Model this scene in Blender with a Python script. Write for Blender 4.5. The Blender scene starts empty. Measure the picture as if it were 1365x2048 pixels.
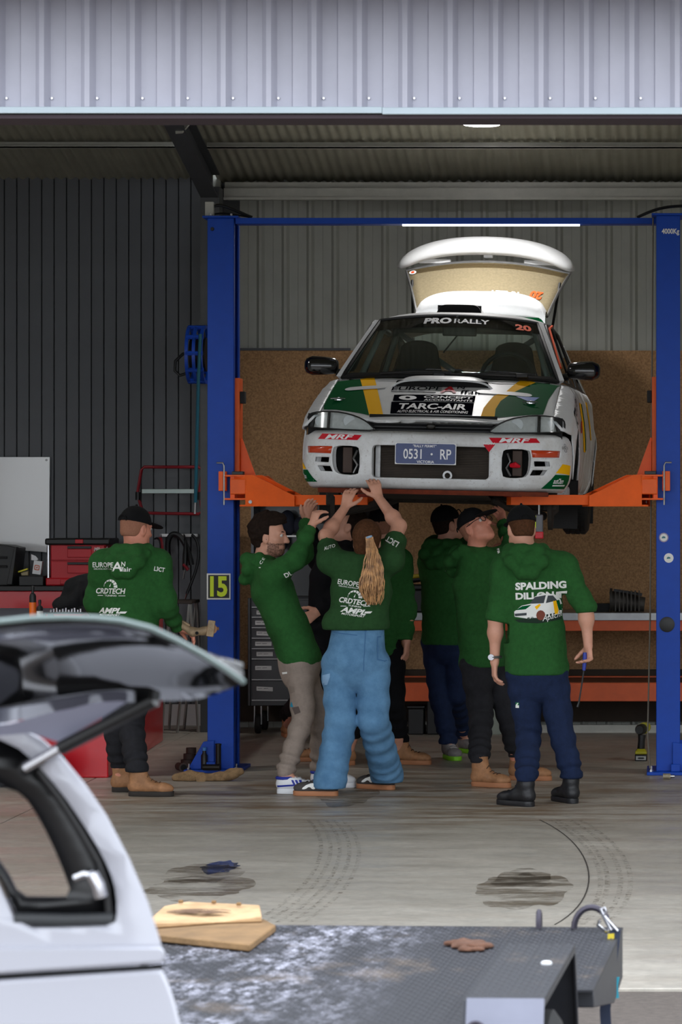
import bpy, bmesh, math, random
import numpy as np
from mathutils import Vector, Matrix
from mathutils.bvhtree import BVHTree
random.seed(7)
sc = bpy.context.scene
COL = sc.collection
# ------------------------------------------------------------------ camera
FPX, PX, PY, EYE = 6300.0, 1330.0, 1010.0, 1.75
cam_d = bpy.data.cameras.new('camera'); cam = bpy.data.objects.new('camera', cam_d); COL.objects.link(cam)
cam.location = (0, 0, EYE); cam.rotation_euler = (math.pi/2, 0, 0)
cam_d.sensor_fit = 'AUTO'; cam_d.sensor_width = 36.0; cam_d.lens = FPX/2048*36
cam_d.shift_x = (682.5-PX)/2048; cam_d.shift_y = (PY-1024)/2048
cam_d.clip_end = 300
cam_d.dof.use_dof = True; cam_d.dof.focus_distance = 19.6; cam_d.dof.aperture_fstop = 10.0
sc.camera = cam
# ------------------------------------------------------------------ light
w = bpy.data.worlds.new('overcast_sky'); sc.world = w; w.use_nodes = True
nt = w.node_tree; bg = nt.nodes['Background']
geo = nt.nodes.new('ShaderNodeTexCoord'); sep = nt.nodes.new('ShaderNodeSeparateXYZ'); ramp = nt.nodes.new('ShaderNodeValToRGB')
nt.links.new(geo.outputs['Generated'], sep.inputs[0]); nt.links.new(sep.outputs['Z'], ramp.inputs[0])
ramp.color_ramp.elements[0].color = (0.72, 0.76, 0.80, 1); ramp.color_ramp.elements[1].color = (0.90, 0.96, 1.06, 1)
nt.links.new(ramp.outputs[0], bg.inputs[0]); bg.inputs[1].default_value = 1.0
sc.view_settings.view_transform = 'Standard'; sc.view_settings.look = 'None'
sc.view_settings.gamma = 1.0; sc.view_settings.use_curve_mapping = False
sc.view_settings.exposure = 1.85
def lamp_area(name, loc, size, energy, color=(1, 1, 1), rot=(0, 0, 0)):
    ld = bpy.data.lights.new(name, 'AREA'); ld.shape = 'DISK'; ld.size = size; ld.energy = energy; ld.color = color
    o = bpy.data.objects.new(name, ld); COL.objects.link(o); o.location = loc; o.rotation_euler = rot
    return o
# ------------------------------------------------------------------ helpers
def P(px, py, d):
    return Vector(((px-PX)*d/FPX, d, EYE-(py-PY)*d/FPX))
def gd(py): return FPX*EYE/(py-PY)
def G(px, py):
    d = gd(py); return Vector(((px-PX)*d/FPX, d, 0))
def lin(c):
    c = c/255.0
    return c/12.92 if c <= .04045 else ((c+.055)/1.055)**2.4
def rgb(r, g, b): return (lin(r), lin(g), lin(b), 1)
MATS = {}
def mat(name, col, rough=.5, metal=0., var=0., vs=6., bump=0., bs=60., coat=0., col2=None, spec=.5, trans=0., alpha=1., emit=None, es=0.):
    if name in MATS: return MATS[name]
    m = bpy.data.materials.new(name); m.use_nodes = True; n = m.node_tree; b = n.nodes['Principled BSDF']
    c = rgb(*col)
    b.inputs['Base Color'].default_value = c; b.inputs['Roughness'].default_value = rough; b.inputs['Metallic'].default_value = metal
    b.inputs['Specular IOR Level'].default_value = spec; b.inputs['Coat Weight'].default_value = coat; b.inputs['Coat Roughness'].default_value = .08
    b.inputs['Transmission Weight'].default_value = trans; b.inputs['Alpha'].default_value = alpha
    if emit: b.inputs['Emission Color'].default_value = (*emit, 1); b.inputs['Emission Strength'].default_value = es
    tc = n.nodes.new('ShaderNodeTexCoord')
    if var > 0 or col2:
        nz = n.nodes.new('ShaderNodeTexNoise'); nz.inputs['Scale'].default_value = vs; nz.inputs['Detail'].default_value = 6
        nz.inputs['Roughness'].default_value = .65
        n.links.new(tc.outputs['Object'], nz.inputs['Vector'])
        r = n.nodes.new('ShaderNodeValToRGB'); n.links.new(nz.outputs['Fac'], r.inputs[0])
        r.color_ramp.elements[0].position = .32; r.color_ramp.elements[1].position = .68
        c2 = rgb(*col2) if col2 else c
        r.color_ramp.elements[0].color = tuple(x*(1-var) for x in c[:3])+(1,)
        r.color_ramp.elements[1].color = tuple(min(1, x*(1+var)) for x in c2[:3])+(1,)
        n.links.new(r.outputs[0], b.inputs['Base Color'])
    if bump > 0:
        nb = n.nodes.new('ShaderNodeTexNoise'); nb.inputs['Scale'].default_value = bs; nb.inputs['Detail'].default_value = 4
        n.links.new(tc.outputs['Object'], nb.inputs['Vector'])
        bp = n.nodes.new('ShaderNodeBump'); bp.inputs['Strength'].default_value = bump; bp.inputs['Distance'].default_value = .01
        n.links.new(nb.outputs['Fac'], bp.inputs['Height']); n.links.new(bp.outputs[0], b.inputs['Normal'])
    MATS[name] = m
    return m

class MB:
    def __init__(s): s.v = []; s.f = []; s.m = []
    def add(s, vs, fs, mi=0):
        o = len(s.v); s.v += [tuple(x) for x in vs]; s.f += [tuple(i+o for i in f) for f in fs]; s.m += [mi]*len(fs)
        return s
    def box(s, c, d, rot=None, mi=0):
        hx, hy, hz = d[0]/2, d[1]/2, d[2]/2
        vs = [Vector((x, y, z)) for z in (-hz, hz) for y in (-hy, hy) for x in (-hx, hx)]
        if rot is not None: vs = [rot @ v for v in vs]
        c = Vector(c); vs = [v+c for v in vs]
        return s.add(vs, [(0, 2, 3, 1), (4, 5, 7, 6), (0, 1, 5, 4), (2, 6, 7, 3), (0, 4, 6, 2), (1, 3, 7, 5)], mi)
    def bb(s, x0, x1, y0, y1, z0, z1, mi=0):
        return s.box(((x0+x1)/2, (y0+y1)/2, (z0+z1)/2), (abs(x1-x0), abs(y1-y0), abs(z1-z0)), None, mi)
    def prism(s, pts, d0, d1, axis='y', mi=0):
        n = len(pts)
        def q(p, d): return (p[0], d, p[1]) if axis == 'y' else ((d, p[0], p[1]) if axis == 'x' else (p[0], p[1], d))
        vs = [q(p, d0) for p in pts]+[q(p, d1) for p in pts]
        fs = [tuple(range(n)), tuple(range(2*n-1, n-1, -1))]+[(i, n+i, n+(i+1) % n, (i+1) % n) for i in range(n)]
        return s.add(vs, fs, mi)
    def rings(s, rings, caps=True, closed=True, mi=0):
        n = len(rings[0]); vs = [p for r in rings for p in r]; fs = []
        for i in range(len(rings)-1):
            for j in range(n if closed else n-1):
                k = (j+1) % n
                fs.append((i*n+j, i*n+k, (i+1)*n+k, (i+1)*n+j))
        if caps and closed:
            fs.append(tuple(range(n-1, -1, -1))); fs.append(tuple((len(rings)-1)*n+j for j in range(n)))
        return s.add(vs, fs, mi)
    def tube(s, pts, r, n=10, caps=True, closed=False, mi=0):
        pts = [Vector(p) for p in pts]; rr = r if isinstance(r, (list, tuple)) else [r]*len(pts)
        rings = []; up = None
        m = len(pts)
        for i, p in enumerate(pts):
            a = pts[(i-1) % m] if closed else pts[max(0, i-1)]; b = pts[(i+1) % m] if closed else pts[min(m-1, i+1)]
            t = (b-a).normalized()
            if up is None: up = t.orthogonal().normalized()
            up = (up - t*up.dot(t))
            up = up.normalized() if up.length > 1e-6 else t.orthogonal().normalized()
            bn = t.cross(up)
            rings.append([p+up*(math.cos(2*math.pi*k/n)*rr[i])+bn*(math.sin(2*math.pi*k/n)*rr[i]) for k in range(n)])
        if closed: rings.append(rings[0]); caps = False
        return s.rings(rings, caps, mi=mi)
    def cyl(s, a, b, r, n=16, r2=None, mi=0): return s.tube([a, b], [r, r if r2 is None else r2], n, mi=mi)
    def lathe(s, prof, c=(0, 0, 0), axis='z', n=24, mi=0, closedprof=False):
        c = Vector(c); rings = []
        for r, h in prof:
            ring = []
            for k in range(n):
                a = 2*math.pi*k/n; x, y = r*math.cos(a), r*math.sin(a)
                ring.append(c+Vector({'z': (x, y, h), 'y': (x, h, -y), 'x': (h, x, y)}[axis]))
            rings.append(ring)
        if closedprof: rings.append(rings[0])
        return s.rings(rings, not closedprof, mi=mi)
    def ball(s, c, r, n=12, sc3=(1, 1, 1), mi=0):
        k = n//2+1; prof = [(max(1e-4, math.sin(math.pi*i/k)), -math.cos(math.pi*i/k)) for i in range(k+1)]
        c = Vector(c); rings = [[c+Vector((p[0]*math.cos(2*math.pi*j/n)*r*sc3[0], p[0]*math.sin(2*math.pi*j/n)*r*sc3[1], p[1]*r*sc3[2])) for j in range(n)] for p in prof]
        return s.rings(rings, True, mi=mi)
    def xf(s, M): s.v = [tuple(M @ Vector(p)) for p in s.v]; return s
MW = {}
def me_from(name, v, f, m=None, smooth=True, angle=35):
    me = bpy.data.meshes.new(name); me.from_pydata([tuple(map(float, p)) for p in v], [], f); 
    if m is not None and len(m) == len(f) and any(m): me.polygons.foreach_set('material_index', m)
    if smooth:
        me.polygons.foreach_set('use_smooth', [True]*len(f))
        if angle < 180: me.set_sharp_from_angle(angle=math.radians(angle))
    me.update()
    return me
def tag(o, label=None, cat=None, group=None, kind=None):
    if label: o['label'] = label
    if cat: o['category'] = cat
    if group: o['group'] = group
    if kind: o['kind'] = kind
    return o
def thing(name, label, cat, loc=(0, 0, 0), rot=None, group=None, kind=None):
    o = bpy.data.objects.new(name, None); COL.objects.link(o); o.empty_display_size = .1
    M = Matrix.Translation(Vector(loc))
    if rot is not None: M = M @ rot.to_4x4()
    o.matrix_world = M; MW[o.name] = M.copy()
    return tag(o, label, cat, group, kind)
def link(name, me, mats, parent=None, local=False):
    """mesh given in world coordinates (or in the parent's, local=True)"""
    for m in (mats if isinstance(mats, (list, tuple)) else [mats]): me.materials.append(m)
    o = bpy.data.objects.new(name, me); COL.objects.link(o)
    if parent is not None:
        M = MW[parent.name]
        if not local: me.transform(M.inverted())
        o.parent = parent; MW[o.name] = M.copy()
    else:
        n = len(me.vertices); a = np.empty(n*3); me.vertices.foreach_get('co', a); a = a.reshape(-1, 3)
        c = Vector(((a[:, 0].min()+a[:, 0].max())/2, (a[:, 1].min()+a[:, 1].max())/2, a[:, 2].min()))
        me.transform(Matrix.Translation(-c)); o.location = c; MW[o.name] = Matrix.Translation(c)
    return o
def obj(name, mb, mats, parent=None, smooth=True, angle=35, bevel=0, local=False, seg=2):
    me = me_from(name, mb.v, mb.f, mb.m, False)
    bm = bmesh.new(); bm.from_mesh(me); bmesh.ops.recalc_face_normals(bm, faces=bm.faces); bm.to_mesh(me); bm.free()
    if smooth:
        me.polygons.foreach_set('use_smooth', [True]*len(me.polygons)); me.set_sharp_from_angle(angle=math.radians(angle))
    o = link(name, me, mats, parent, local)
    if bevel:
        b = o.modifiers.new('bevel', 'BEVEL'); b.width = bevel; b.segments = seg; b.limit_method = 'ANGLE'; b.angle_limit = math.radians(40); b.harden_normals = False
    return o
def copyo(o, dx=(0, 0, 0), parent='same', label=None):
    c = o.copy(); COL.objects.link(c); c.location = Vector(o.location)+Vector(dx)
    if parent != 'same': c.parent = parent
    MW[c.name] = MW[o.name].copy()
    if label: c['label'] = label
    return c
# --- flat panels with holes, cut into a grid so that they can be bent over a surface
def grid_cut(bm, cell):
    xs = [v.co.x for v in bm.verts]; ys = [v.co.y for v in bm.verts]
    for ax, (lo, hi) in enumerate(((min(xs), max(xs)), (min(ys), max(ys)))):
        k = int((hi-lo)/cell)
        for i in range(1, k+1):
            co = [0, 0, 0]; no = [0, 0, 0]; co[ax] = lo+(hi-lo)*i/(k+1); no[ax] = 1
            bmesh.ops.bisect_plane(bm, geom=bm.verts[:]+bm.edges[:]+bm.faces[:], plane_co=co, plane_no=no)
def curve_mesh(cu, cell):
    o = bpy.data.objects.new('tmp', cu); COL.objects.link(o)
    dg = bpy.context.evaluated_depsgraph_get(); dg.update()
    me = bpy.data.meshes.new_from_object(o.evaluated_get(dg))
    bpy.data.objects.remove(o)
    bm = bmesh.new(); bm.from_mesh(me); bpy.data.meshes.remove(me)
    bmesh.ops.remove_doubles(bm, verts=bm.verts, dist=1e-5)
    if cell: grid_cut(bm, cell)
    vs = [Vector((v.co.x, v.co.y, 0)) for v in bm.verts]; bm.verts.index_update()
    fs = [tuple(v.index for v in (f.verts if f.normal.z > 0 else reversed(f.verts))) for f in bm.faces]
    bm.free()
    return vs, fs
def panel2d(outline, holes=(), cell=.05):
    cu = bpy.data.curves.new('tmp', 'CURVE'); cu.dimensions = '2D'; cu.fill_mode = 'BOTH'
    for pts in [outline]+list(holes):
        sp = cu.splines.new('POLY'); sp.points.add(len(pts)-1); sp.use_cyclic_u = True
        for p, q in zip(sp.points, pts): p.co = (q[0], q[1], 0, 1)
    r = curve_mesh(cu, cell); bpy.data.curves.remove(cu)
    return r
def text2d(body, h=.1, bold=0., shear=0., sx=1., space=1., cell=0, align='CENTER'):
    cu = bpy.data.curves.new('tmp', 'FONT'); cu.body = body; cu.size = 1.0; cu.align_x = align; cu.align_y = 'CENTER'
    cu.offset = bold; cu.shear = shear; cu.space_character = space; cu.resolution_u = 3; cu.fill_mode = 'FRONT'; cu.dimensions = '2D'
    vs, fs = curve_mesh(cu, 0)
    bpy.data.curves.remove(cu)
    if not vs: return vs, fs
    ymin = min(v.y for v in vs); ymax = max(v.y for v in vs); k = h/(ymax-ymin)
    xm = (min(v.x for v in vs)+max(v.x for v in vs))/2 if align == 'CENTER' else min(v.x for v in vs)
    vs = [Vector(((v.x-xm)*k*sx, (v.y-(ymin+ymax)/2)*k, 0)) for v in vs]
    if cell:
        bm = bmesh.new(); bv = [bm.verts.new(v) for v in vs]
        for f in fs:
            try: bm.faces.new([bv[i] for i in f])
            except ValueError: pass
        grid_cut(bm, cell); bm.verts.index_update()
        vs = [v.co.copy() for v in bm.verts]; fs = [tuple(v.index for v in f.verts) for f in bm.faces]; bm.free()
    return vs, fs
def rrect(x0, x1, y0, y1, r, n=5):
    pts = []
    for cx, cy, a0 in ((x1-r, y1-r, 0), (x0+r, y1-r, 90), (x0+r, y0+r, 180), (x1-r, y0+r, 270)):
        for i in range(n+1):
            a = math.radians(a0+90*i/n); pts.append((cx+r*math.cos(a), cy+r*math.sin(a)))
    return pts
def smooth_poly(pts, it=2):
    for _ in range(it):
        q = []
        for i in range(len(pts)):
            a, b = pts[i], pts[(i+1) % len(pts)]
            q += [(a[0]*.75+b[0]*.25, a[1]*.75+b[1]*.25), (a[0]*.25+b[0]*.75, a[1]*.25+b[1]*.75)]
        pts = q
    return pts
def mapped(name, vf, fn, mats, parent, local=True, thick=0., smooth=True, angle=60, off=0.):
    vs, fs = vf
    me = me_from(name, [fn(v.x, v.y) for v in vs], fs, None, smooth, angle)
    o = link(name, me, mats, parent, local)
    if thick:
        s = o.modifiers.new('solid', 'SOLIDIFY'); s.thickness = thick; s.offset = off
    return o
def flat_on(name, vf, origin, ux, uy, mats, parent, local=False, lift=.0):
    """flat print in the plane origin + x*ux + y*uy"""
    o, a, b = Vector(origin), Vector(ux).normalized(), Vector(uy).normalized(); nn = a.cross(b)*lift
    return mapped(name, vf, lambda x, y: o+a*x+b*y+nn, mats, parent, local)
# --- blended solids (round cones, ellipsoids) meshed on a grid
def vnoise(p, f, seed=0):
    rs = np.random.RandomState(seed); out = 0
    for i in range(6):
        d = rs.normal(size=3); d /= np.linalg.norm(d); out = out+np.sin((p @ d.astype(np.float32))*f*(.7+.6*rs.rand())+rs.rand()*6.28)
    return out/6
class Blob:
    def __init__(s, h=.012, k=.03): s.h, s.k, s.pr = h, k, []
    def cone(s, a, b, r1, r2=None, k=None, fold=None, sub=False):
        s.pr.append(('c', np.array(a, np.float32), np.array(b, np.float32), r1, r1 if r2 is None else r2, k, fold, sub)); return s
    def chain(s, pts, rs, k=None, fold=None):
        for i in range(len(pts)-1): s.cone(pts[i], pts[i+1], rs[i], rs[i+1], k, fold)
        return s
    def ell(s, c, ax, r, k=None, sub=False):
        """ellipsoid, ax = 3x3 rows of unit axes"""
        s.pr.append(('e', np.array(c, np.float32), np.array(ax, np.float32), np.array(r, np.float32), None, k, None, sub)); return s
    def slab(s, a, b, lat, r1, r2, k=None, fold=None):
        """cone with elliptic section: r1=(lateral, depth) at a, r2 at b"""
        s.pr.append(('s', np.array(a, np.float32), np.array(b, np.float32), r1, r2, k, fold, np.array(lat, np.float32))); return s
    def mesh(s, disp=None, cut=None):
        h = s.h; lo = np.full(3, 1e9); hi = -lo; bbs = []
        for q in s.pr:
            if q[0] == 'c': m = max(q[3], q[4]); a = np.minimum(q[1], q[2])-m; b = np.maximum(q[1], q[2])+m
            elif q[0] == 'e': m = max(q[3]); a = q[1]-m; b = q[1]+m
            else: m = max(*q[3], *q[4]); a = np.minimum(q[1], q[2])-m; b = np.maximum(q[1], q[2])+m
            bbs.append((a, b)); lo = np.minimum(lo, a); hi = np.maximum(hi, b)
        mg = .045; lo -= mg; hi += mg; n = np.ceil((hi-lo)/h).astype(int)+1
        Fd = np.full(n, .2, np.float32)
        axs = [(lo[i]+h*np.arange(n[i])).astype(np.float32) for i in range(3)]
        for q, (a, b) in zip(s.pr, bbs):
            i0 = np.maximum(0, ((a-mg-lo)/h).astype(int)); i1 = np.minimum(n, ((b+mg-lo)/h).astype(int)+2)
            sl = tuple(slice(i0[i], i1[i]) for i in range(3))
            g = np.stack(np.meshgrid(*[axs[i][sl[i]] for i in range(3)], indexing='ij'), -1)
            sub = False
            if q[0] == 'e':
                l = (g-q[1]) @ q[2].T; k0 = np.sqrt(((l/q[3])**2).sum(-1)); k1 = np.sqrt(((l/q[3]**2)**2).sum(-1))+1e-6
                d = k0*(k0-1)/k1; k = q[5]; sub = q[7]
            else:
                ab = q[2]-q[1]; L2 = float(ab @ ab)+1e-9; t = np.clip(((g-q[1]) @ ab)/L2, 0, 1)
                v = g-q[1]-t[..., None]*ab
                if q[0] == 'c':
                    d = np.sqrt((v**2).sum(-1))-(q[3]+t*(q[4]-q[3])); k = q[5]; fold = q[6]; sub = q[7]
                else:
                    lat = q[7]; ax = ab/np.sqrt(L2); lat = lat-ax*(lat @ ax); lat = lat/np.linalg.norm(lat); dep = np.cross(ax, lat)
                    rl = q[3][0]+t*(q[4][0]-q[3][0]); rd = q[3][1]+t*(q[4][1]-q[3][1])
                    x = v @ lat; y = v @ dep; z = v @ ax; rm = np.minimum(rl, rd)
                    k0 = np.sqrt((x/rl)**2+(y/rd)**2+(z/rm)**2); k1 = np.sqrt((x/rl**2)**2+(y/rd**2)**2+(z/rm**2)**2)+1e-6
                    d = k0*(k0-1)/k1; k = q[5]; fold = q[6]
                if fold:
                    amp, fr = fold[0], fold[1]; sd = fold[2] if len(fold) > 2 else 0
                    d = d+amp*np.sin(t*math.sqrt(L2)*fr+2.2*vnoise(g, 14, sd))*np.clip(1.2-abs(d)*12, 0, 1)
            k = s.k if k is None else k; A = Fd[sl]
            if sub:
                Fd[sl] = np.maximum(A, -d)
            else:
                hh = np.clip(.5+.5*(A-d)/max(k, 1e-5), 0, 1)
                Fd[sl] = A*(1-hh)+d*hh-k*hh*(1-hh)
        if disp is not None or cut is not None:
            idx = np.argwhere(np.abs(Fd) < .06); pp = (lo+idx*h).astype(np.float32); val = Fd[tuple(idx.T)]
            if disp is not None: val = val+disp(pp)
            if cut is not None: val = np.maximum(val, cut(pp))
            Fd[tuple(idx.T)] = val
        return surface_nets(Fd, lo, h)
def surface_nets(Fd, lo, h):
    s = Fd < 0
    c = [s[i:s.shape[0]-1+i, j:s.shape[1]-1+j, k:s.shape[2]-1+k] for i in (0, 1) for j in (0, 1) for k in (0, 1)]
    al = c[0]; an = c[0]
    for q in c[1:]: al = al & q; an = an | q
    act = an & ~al; idx = np.argwhere(act)
    ids = np.full(act.shape, -1, np.int64); ids[tuple(idx.T)] = np.arange(len(idx))
    corner = np.array([(i, j, k) for i in (0, 1) for j in (0, 1) for k in (0, 1)])
    vals = np.stack([Fd[idx[:, 0]+q[0], idx[:, 1]+q[1], idx[:, 2]+q[2]] for q in corner], 1)
    acc = np.zeros((len(idx), 3)); cnt = np.zeros(len(idx))
    for a in range(8):
        for b in range(a+1, 8):
            df = corner[b]-corner[a]
            if abs(df).sum() != 1: continue
            va, vb = vals[:, a], vals[:, b]; m = (va < 0) != (vb < 0)
            t = np.where(m, va/np.where(m, va-vb, 1), 0)
            acc[m] += (corner[a]+t[:, None]*df)[m]; cnt[m] += 1
    pos = lo+(idx+acc/np.maximum(cnt, 1)[:, None])*h
    fs = []
    for ax in range(3):
        u, v = (ax+1) % 3, (ax+2) % 3
        sa = [slice(None)]*3; sb = [slice(None)]*3; sa[ax] = slice(0, -1); sb[ax] = slice(1, None)
        x = s[tuple(sa)] != s[tuple(sb)]; e = np.argwhere(x)
        e = e[(e[:, u] > 0) & (e[:, v] > 0) & (e[:, u] < act.shape[u]) & (e[:, v] < act.shape[v])]
        if not len(e): continue
        fl = s[tuple(e.T)]
        def at(du, dv):
            q = e.copy(); q[:, u] -= du; q[:, v] -= dv; return ids[tuple(q.T)]
        quad = np.stack([at(1, 1), at(0, 1), at(0, 0), at(1, 0)], 1)
        quad[~fl] = quad[~fl][:, ::-1]
        fs.append(quad)
    return pos, np.concatenate(fs)
def blob_obj(name, vf, mats, parent=None, mi=None, smooth_it=0, pred=None):
    v, f = vf
    if pred is not None:
        fc = v[f].mean(1); f = f[pred(fc)]
        u, inv = np.unique(f, return_inverse=True); v = v[u]; f = inv.reshape(-1, 4)
    me = bpy.data.meshes.new(name); me.from_pydata(v.tolist(), [], f.tolist())
    me.polygons.foreach_set('use_smooth', [True]*len(f))
    if mi is not None: me.polygons.foreach_set('material_index', [int(i) for i in mi(v[f].mean(1))])
    me.update()
    o = link(name, me, mats, parent)
    if smooth_it:
        s = o.modifiers.new('smooth', 'SMOOTH'); s.factor = .5; s.iterations = smooth_it
    return o
def bvh_of(vf): return BVHTree.FromPolygons(vf[0].tolist(), vf[1].tolist())
def print_on(name, vf, bvh, c, ux, uy, mats, parent, ray=(0, 1, 0), lift=.003):
    """flat print laid on a curved surface: cast from a plane in front of it"""
    c, a, b, r = Vector(c), Vector(ux).normalized(), Vector(uy).normalized(), Vector(ray).normalized()
    vs, fs = vf; out = []; keep = {}
    for i, v in enumerate(vs):
        p = c+a*v.x+b*v.y-r*.6
        hit, no, _, _ = bvh.ray_cast(p, r, 1.2)
        if hit is not None: keep[i] = len(out); out.append(hit-r*lift)
    fs = [tuple(keep[i] for i in f) for f in fs if all(i in keep for i in f)]
    if not fs: return None
    return link(name, me_from(name, out, fs, None, True, 180), mats, parent)
# ================================================================== materials
M_zinc = mat('zincalume_sheet', (176, 176, 189), .42, .0, var=.05, vs=3, bump=.03, bs=200)
M_wallsheet = mat('grey_wall_sheet', (160, 162, 154), .5, .0, var=.08, vs=2.5)
M_roof = mat('corrugated_iron', (150, 148, 132), .5, .0, var=.1, vs=3)
M_purlin = mat('galvanised_purlin', (176, 176, 168), .45, .2, var=.08, vs=8)
M_steel_dark = mat('painted_grey_steel', (70, 72, 76), .5, .1, var=.08)
M_flash = mat('blue_white_flashing', (176, 190, 198), .4, .0, var=.03)
M_black = mat('black_plastic', (18, 18, 20), .45, 0, bump=.05, bs=300)
M_blackgloss = mat('gloss_black_plastic', (10, 10, 12), .15, 0, coat=.6)
M_board = mat('dark_grey_board', (94, 97, 102), .55, 0, var=.05, vs=4)
M_chip = mat('particle_board', (146, 108, 70), .75, 0, var=.22, vs=70, bump=.1, bs=150, col2=(168, 130, 90))
M_chrome = mat('chromed_steel', (200, 200, 205), .22, 1.)
M_steel = mat('raw_steel', (150, 150, 150), .4, .9, var=.15, vs=20)
M_white = mat('white_paint', (225, 226, 228), .35, 0, coat=.3)
M_rubber = mat('black_rubber', (22, 22, 23), .75, 0, bump=.15, bs=90)
M_hose = mat('black_hose', (20, 22, 26), .5)
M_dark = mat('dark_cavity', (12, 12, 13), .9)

def concrete():
    m = bpy.data.materials.new('concrete'); m.use_nodes = True; n = m.node_tree; b = n.nodes['Principled BSDF']; L = n.links
    tc = n.nodes.new('ShaderNodeTexCoord'); mp = n.nodes.new('ShaderNodeMapping'); L.new(tc.outputs['Object'], mp.inputs[0])
    def noise(s, d, sc3=(1, 1, 1)):
        mm = n.nodes.new('ShaderNodeMapping'); mm.inputs['Scale'].default_value = sc3; L.new(tc.outputs['Object'], mm.inputs[0])
        x = n.nodes.new('ShaderNodeTexNoise'); x.inputs['Scale'].default_value = s; x.inputs['Detail'].default_value = d; x.inputs['Roughness'].default_value = .68
        L.new(mm.outputs[0], x.inputs['Vector']); return x
    def ramp(src, a, b_, c0, c1):
        r = n.nodes.new('ShaderNodeValToRGB'); r.color_ramp.elements[0].position = a; r.color_ramp.elements[1].position = b_
        r.color_ramp.elements[0].color = c0; r.color_ramp.elements[1].color = c1; L.new(src.outputs['Fac'], r.inputs[0]); return r
    def mix(kind, fac, a, b_):
        x = n.nodes.new('ShaderNodeMixRGB'); x.blend_type = kind
        if isinstance(fac, float): x.inputs[0].default_value = fac
        else: L.new(fac, x.inputs[0])
        L.new(a, x.inputs[1]); L.new(b_, x.inputs[2]); return x
    base = ramp(noise(1.1, 8), .3, .7, rgb(160, 155, 145), rgb(188, 182, 171))
    fine = ramp(noise(22, 6), .3, .7, (.80, .80, .80, 1), (1.08, 1.07, 1.06, 1))
    c = mix('MULTIPLY', 1., base.outputs[0], fine.outputs[0])
    dirt = ramp(noise(3.2, 9, (.45, 1.6, 1)), .42, .62, (0, 0, 0, 1), (1, 1, 1, 1))
    # mud tracked in below the car: a soft ellipse of dirt around it
    sx = n.nodes.new('ShaderNodeSeparateXYZ'); g = n.nodes.new('ShaderNodeNewGeometry'); L.new(g.outputs['Position'], sx.inputs[0])
    def m2(op, a, b_=None):
        x = n.nodes.new('ShaderNodeMath'); x.operation = op
        for i, q in enumerate((a, b_)):
            if q is None: continue
            if isinstance(q, (int, float)): x.inputs[i].default_value = q
            else: L.new(q, x.inputs[i])
        return x.outputs[0]
    ex = m2('POWER', m2('DIVIDE', m2('ADD', sx.outputs[0], 1.6), 2.6), 2.); ey = m2('POWER', m2('DIVIDE', m2('SUBTRACT', sx.outputs[1], 18.9), 2.3), 2.)
    near = m2('SUBTRACT', 1.15, m2('ADD', ex, ey)); near = m2('MINIMUM', m2('MAXIMUM', near, 0.14), .9)
    fac = m2('MULTIPLY', dirt.outputs[0], near)
    mud = n.nodes.new('ShaderNodeRGB'); mud.outputs[0].default_value = rgb(118, 95, 70)
    c2 = mix('MIX', fac, c.outputs[0], mud.outputs[0])
    L.new(c2.outputs[0], b.inputs['Base Color'])
    rr = ramp(noise(2.0, 6, (.5, 1.5, 1)), .35, .65, (.30, .30, .30, 1), (.62, .62, .62, 1)); L.new(rr.outputs[0], b.inputs['Roughness'])
    bp = n.nodes.new('ShaderNodeBump'); bp.inputs['Strength'].default_value = .12; bp.inputs['Distance'].default_value = .004
    L.new(noise(60, 5).outputs['Fac'], bp.inputs['Height']); L.new(bp.outputs[0], b.inputs['Normal'])
    return m
M_conc = concrete()
M_asph = mat('asphalt', (92, 84, 78), .9, 0, var=.2, vs=40, bump=.5, bs=160)
def decal_mat(name, col, rough, dens, scale=9., thr=.45, soft=.12, stretch=(1, 1, 1)):
    m = bpy.data.materials.new(name); m.use_nodes = True; n = m.node_tree; b = n.nodes['Principled BSDF']; L = n.links
    b.inputs['Base Color'].default_value = rgb(*col); b.inputs['Roughness'].default_value = rough
    tc = n.nodes.new('ShaderNodeTexCoord'); mp = n.nodes.new('ShaderNodeMapping'); mp.inputs['Scale'].default_value = stretch; L.new(tc.outputs['Object'], mp.inputs[0])
    x = n.nodes.new('ShaderNodeTexNoise'); x.inputs['Scale'].default_value = scale; x.inputs['Detail'].default_value = 7; x.inputs['Roughness'].default_value = .7; L.new(mp.outputs[0], x.inputs[0])
    r = n.nodes.new('ShaderNodeValToRGB'); r.color_ramp.elements[0].position = thr; r.color_ramp.elements[1].position = thr+soft
    r.color_ramp.elements[0].color = (0, 0, 0, 1); r.color_ramp.elements[1].color = (dens, dens, dens, 1)
    L.new(x.outputs['Fac'], r.inputs[0]); L.new(r.outputs[0], b.inputs['Alpha'])
    return m
# ================================================================== the setting
WB = 24.8           # back wall
floor = obj('floor', MB().bb(-8, 5.5, 11.42, 25.7, -.30, -.012), M_dark); tag(floor, 'concrete workshop floor laid in slabs', kind='structure')
for xa, xb in ((-8, -3.653), (-3.647, 1.7), (1.706, 5.5)):
    for ya, yb in ((11.41, 20.917), (20.923, 25.7)):
        obj('slab', MB().bb(xa, xb, ya, yb, -.2, 0), M_conc, floor, bevel=.004)
gnd = obj('ground_yard', MB().bb(-40, 40, -40, 11.405, -.3, -.012), M_asph); tag(gnd, 'dark asphalt yard in front of the slab', kind='structure')
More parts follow.
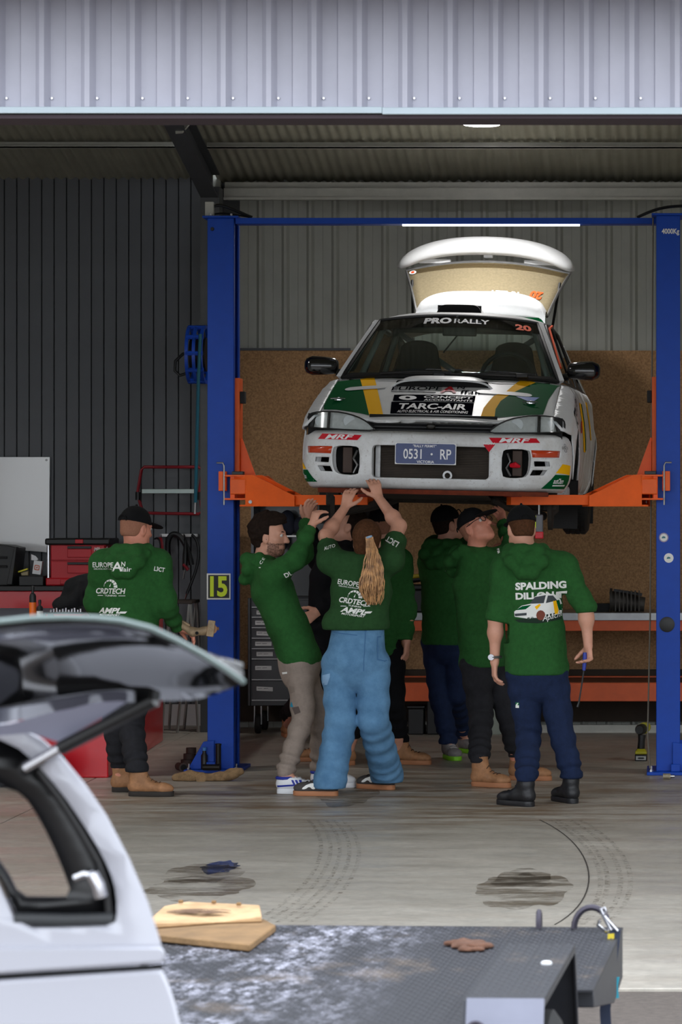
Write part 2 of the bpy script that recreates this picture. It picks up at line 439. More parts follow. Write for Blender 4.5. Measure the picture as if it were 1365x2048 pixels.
# stains, tyre marks
M_wet = decal_mat('wet_patch', (112, 98, 80), .32, .7, 5, .42, .2, (.6, 1.5, 1))
M_tyremark = decal_mat('tyre_mark_dirt', (110, 98, 82), .7, .55, 30, .50, .14)
M_wetblue = decal_mat('wet_puddle', (96, 98, 112), .05, .9, 4, .36, .12, (.6, 1.5, 1))
def stain(px0, px1, py0, py1, m, name='wet_patch', seed=1, n=26):
    a = G(px0, (py0+py1)/2); b = G(px1, (py0+py1)/2); c = (a+b)/2; rx = (b.x-a.x)/2; ry = (gd(py0)-gd(py1))/2
    rs = random.Random(seed); k = [1+.18*rs.uniform(-1, 1) for _ in range(n)]
    pts = smooth_poly([(c.x+rx*k[i]*math.cos(2*math.pi*i/n), c.y+ry*k[i]*math.sin(2*math.pi*i/n)) for i in range(n)], 1)
    mb = MB(); mb.add([(p[0], p[1], .0012) for p in pts], [tuple(range(len(pts)))])
    return obj(name, mb, m, floor)
stain(955, 1150, 1745, 1815, M_wet, seed=3); stain(985, 1110, 1738, 1776, M_wet, seed=4)
stain(290, 500, 1752, 1800, M_wet, seed=5); stain(330, 480, 1725, 1770, M_wet, seed=6)
stain(402, 475, 1722, 1748, M_wetblue, 'wet_puddle', 8)
stain(640, 760, 1566, 1612, M_wet, 'wet_patch', 9)
def ribbon(pts, wid, z=.0015):
    mb = MB(); vs = []
    for i, p in enumerate(pts):
        a = pts[max(0, i-1)]; b = pts[min(len(pts)-1, i+1)]; t = (b-a).normalized(); nn = Vector((-t.y, t.x, 0))*wid/2
        vs += [p+nn+Vector((0, 0, z)), p-nn+Vector((0, 0, z))]
    return mb.add(vs, [(2*i, 2*i+1, 2*i+3, 2*i+2) for i in range(len(pts)-1)])
def bez(ps, n=24):
    out = []
    for i in range(n+1):
        t = i/n; q = [Vector(p) for p in ps]
        while len(q) > 1: q = [q[j]*(1-t)+q[j+1]*t for j in range(len(q)-1)]
        out.append(q[0])
    return out
for dx in (-34, -17, 0, 17, 34):
    obj('tyre_mark', ribbon(bez([G(650+dx, 1640), G(720+dx*1.1, 1700), G(660+dx*1.3, 1790), G(555+dx*1.5, 1845)]), .022), M_tyremark, floor)
M_crack = mat('crack_dirt', (58, 52, 46), .9)
obj('tyre_mark', ribbon(bez([G(1080, 1640), G(1190, 1690), G(1220, 1790), G(1110, 1850)]), .007), M_crack, floor)
for dx in (0, 14, 40, 60):
    obj('tyre_mark', ribbon(bez([G(1100+dx, 1640), G(1215+dx, 1700), G(1235+dx, 1790), G(1150+dx, 1850)]), .025), M_tyremark, floor)

def ribbed(x0, x1, z0, z1, y, pitch=.19, dep=.027, phase=0., pan=.68, crease=0.004):
    """ribbed wall sheet seen from -y"""
    xs = []; k = math.floor((x0-phase)/pitch); x = phase+k*pitch
    while x < x1:
        pw = pan*pitch; rw = (pitch-pw)/3
        xs += [(x, 0), (x+pw*.48, 0), (x+pw*.52, crease), (x+pw, crease), (x+pw+rw, dep), (x+pw+2*rw, dep)]
        x += pitch
    xs.append((x, 0)); mb = MB()
    vs = [(a, y-b, z) for a, b in xs for z in (z0, z1)]
    mb.add(vs, [(2*i, 2*i+2, 2*i+3, 2*i+1) for i in range(len(xs)-1)])
    return mb
s_b = FPX/WB
wb = obj('wall_back', ribbed(-3.2, 5.5, 0, 4.4, WB, .196, .029, (480-PX)/s_b), M_wallsheet, angle=10); tag(wb, 'grey ribbed steel sheet back wall', kind='structure')
obj('wall_skin', MB().bb(-3.55, 5.5, WB+.01, WB+.1, 0, 4.45), M_steel_dark, wb)
wl = obj('wall_back_left', MB().bb(-8, -3.5, 25.03, 25.13, 0, 4.55), M_dark); tag(wl, 'dark grey grooved board wall', kind='structure')
k0 = -5.146; first = None
for k in range(-28, 17):
    x = k0+k*.0988
    if first is None:
        first = obj('board', MB().prism([(x+.0025, 25.03), (x+.0025, 25.012), (x+.006, 25.005), (x+.0928, 25.005), (x+.0963, 25.012), (x+.0963, 25.03)], .16, 4.4, 'z'), M_board, wl, angle=20); fx = x
    else: copyo(first, (x-fx, 0, 0))
bsb = obj('baseboard_left', MB().bb(-8, -3.5, 24.97, 25.02, .0, .17), M_white, bevel=.004); tag(bsb, kind='structure')
# particle board lining on the lower back wall
lin_ = obj('wall_lining', MB().bb(-3.39, 2.2, WB-.075, WB-.036, .46, 1.75+(1010-702)/s_b), M_chip, bevel=.002); tag(lin_, 'brown particle board lining on the back wall', kind='structure')
obj('edge_strip', MB().bb(-3.39, -2.47, WB-.08, WB-.04, 1.75+(1010-702)/s_b, 1.75+(1010-697)/s_b), M_steel_dark, lin_)
obj('skirting', MB().bb(-3.39, 2.2, WB-.07, WB-.036, .05, .455), mat('dark_skirting', (62, 50, 40), .8, var=.15), lin_)
# enclosing walls, only there to shut the building
for nm, x0, x1, y0, y1 in (('wall_left', -8.1, -8, 13.2, 25.7), ('wall_right', 5.5, 5.6, 13.2, 25.7)):
    tag(obj(nm, MB().bb(x0, x1, y0, y1, 0, 5.5), M_wallsheet), kind='structure')
tag(obj('wall_front_left', MB().bb(-8, -7.8, 13.2, 13.3, 0, 4.3), M_zinc), kind='structure')
tag(obj('wall_front_right', MB().bb(5.3, 5.5, 13.2, 13.3, 0, 4.3), M_zinc), kind='structure')
# roof
APY = 18.7
def roofsheet(x0, x1, ya, za, slope, ye, pitch=.076, amp=.009):
    n = int((x1-x0)/pitch)*6; mb = MB(); vs = []
    yl = [ye, APY, 13.2]
    for i in range(n+1):
        x = x0+(x1-x0)*i/n; a = amp*math.cos(2*math.pi*(x-x0)/pitch)
        for y in yl:
            z = za+slope*(ya-y) if y >= APY else za+slope*(ya-APY)-slope*(APY-y)
            vs.append((x, y, z+a))
    fs = []
    for i in range(n):
        for j in range(2): fs.append((3*i+j, 3*i+j+1, 3*i+j+4, 3*i+j+3))
    return mb.add(vs, fs)
SL = .19
def zr(y): return 4.287+SL*(WB-y)
def zl(y): return 4.335+SL*(25.0-y)
ce = obj('ceiling', roofsheet(-3.52, 5.6, WB, 4.296, SL, WB+.1), M_roof, angle=180); tag(ce, 'corrugated iron roof underside', kind='structure')
cl = obj('ceiling_left', roofsheet(-8.1, -3.52, 25.0, 4.344, SL, 25.12), M_roof, angle=180); tag(cl, 'corrugated iron roof underside over the side bay', kind='structure')
for c_, x0, x1, zf in ((ce, -3.45, 5.5, zr), (cl, -8, -3.57, zl)):
    for y in (23.72 if c_ is ce else 23.99, 22.3, 20.5, 17, 15.4, 14):
        z = zf(y) if y > APY else zf(APY)-SL*(APY-y)
        mb = MB().bb(x0, x1, y+.0, y+.012, z-.055, z-.012); mb.bb(x0, x1, y-.05, y+.012, z-.062, z-.052); mb.bb(x0, x1, y-.05, y-.044, z-.062, z-.046)
        obj('purlin', mb, M_purlin, c_)
tag(obj('trim_1', MB().bb(-3.43, 5.5, 24.5, 24.75, 4.143, 4.215).bb(-3.43, 5.5, 24.48, 24.52, 4.123, 4.143).bb(-3.43, 5.5, 24.55, 24.75, 4.215, 4.266), M_purlin), kind='structure')
tag(obj('trim_6', MB().bb(-3.55, -3.49, 24.75, 25.1, 0, 4.45), M_wallsheet), kind='structure')
# rafter with brace and column
ra = thing('rafter', 'dark grey steel roof beam sloping down to the column behind the blue lift post', 'beam', (-3.5, 24.3, 4.05)); ra['kind'] = 'structure'
def beam_y(x0, x1, zo0, zo1, y0=18.8, y1=24.34):
    mb = MB(); f = lambda y: 4.128+SL*(24.19-y)
    return mb.add([(x, y, f(y)+z) for y in (y0, y1) for z in (zo0, zo1) for x in (x0, x1)], [(0, 1, 3, 2), (4, 6, 7, 5), (0, 4, 5, 1), (2, 3, 7, 6), (0, 2, 6, 4), (1, 5, 7, 3)])
obj('flange', beam_y(-3.572, -3.44, 0, .012), M_steel_dark, ra); obj('flange', beam_y(-3.572, -3.44, .2, .212), M_steel_dark, ra); obj('web', beam_y(-3.512, -3.50, .012, .2), M_steel_dark, ra)
f22 = lambda y: 4.128+SL*(24.19-y)
obj('brace', MB().tube([(-3.51, 22.6, f22(22.6)-.006), (-3.47, 22.6, f22(22.6)-.004), (-3.33, 22.55, f22(22.55)+.135)], .016, 4), M_purlin, ra)
co = obj('column', MB().bb(-3.575, -3.43, 24.25, 24.45, 0, 4.2), mat('galvanised_column', (82, 84, 86), .5, .3, var=.1)); tag(co, kind='structure'); co.name = 'column_steel'
# front wall above the opening
YH = 13.2; s_h = FPX/YH
hd = obj('wall_front', ribbed(-7.9, 5.4, 3.405, 3.88, YH, 90.6/s_h, .042, (11.-PX)/s_h, .68, .012), M_zinc, angle=10); tag(hd, 'silver ribbed sheet wall above the workshop opening', kind='structure')
obj('wall_skin', MB().bb(-7.9, 5.4, YH+.01, YH+.16, 3.40, 4.3), M_steel_dark, hd)
for k in range(-10, 26):
    x = (14+90.6*k-PX)/s_h
    if k == -10: s0 = obj('screw', MB().lathe([(.0001, -.008), (.005, -.008), (.0065, -.002), (.0065, .0)], (x, YH-.002, 1.75+(1010-197)/s_h), 'y', 8), M_chrome, hd); sx0 = x
    else: copyo(s0, (x-sx0, 0, 0))
fl = obj('trim_2', MB().bb(-7.9, (767-PX)/s_h, YH-.05, YH+.16, 3.386, 3.413), M_flash, bevel=.003); tag(fl, kind='structure')
fl = obj('trim_3', MB().bb((767-PX)/s_h, 5.4, YH-.054, YH+.16, 3.381, 3.410), M_flash, bevel=.003); tag(fl, kind='structure')
fl = obj('trim_4', MB().bb(-7.9, 5.4, YH-.03, YH+.2, 3.366, 3.382), mat('dark_soffit', (50, 36, 44), .7)); tag(fl, kind='structure')
fl = obj('trim_5', MB().bb(-7.9, 5.4, YH-.6, YH+.1, 3.868, 4.05), M_steel_dark); tag(fl, kind='structure')
# high-bay lamps
def highbay(c, label, energy, spread=2.6):
    t = thing('high_bay_lamp', label, 'lamp', c, group='round high bay lamps')
    obj('housing', MB().lathe([(.02, .10), (.06, .095), (.10, .075), (.14, .03), (.152, .005), (.148, -.005), (.135, -.004)], c, 'z', 32), M_black, t)
    obj('lens', MB().lathe([(.132, -.003), (.130, -.010), (.09, -.013), (.001, -.014)], c, 'z', 32), mat('lit_lens', (255, 255, 255), .4, emit=(1., .97, 1.), es=14.), t)
    zt = zr(c[1])-.004 if c[1] > APY else zr(APY)-SL*(APY-c[1])-.004
    obj('hook', MB().cyl((c[0], c[1], c[2]+.095), (c[0], c[1], zt), .008, 8), M_steel, t)
    l = lamp_area('high_bay_light', (c[0], c[1], c[2]-.02), .25, energy, (1., .98, .95)); l.data.spread = spread; l.parent = t; l.matrix_parent_inverse = MW[t.name].inverted()
LAMP = P(964, 247, 22.7)
highbay(LAMP, 'glowing round high bay lamp hanging above the raised tailgate', 8, 2.2)
highbay((-6.2, 19.0, 4.5), 'added unseen round high bay lamp over the side bay', 14)  # out of view, added to light the interior
highbay((3.6, 19.0, 4.5), 'added unseen round high bay lamp beyond the right lift post', 14)  # second added lamp, outside the frame
# ================================================================== two-post lift
M_blue = mat('lift_blue', (0, 66, 172), .45, 0, var=.05, vs=12, spec=.3)
M_orange = mat('lift_orange', (246, 100, 26), .45, 0, var=.06, vs=10, spec=.35)
M_dblue = mat('lift_blue_shaded', (0, 40, 120), .45)  # darker copy of the lift blue, shade put into the colour
M_ylw = mat('fluoro_yellow', (214, 236, 30), .5)
M_print_white = mat('white_print', (232, 232, 228), .6)
M_print_black = mat('black_print', (14, 14, 18), .5)
LD = 20.65; sl = FPX/LD
lift = thing('two_post_lift', 'blue two post vehicle lift with orange arms holding up the rally car', 'car lift', (-1.45, LD+.15, 0))
def zpx(py, d=LD): return EYE-(py-PY)*d/FPX
def xpx(px, d=LD): return (px-PX)*d/FPX
ZT = zpx(436)
for side in (-1, 1):
    xo, xi = (xpx(415), xpx(468)) if side < 0 else (xpx(1361), xpx(1313.5))
    dy = 0 if side < 0 else -.18
    y0, y1 = LD+dy, LD+.30+dy; sg = 1 if xi > xo else -1
    mb = MB(); mb.bb(xo, xi, y0, y0+.012, 0.02, ZT); mb.bb(xo, xi, y1-.012, y1, 0.02, ZT); mb.bb(xo, xo+sg*.012, y0+.012, y1-.012, 0.02, ZT)
    mb.bb(xi-sg*.012, xi, y0+.012, y0+.06, 0.02, ZT); mb.bb(xi-sg*.012, xi, y1-.06, y1-.012, 0.02, ZT)
    post = obj('post', mb, M_blue, lift, bevel=.004)
    obj('post_inner_shade', MB().bb(xo+sg*.014, xi-sg*.03, y1-.016, y1-.0125, .05, ZT-.05), M_dblue, post)  # thin sheet carrying the painted shade inside the post
    xa, xb = min(xo, xi)-.03, max(xo, xi)+.03
    obj('top_plate', MB().bb(xa, xb, y0-.02, y1+.02, ZT, ZT+.014), M_blue, lift, bevel=.002)
    bx0, bx1 = (xpx(372), xpx(485)) if side < 0 else (xpx(1295), xpx(1365)+.22)
    obj('base_plate', MB().bb(bx0, bx1, y0-.10, y1+.12, 0.001, .022), M_blue, lift, bevel=.003)
    # gusset on the outer side
    gx = xo-sg*.002
    for yy in (y0-.03, y1-.02):
        obj('gusset', MB().prism([(gx, .022), (gx-sg*.115, .022), (gx-sg*.105, .05), (gx-sg*.02, .20), (gx+sg*.05, .21), (gx+sg*.05, .022)], yy, yy+.014, 'y'), M_blue, lift, bevel=.002)
    obj('gusset', MB().bb(min(xo, xo+sg*.06), max(xo, xo+sg*.06), y0-.06, y0-.001, .022, .07), M_blue, lift, bevel=.003)
    for bxx in (bx0+.03, (bx0+bx1)/2+.02, bx1-.03):
        bo = obj('anchor_bolt', MB().cyl((bxx, y0-.07, .0225), (bxx, y0-.07, .036), .013, 6).cyl((bxx, y0-.07, .036), (bxx, y0-.07, .06), .007, 8), M_chrome, lift)
    # carriage
    xc = xi
    mb = MB(); mb.bb(xc-sg*.06, xc+sg*.028, y0+.07, y1-.07, zpx(998), zpx(755))
    car = obj('carriage', mb, M_orange, lift, bevel=.003)
    obj('gusset', MB().prism([(xc+sg*.03, zpx(878)), (xc+sg*.118, zpx(952)), (xc+sg*.03, zpx(952))], y0+.12, y0+.135, 'y'), M_orange, lift, bevel=.001)
    obj('gusset_flange', MB().tube([(xc+sg*.03, y0+.128, zpx(876)), (xc+sg*.12, y0+.128, zpx(952))], .012, 4), M_orange, lift)
    z0, z1 = zpx(1000), zpx(950)
    obj('arm_yoke', MB().bb(xc-sg*.045, xc+sg*.13, y0-.12, y1+.12, z1-.012, z1).bb(xc-sg*.045, xc+sg*.13, y0-.12, y1+.12, z0, z0+.012).bb(xc-sg*.01, xc+sg*.02, y0-.10, y1+.1, z0, z1), M_orange, lift, bevel=.002)
    obj('yoke_clamp', MB().bb(xc-sg*.09, xc-sg*.04, y0-.075, y0-.02, zpx(982), zpx(943)), M_orange, lift, bevel=.003)
    obj('yoke_end', MB().bb(xc-sg*.008, xc+sg*.095, y0-.125, y0-.105, zpx(989), zpx(958)), M_orange, lift, bevel=.006)
    obj('lock_pin', MB().tube([(xc-sg*.10, y0-.09, zpx(926)), (xc-sg*.06, y0-.09, zpx(926)), (xc-sg*.052, y0-.09, zpx(932)), (xc-sg*.052, y0-.09, zpx(1010))], .006, 6), M_steel, lift)
    obj('lock_bracket', MB().bb(xc+sg*.0, xc+sg*.075, y0-.10, y0-.03, zpx(950), zpx(943)), M_black, lift, bevel=.003)
    obj('rubber_bumper', MB().bb(xc+sg*.028, xc+sg*.06, y0+.08, y0+.16, zpx(806), zpx(782)), M_rubber, lift, bevel=.004)
    # arms: front and rear, each a big box tapering to a smaller one
    for nm, ang, ln, ypv in (('front', -24, .95, y0-.05), ('rear', 62, 1.2, y1+.05)):
        a = math.radians(ang); dv = Vector((sg*math.cos(a), math.sin(a), 0)); nv = Vector((-dv.y, dv.x, 0)); pv = Vector((xc+sg*.07, ypv, 0))
        Rm = Matrix((dv, nv, Vector((0, 0, 1)))).transposed()
        zb = zpx(1013)
        mb = MB()
        prof = [(.05, zb), (.42, zb), (.42, zb+.07), (.34, zb+.105), (.11, zb+.205), (.05, zb+.205)]
        for o0, o1 in ((-.06, -.05), (.05, .06)):
            mb.prism(prof, o0, o1, 'y')
        mb.bb(.0, .42, -.05, .05, zb, zb+.012); mb.bb(.05, .36, -.05, .05, zb+.085, zb+.1); mb.bb(-.05, .06, -.06, .06, zb+.14, zb+.2)
        mb.xf(Matrix.Translation(pv) @ Rm.to_4x4())
        arm = obj('lift_arm', mb, M_orange, lift, bevel=.002)
        mb = MB(); mb.bb(.2, ln, -.04, .04, zb+.01, zb+.075); mb.xf(Matrix.Translation(pv) @ Rm.to_4x4()); obj('arm_extension', mb, M_orange, arm, bevel=.002)
        e = pv+dv*(ln-.03)
        obj('lifting_pad', MB().cyl((e.x, e.y, zb+.02), (e.x, e.y, 1.80), .022, 16).cyl((e.x, e.y, 1.80), (e.x, e.y, 1.822), .06, 20), mat('pad_red', (170, 48, 24), .6), arm)
        obj('arm_bolt', MB().lathe([(.001, -.012), (.012, -.012), (.012, 0)], pv+dv*.09+nv*(-.06)+Vector((0, 0, zb+.03)), 'y', 8), M_steel, arm)
obj('cross_beam', MB().bb(xpx(470), xpx(1316), LD+.02, LD+.16, zpx(447), zpx(435)), M_blue, lift, bevel=.002)
led = obj('light_batten', MB().bb(xpx(804), xpx(1160), LD+.04, LD+.075, zpx(450.5), zpx(447.3)), mat('lit_batten', (255, 255, 255), .4, emit=(1, .97, .92), es=.8), lift)
# hoses and fittings on top of the posts
obj('hydraulic_hose', MB().tube(bez([P(428, 412, LD+.1), P(450, 405, LD+.1), P(475, 425, LD+.1), P(505, 435, LD+.1)], 12), .011, 8), M_hose, lift)
obj('hose_fitting', MB().tube([P(424, 430, LD+.1), P(424, 414, LD+.1), P(428, 410, LD+.1), P(441, 410, LD+.1)], .009, 8), M_chrome, lift)
obj('hydraulic_hose', MB().tube(bez([P(1275, 435, LD+.05), P(1310, 418, LD+.05), P(1330, 412, LD+.05), P(1372, 412, LD+.05)], 12), .010, 8), M_hose, lift)
obj('hydraulic_hose', MB().tube(bez([P(430, 428, LD+.1), P(450, 424, LD+.1), P(470, 430, LD+.1), P(500, 434, LD+.1)], 10), .006, 8), M_hose, lift)
obj('pulley_bracket', MB().bb(xpx(408), xpx(425), LD+.05, LD+.09, zpx(430), zpx(402)), M_purlin, lift, bevel=.002)
for px in (421, 462, 1322, 1362): obj('top_bolt', MB().cyl((xpx(px), LD+.02, ZT+.014), (xpx(px), LD+.02, ZT+.03), .008, 6), M_chrome, lift)
obj('post_bolt', MB().lathe([(.001, -.006), (.011, -.006), (.013, 0)], (xpx(425), LD, zpx(458)), 'y', 10), M_black, lift)
# signs and stickers on the posts
sg_ = obj('number_sign', MB().bb(xpx(414), xpx(461.5), LD-.005, LD-.001, zpx(1199), zpx(1147)), M_print_white, lift)
obj('sign_field', MB().bb(xpx(417), xpx(459), LD-.0065, LD-.005, zpx(1196), zpx(1150)), M_print_black, sg_)
flat_on('sign_digits', text2d('15', .135, bold=.035, sx=.82, space=.95), (xpx(438), LD-.008, zpx(1173)), (1, 0, 0), (0, 0, 1), M_ylw, sg_)
RD = LD-.18
flat_on('capacity_lettering', text2d('4000Kg', .045, bold=.03, sx=.8), (xpx(1342, RD), RD-.002, zpx(464, RD)), (1, 0, 0), (0, 0, 1), M_print_white, lift)
for px, py, r, c in ((1328.5, 1075, .031, (214, 208, 216)), (1338.5, 1116, .031, (226, 228, 230))):
    st = obj('round_sticker', MB().lathe([(.0005, -.0025), (r, -.0025), (r, 0)], (xpx(px, RD), RD, zpx(py, RD)), 'y', 28), mat('sticker_ring', (150, 140, 170), .5) if px < 1330 else M_print_white, lift)
    obj('sticker_face', MB().lathe([(.0005, -.0035), (r*.78, -.0035), (r*.78, -.002)], (xpx(px, RD), RD, zpx(py, RD)), 'y', 28), M_print_white, st)
    flat_on('sticker_mark', panel2d([(-.013, -.006), (.012, -.004), (.009, .006), (-.004, .009), (-.012, .003)], cell=0), (xpx(px, RD), RD-.0045, zpx(py, RD)), (1, 0, 0), (0, 0, 1), mat('sticker_teal', (60, 120, 130), .5), st)
obj('post_plug', MB().lathe([(.001, -.008), (.036, -.008), (.05, -.004), (.05, 0)], (xpx(1335, RD), RD, zpx(1249, RD)), 'y', 28), M_black, lift)
obj('lift_cable', MB().tube([(xpx(1307, RD), RD+.15, ZT), (xpx(1301, RD), RD+.14, 1.0), (xpx(1296, RD), RD+.12, .25), (xpx(1301, RD), RD+.11, .03)], .0055, 6), mat('cable_grey', (120, 112, 100), .6), lift)

# ================================================================== hose reel on the column
HR = 24.0
hr = thing('hose_reel', 'blue plastic air hose reel mounted on the column behind the lift post', 'hose reel', P(398, 768, HR))
M_reelblue = mat('reel_blue', (18, 74, 190), .4)
cR = P(400, 709, HR)
for xx in (-.075, -.02, .035):
    ring = MB().lathe([(.2, -.012), (.225, -.012), (.225, .012), (.2, .012)], (cR.x+xx, cR.y+.02, cR.z), 'x', 28, closedprof=True)
    obj('guard_ring', ring, M_reelblue, hr)
for k in range(10):
    a = 2*math.pi*k/10
    obj('guard_rib', MB().cyl((cR.x-.08, cR.y+.02+.212*math.cos(a), cR.z+.212*math.sin(a)), (cR.x+.05, cR.y+.02+.212*math.cos(a), cR.z+.212*math.sin(a)), .018, 8), M_reelblue, hr)
obj('drum', MB().cyl((cR.x-.07, cR.y+.02, cR.z), (cR.x+.05, cR.y+.02, cR.z), .13, 24), M_black, hr)
obj('mount_bracket', MB().bb(cR.x-.02, cR.x+.03, cR.y+.02, 24.249, cR.z-.05, cR.z+.05), M_steel_dark, hr)
obj('supply_hose', MB().tube([P(383, 706, HR), P(366, 708, HR), P(351, 722, HR), P(350, 742, HR), P(360, 751, HR), P(378, 745, HR), P(384, 735, HR)], .012, 8), M_hose, hr)
obj('air_hose', MB().tube([P(401, 668, HR-.2), P(397, 760, HR-.21), P(394, 880, HR-.2), P(391, 1005, HR-.2)], .013, 8), mat('teal_hose', (20, 98, 120), .45), hr)
obj('hose_coupling', MB().tube([P(391, 1005, HR-.2), P(390, 1028, HR-.2)], .009, 8), M_chrome, hr)

# ================================================================== bench along the back wall
M_bench_or = mat('rack_orange', (214, 92, 40), .5, 0, var=.1, vs=6)
BD = 23.9; sb = FPX/BD
bn = thing('workbench', 'long workbench with a steel top on orange rack beams against the particle board', 'workbench', (xpx(1100, BD), BD+.3, 0))
bx0, bx1 = xpx(770, BD), 1.9
obj('steel_top', MB().bb(bx0, bx1, BD, WB-.12, zpx(1241, BD), zpx(1225.5, BD)), mat('bench_steel', (150, 152, 154), .35, .8, var=.1, vs=12), bn, bevel=.003)
obj('front_beam', MB().bb(bx0, bx1, BD+.02, BD+.06, zpx(1262, BD), zpx(1241, BD)), M_bench_or, bn, bevel=.003)
obj('front_beam', MB().bb(bx0, bx1, BD+.02, BD+.06, zpx(1403, BD), zpx(1366, BD)), M_bench_or, bn, bevel=.003)
obj('rear_beam', MB().bb(bx0, bx1, WB-.2, WB-.16, zpx(1262, BD), zpx(1241, BD)), M_bench_or, bn, bevel=.003)
obj('rear_beam', MB().bb(bx0, bx1, WB-.2, WB-.16, zpx(1403, BD), zpx(1362, BD)), M_bench_or, bn, bevel=.003)
obj('lower_shelf', MB().bb(bx0, bx1, BD+.06, WB-.2, zpx(1370, BD), zpx(1365, BD)), mat('shelf_board', (120, 66, 40), .7), bn)
for x in (bx0+.03, bx1-.03):
    for y in (BD+.06, WB-.17): obj('upright', MB().bb(x-.03, x+.03, y, y+.05, 0, zpx(1241, BD)), M_steel_dark, bn, bevel=.002)
obj('base_rail', MB().bb(bx0+.06, bx1-.06, BD+.3, BD+.34, .0, .06), M_purlin, bn)
ZB = zpx(1225.5, BD)+.0005
def lump(name, label, cat, boxes, m, group=None):
    """machine casting made of many blocks and cylinders joined in one housing"""
    lo = Vector(boxes[0][0]); t = thing(name, label, cat, (lo.x, lo.y, ZB), group=group)
    return t
# gearbox casting on the bench
M_cast = mat('dirty_casting', (70, 66, 62), .6, .4, var=.3, vs=18)
gb = thing('gearbox', 'dark oily gearbox casting lying at the bench end by the right lift post', 'gearbox', (xpx(1258, BD), BD+.25, ZB))
x0, x1 = xpx(1222, BD), xpx(1290, BD)
obj('housing', MB().tube([(x0, BD+.25, ZB+.075), (x0+.05, BD+.25, ZB+.085), (x0+.12, BD+.25, ZB+.07), (x1-.06, BD+.25, ZB+.062), (x1, BD+.25, ZB+.055)], [.075, .085, .07, .06, .055], 16), M_cast, gb)
for k in range(7): obj('rib', MB().bb(x0+.03+k*.03, x0+.04+k*.03, BD+.165, BD+.33, ZB+.005, ZB+.16), M_cast, gb)
obj('bell_flange', MB().cyl((x0-.01, BD+.25, ZB+.09), (x0+.01, BD+.25, ZB+.09), .09, 20), M_cast, gb)
obj('linkage', MB().tube([(x0+.02, BD+.2, ZB+.165), (x0+.12, BD+.2, ZB+.15), (x1-.02, BD+.2, ZB+.13)], .012, 6), M_steel_dark, gb)
lb = thing('oil_tub', 'low dark plastic tub beside the gearbox casting on the bench', 'tub', (xpx(1195, BD), BD+.3, ZB))
obj('tub', MB().rings([[(xpx(1195, BD)+a*sx, BD+.3+b*sx, z) for a, b in ((-.1, -.1), (.1, -.1), (.1, .1), (-.1, .1))] for sx, z in ((.85, ZB), (1, ZB+.06), (.93, ZB+.06), (.8, ZB+.01))]), M_black, lb, bevel=.003)
st = thing('grinder', 'yellow handled power tool lying on a black case on the workbench', 'power tool', (xpx(838, BD), BD+.2, ZB))
obj('case', MB().bb(xpx(815, BD), xpx(862, BD), BD+.1, BD+.35, ZB, ZB+.17), M_black, st, bevel=.01)
obj('case_lid', MB().bb(xpx(813, BD), xpx(864, BD), BD+.09, BD+.36, ZB+.171, ZB+.21), M_black, st, bevel=.01)
obj('tool_body', MB().tube([(xpx(806, BD), BD+.2, ZB+.24), (xpx(830, BD), BD+.2, ZB+.25), (xpx(860, BD), BD+.2, ZB+.262)], [.03, .026, .02], 12), M_black, st)
obj('tool_grip', MB().tube([(xpx(812, BD), BD+.17, ZB+.265), (xpx(862, BD), BD+.17, ZB+.29)], .016, 10), mat('tool_yellow', (170, 150, 30), .5), st)
# under the bench
for i, (pa, pb, za) in enumerate(((814, 846, .2), (852, 884, .26))):
    bx = thing('crate', ('low' if i == 0 else 'tall')+' black plastic crate on the floor under the bench', 'crate', (xpx((pa+pb)/2, BD), BD+.19, 0))
    mb = MB().bb(xpx(pa, BD), xpx(pb, BD), BD+.1, BD+.28, 0, za); obj('bin', mb, M_black, bx, bevel=.008)
    obj('rim', MB().bb(xpx(pa, BD)-.008, xpx(pb, BD)+.008, BD+.092, BD+.288, za+.0005, za+.02), M_black, bx, bevel=.004)
bk = thing('bucket', 'pale grey green plastic bucket on the floor under the bench', 'bucket', (xpx(985, BD), BD+.2, 0))
obj('pail', MB().lathe([(.085, .001), (.1, .24), (.106, .24), (.106, .25), (.096, .25), (.082, .01)], (xpx(985, BD), BD+.2, 0), 'z', 24), mat('pail_grey', (150, 158, 148), .5), bk)
obj('pail_handle', MB().tube([(xpx(985, BD)+.1*math.cos(a), BD+.2-.1*math.sin(a)*.3-.05, .24-.12*math.sin(a)) for a in [i*math.pi/8 for i in range(9)]], .004, 6), M_steel, bk)

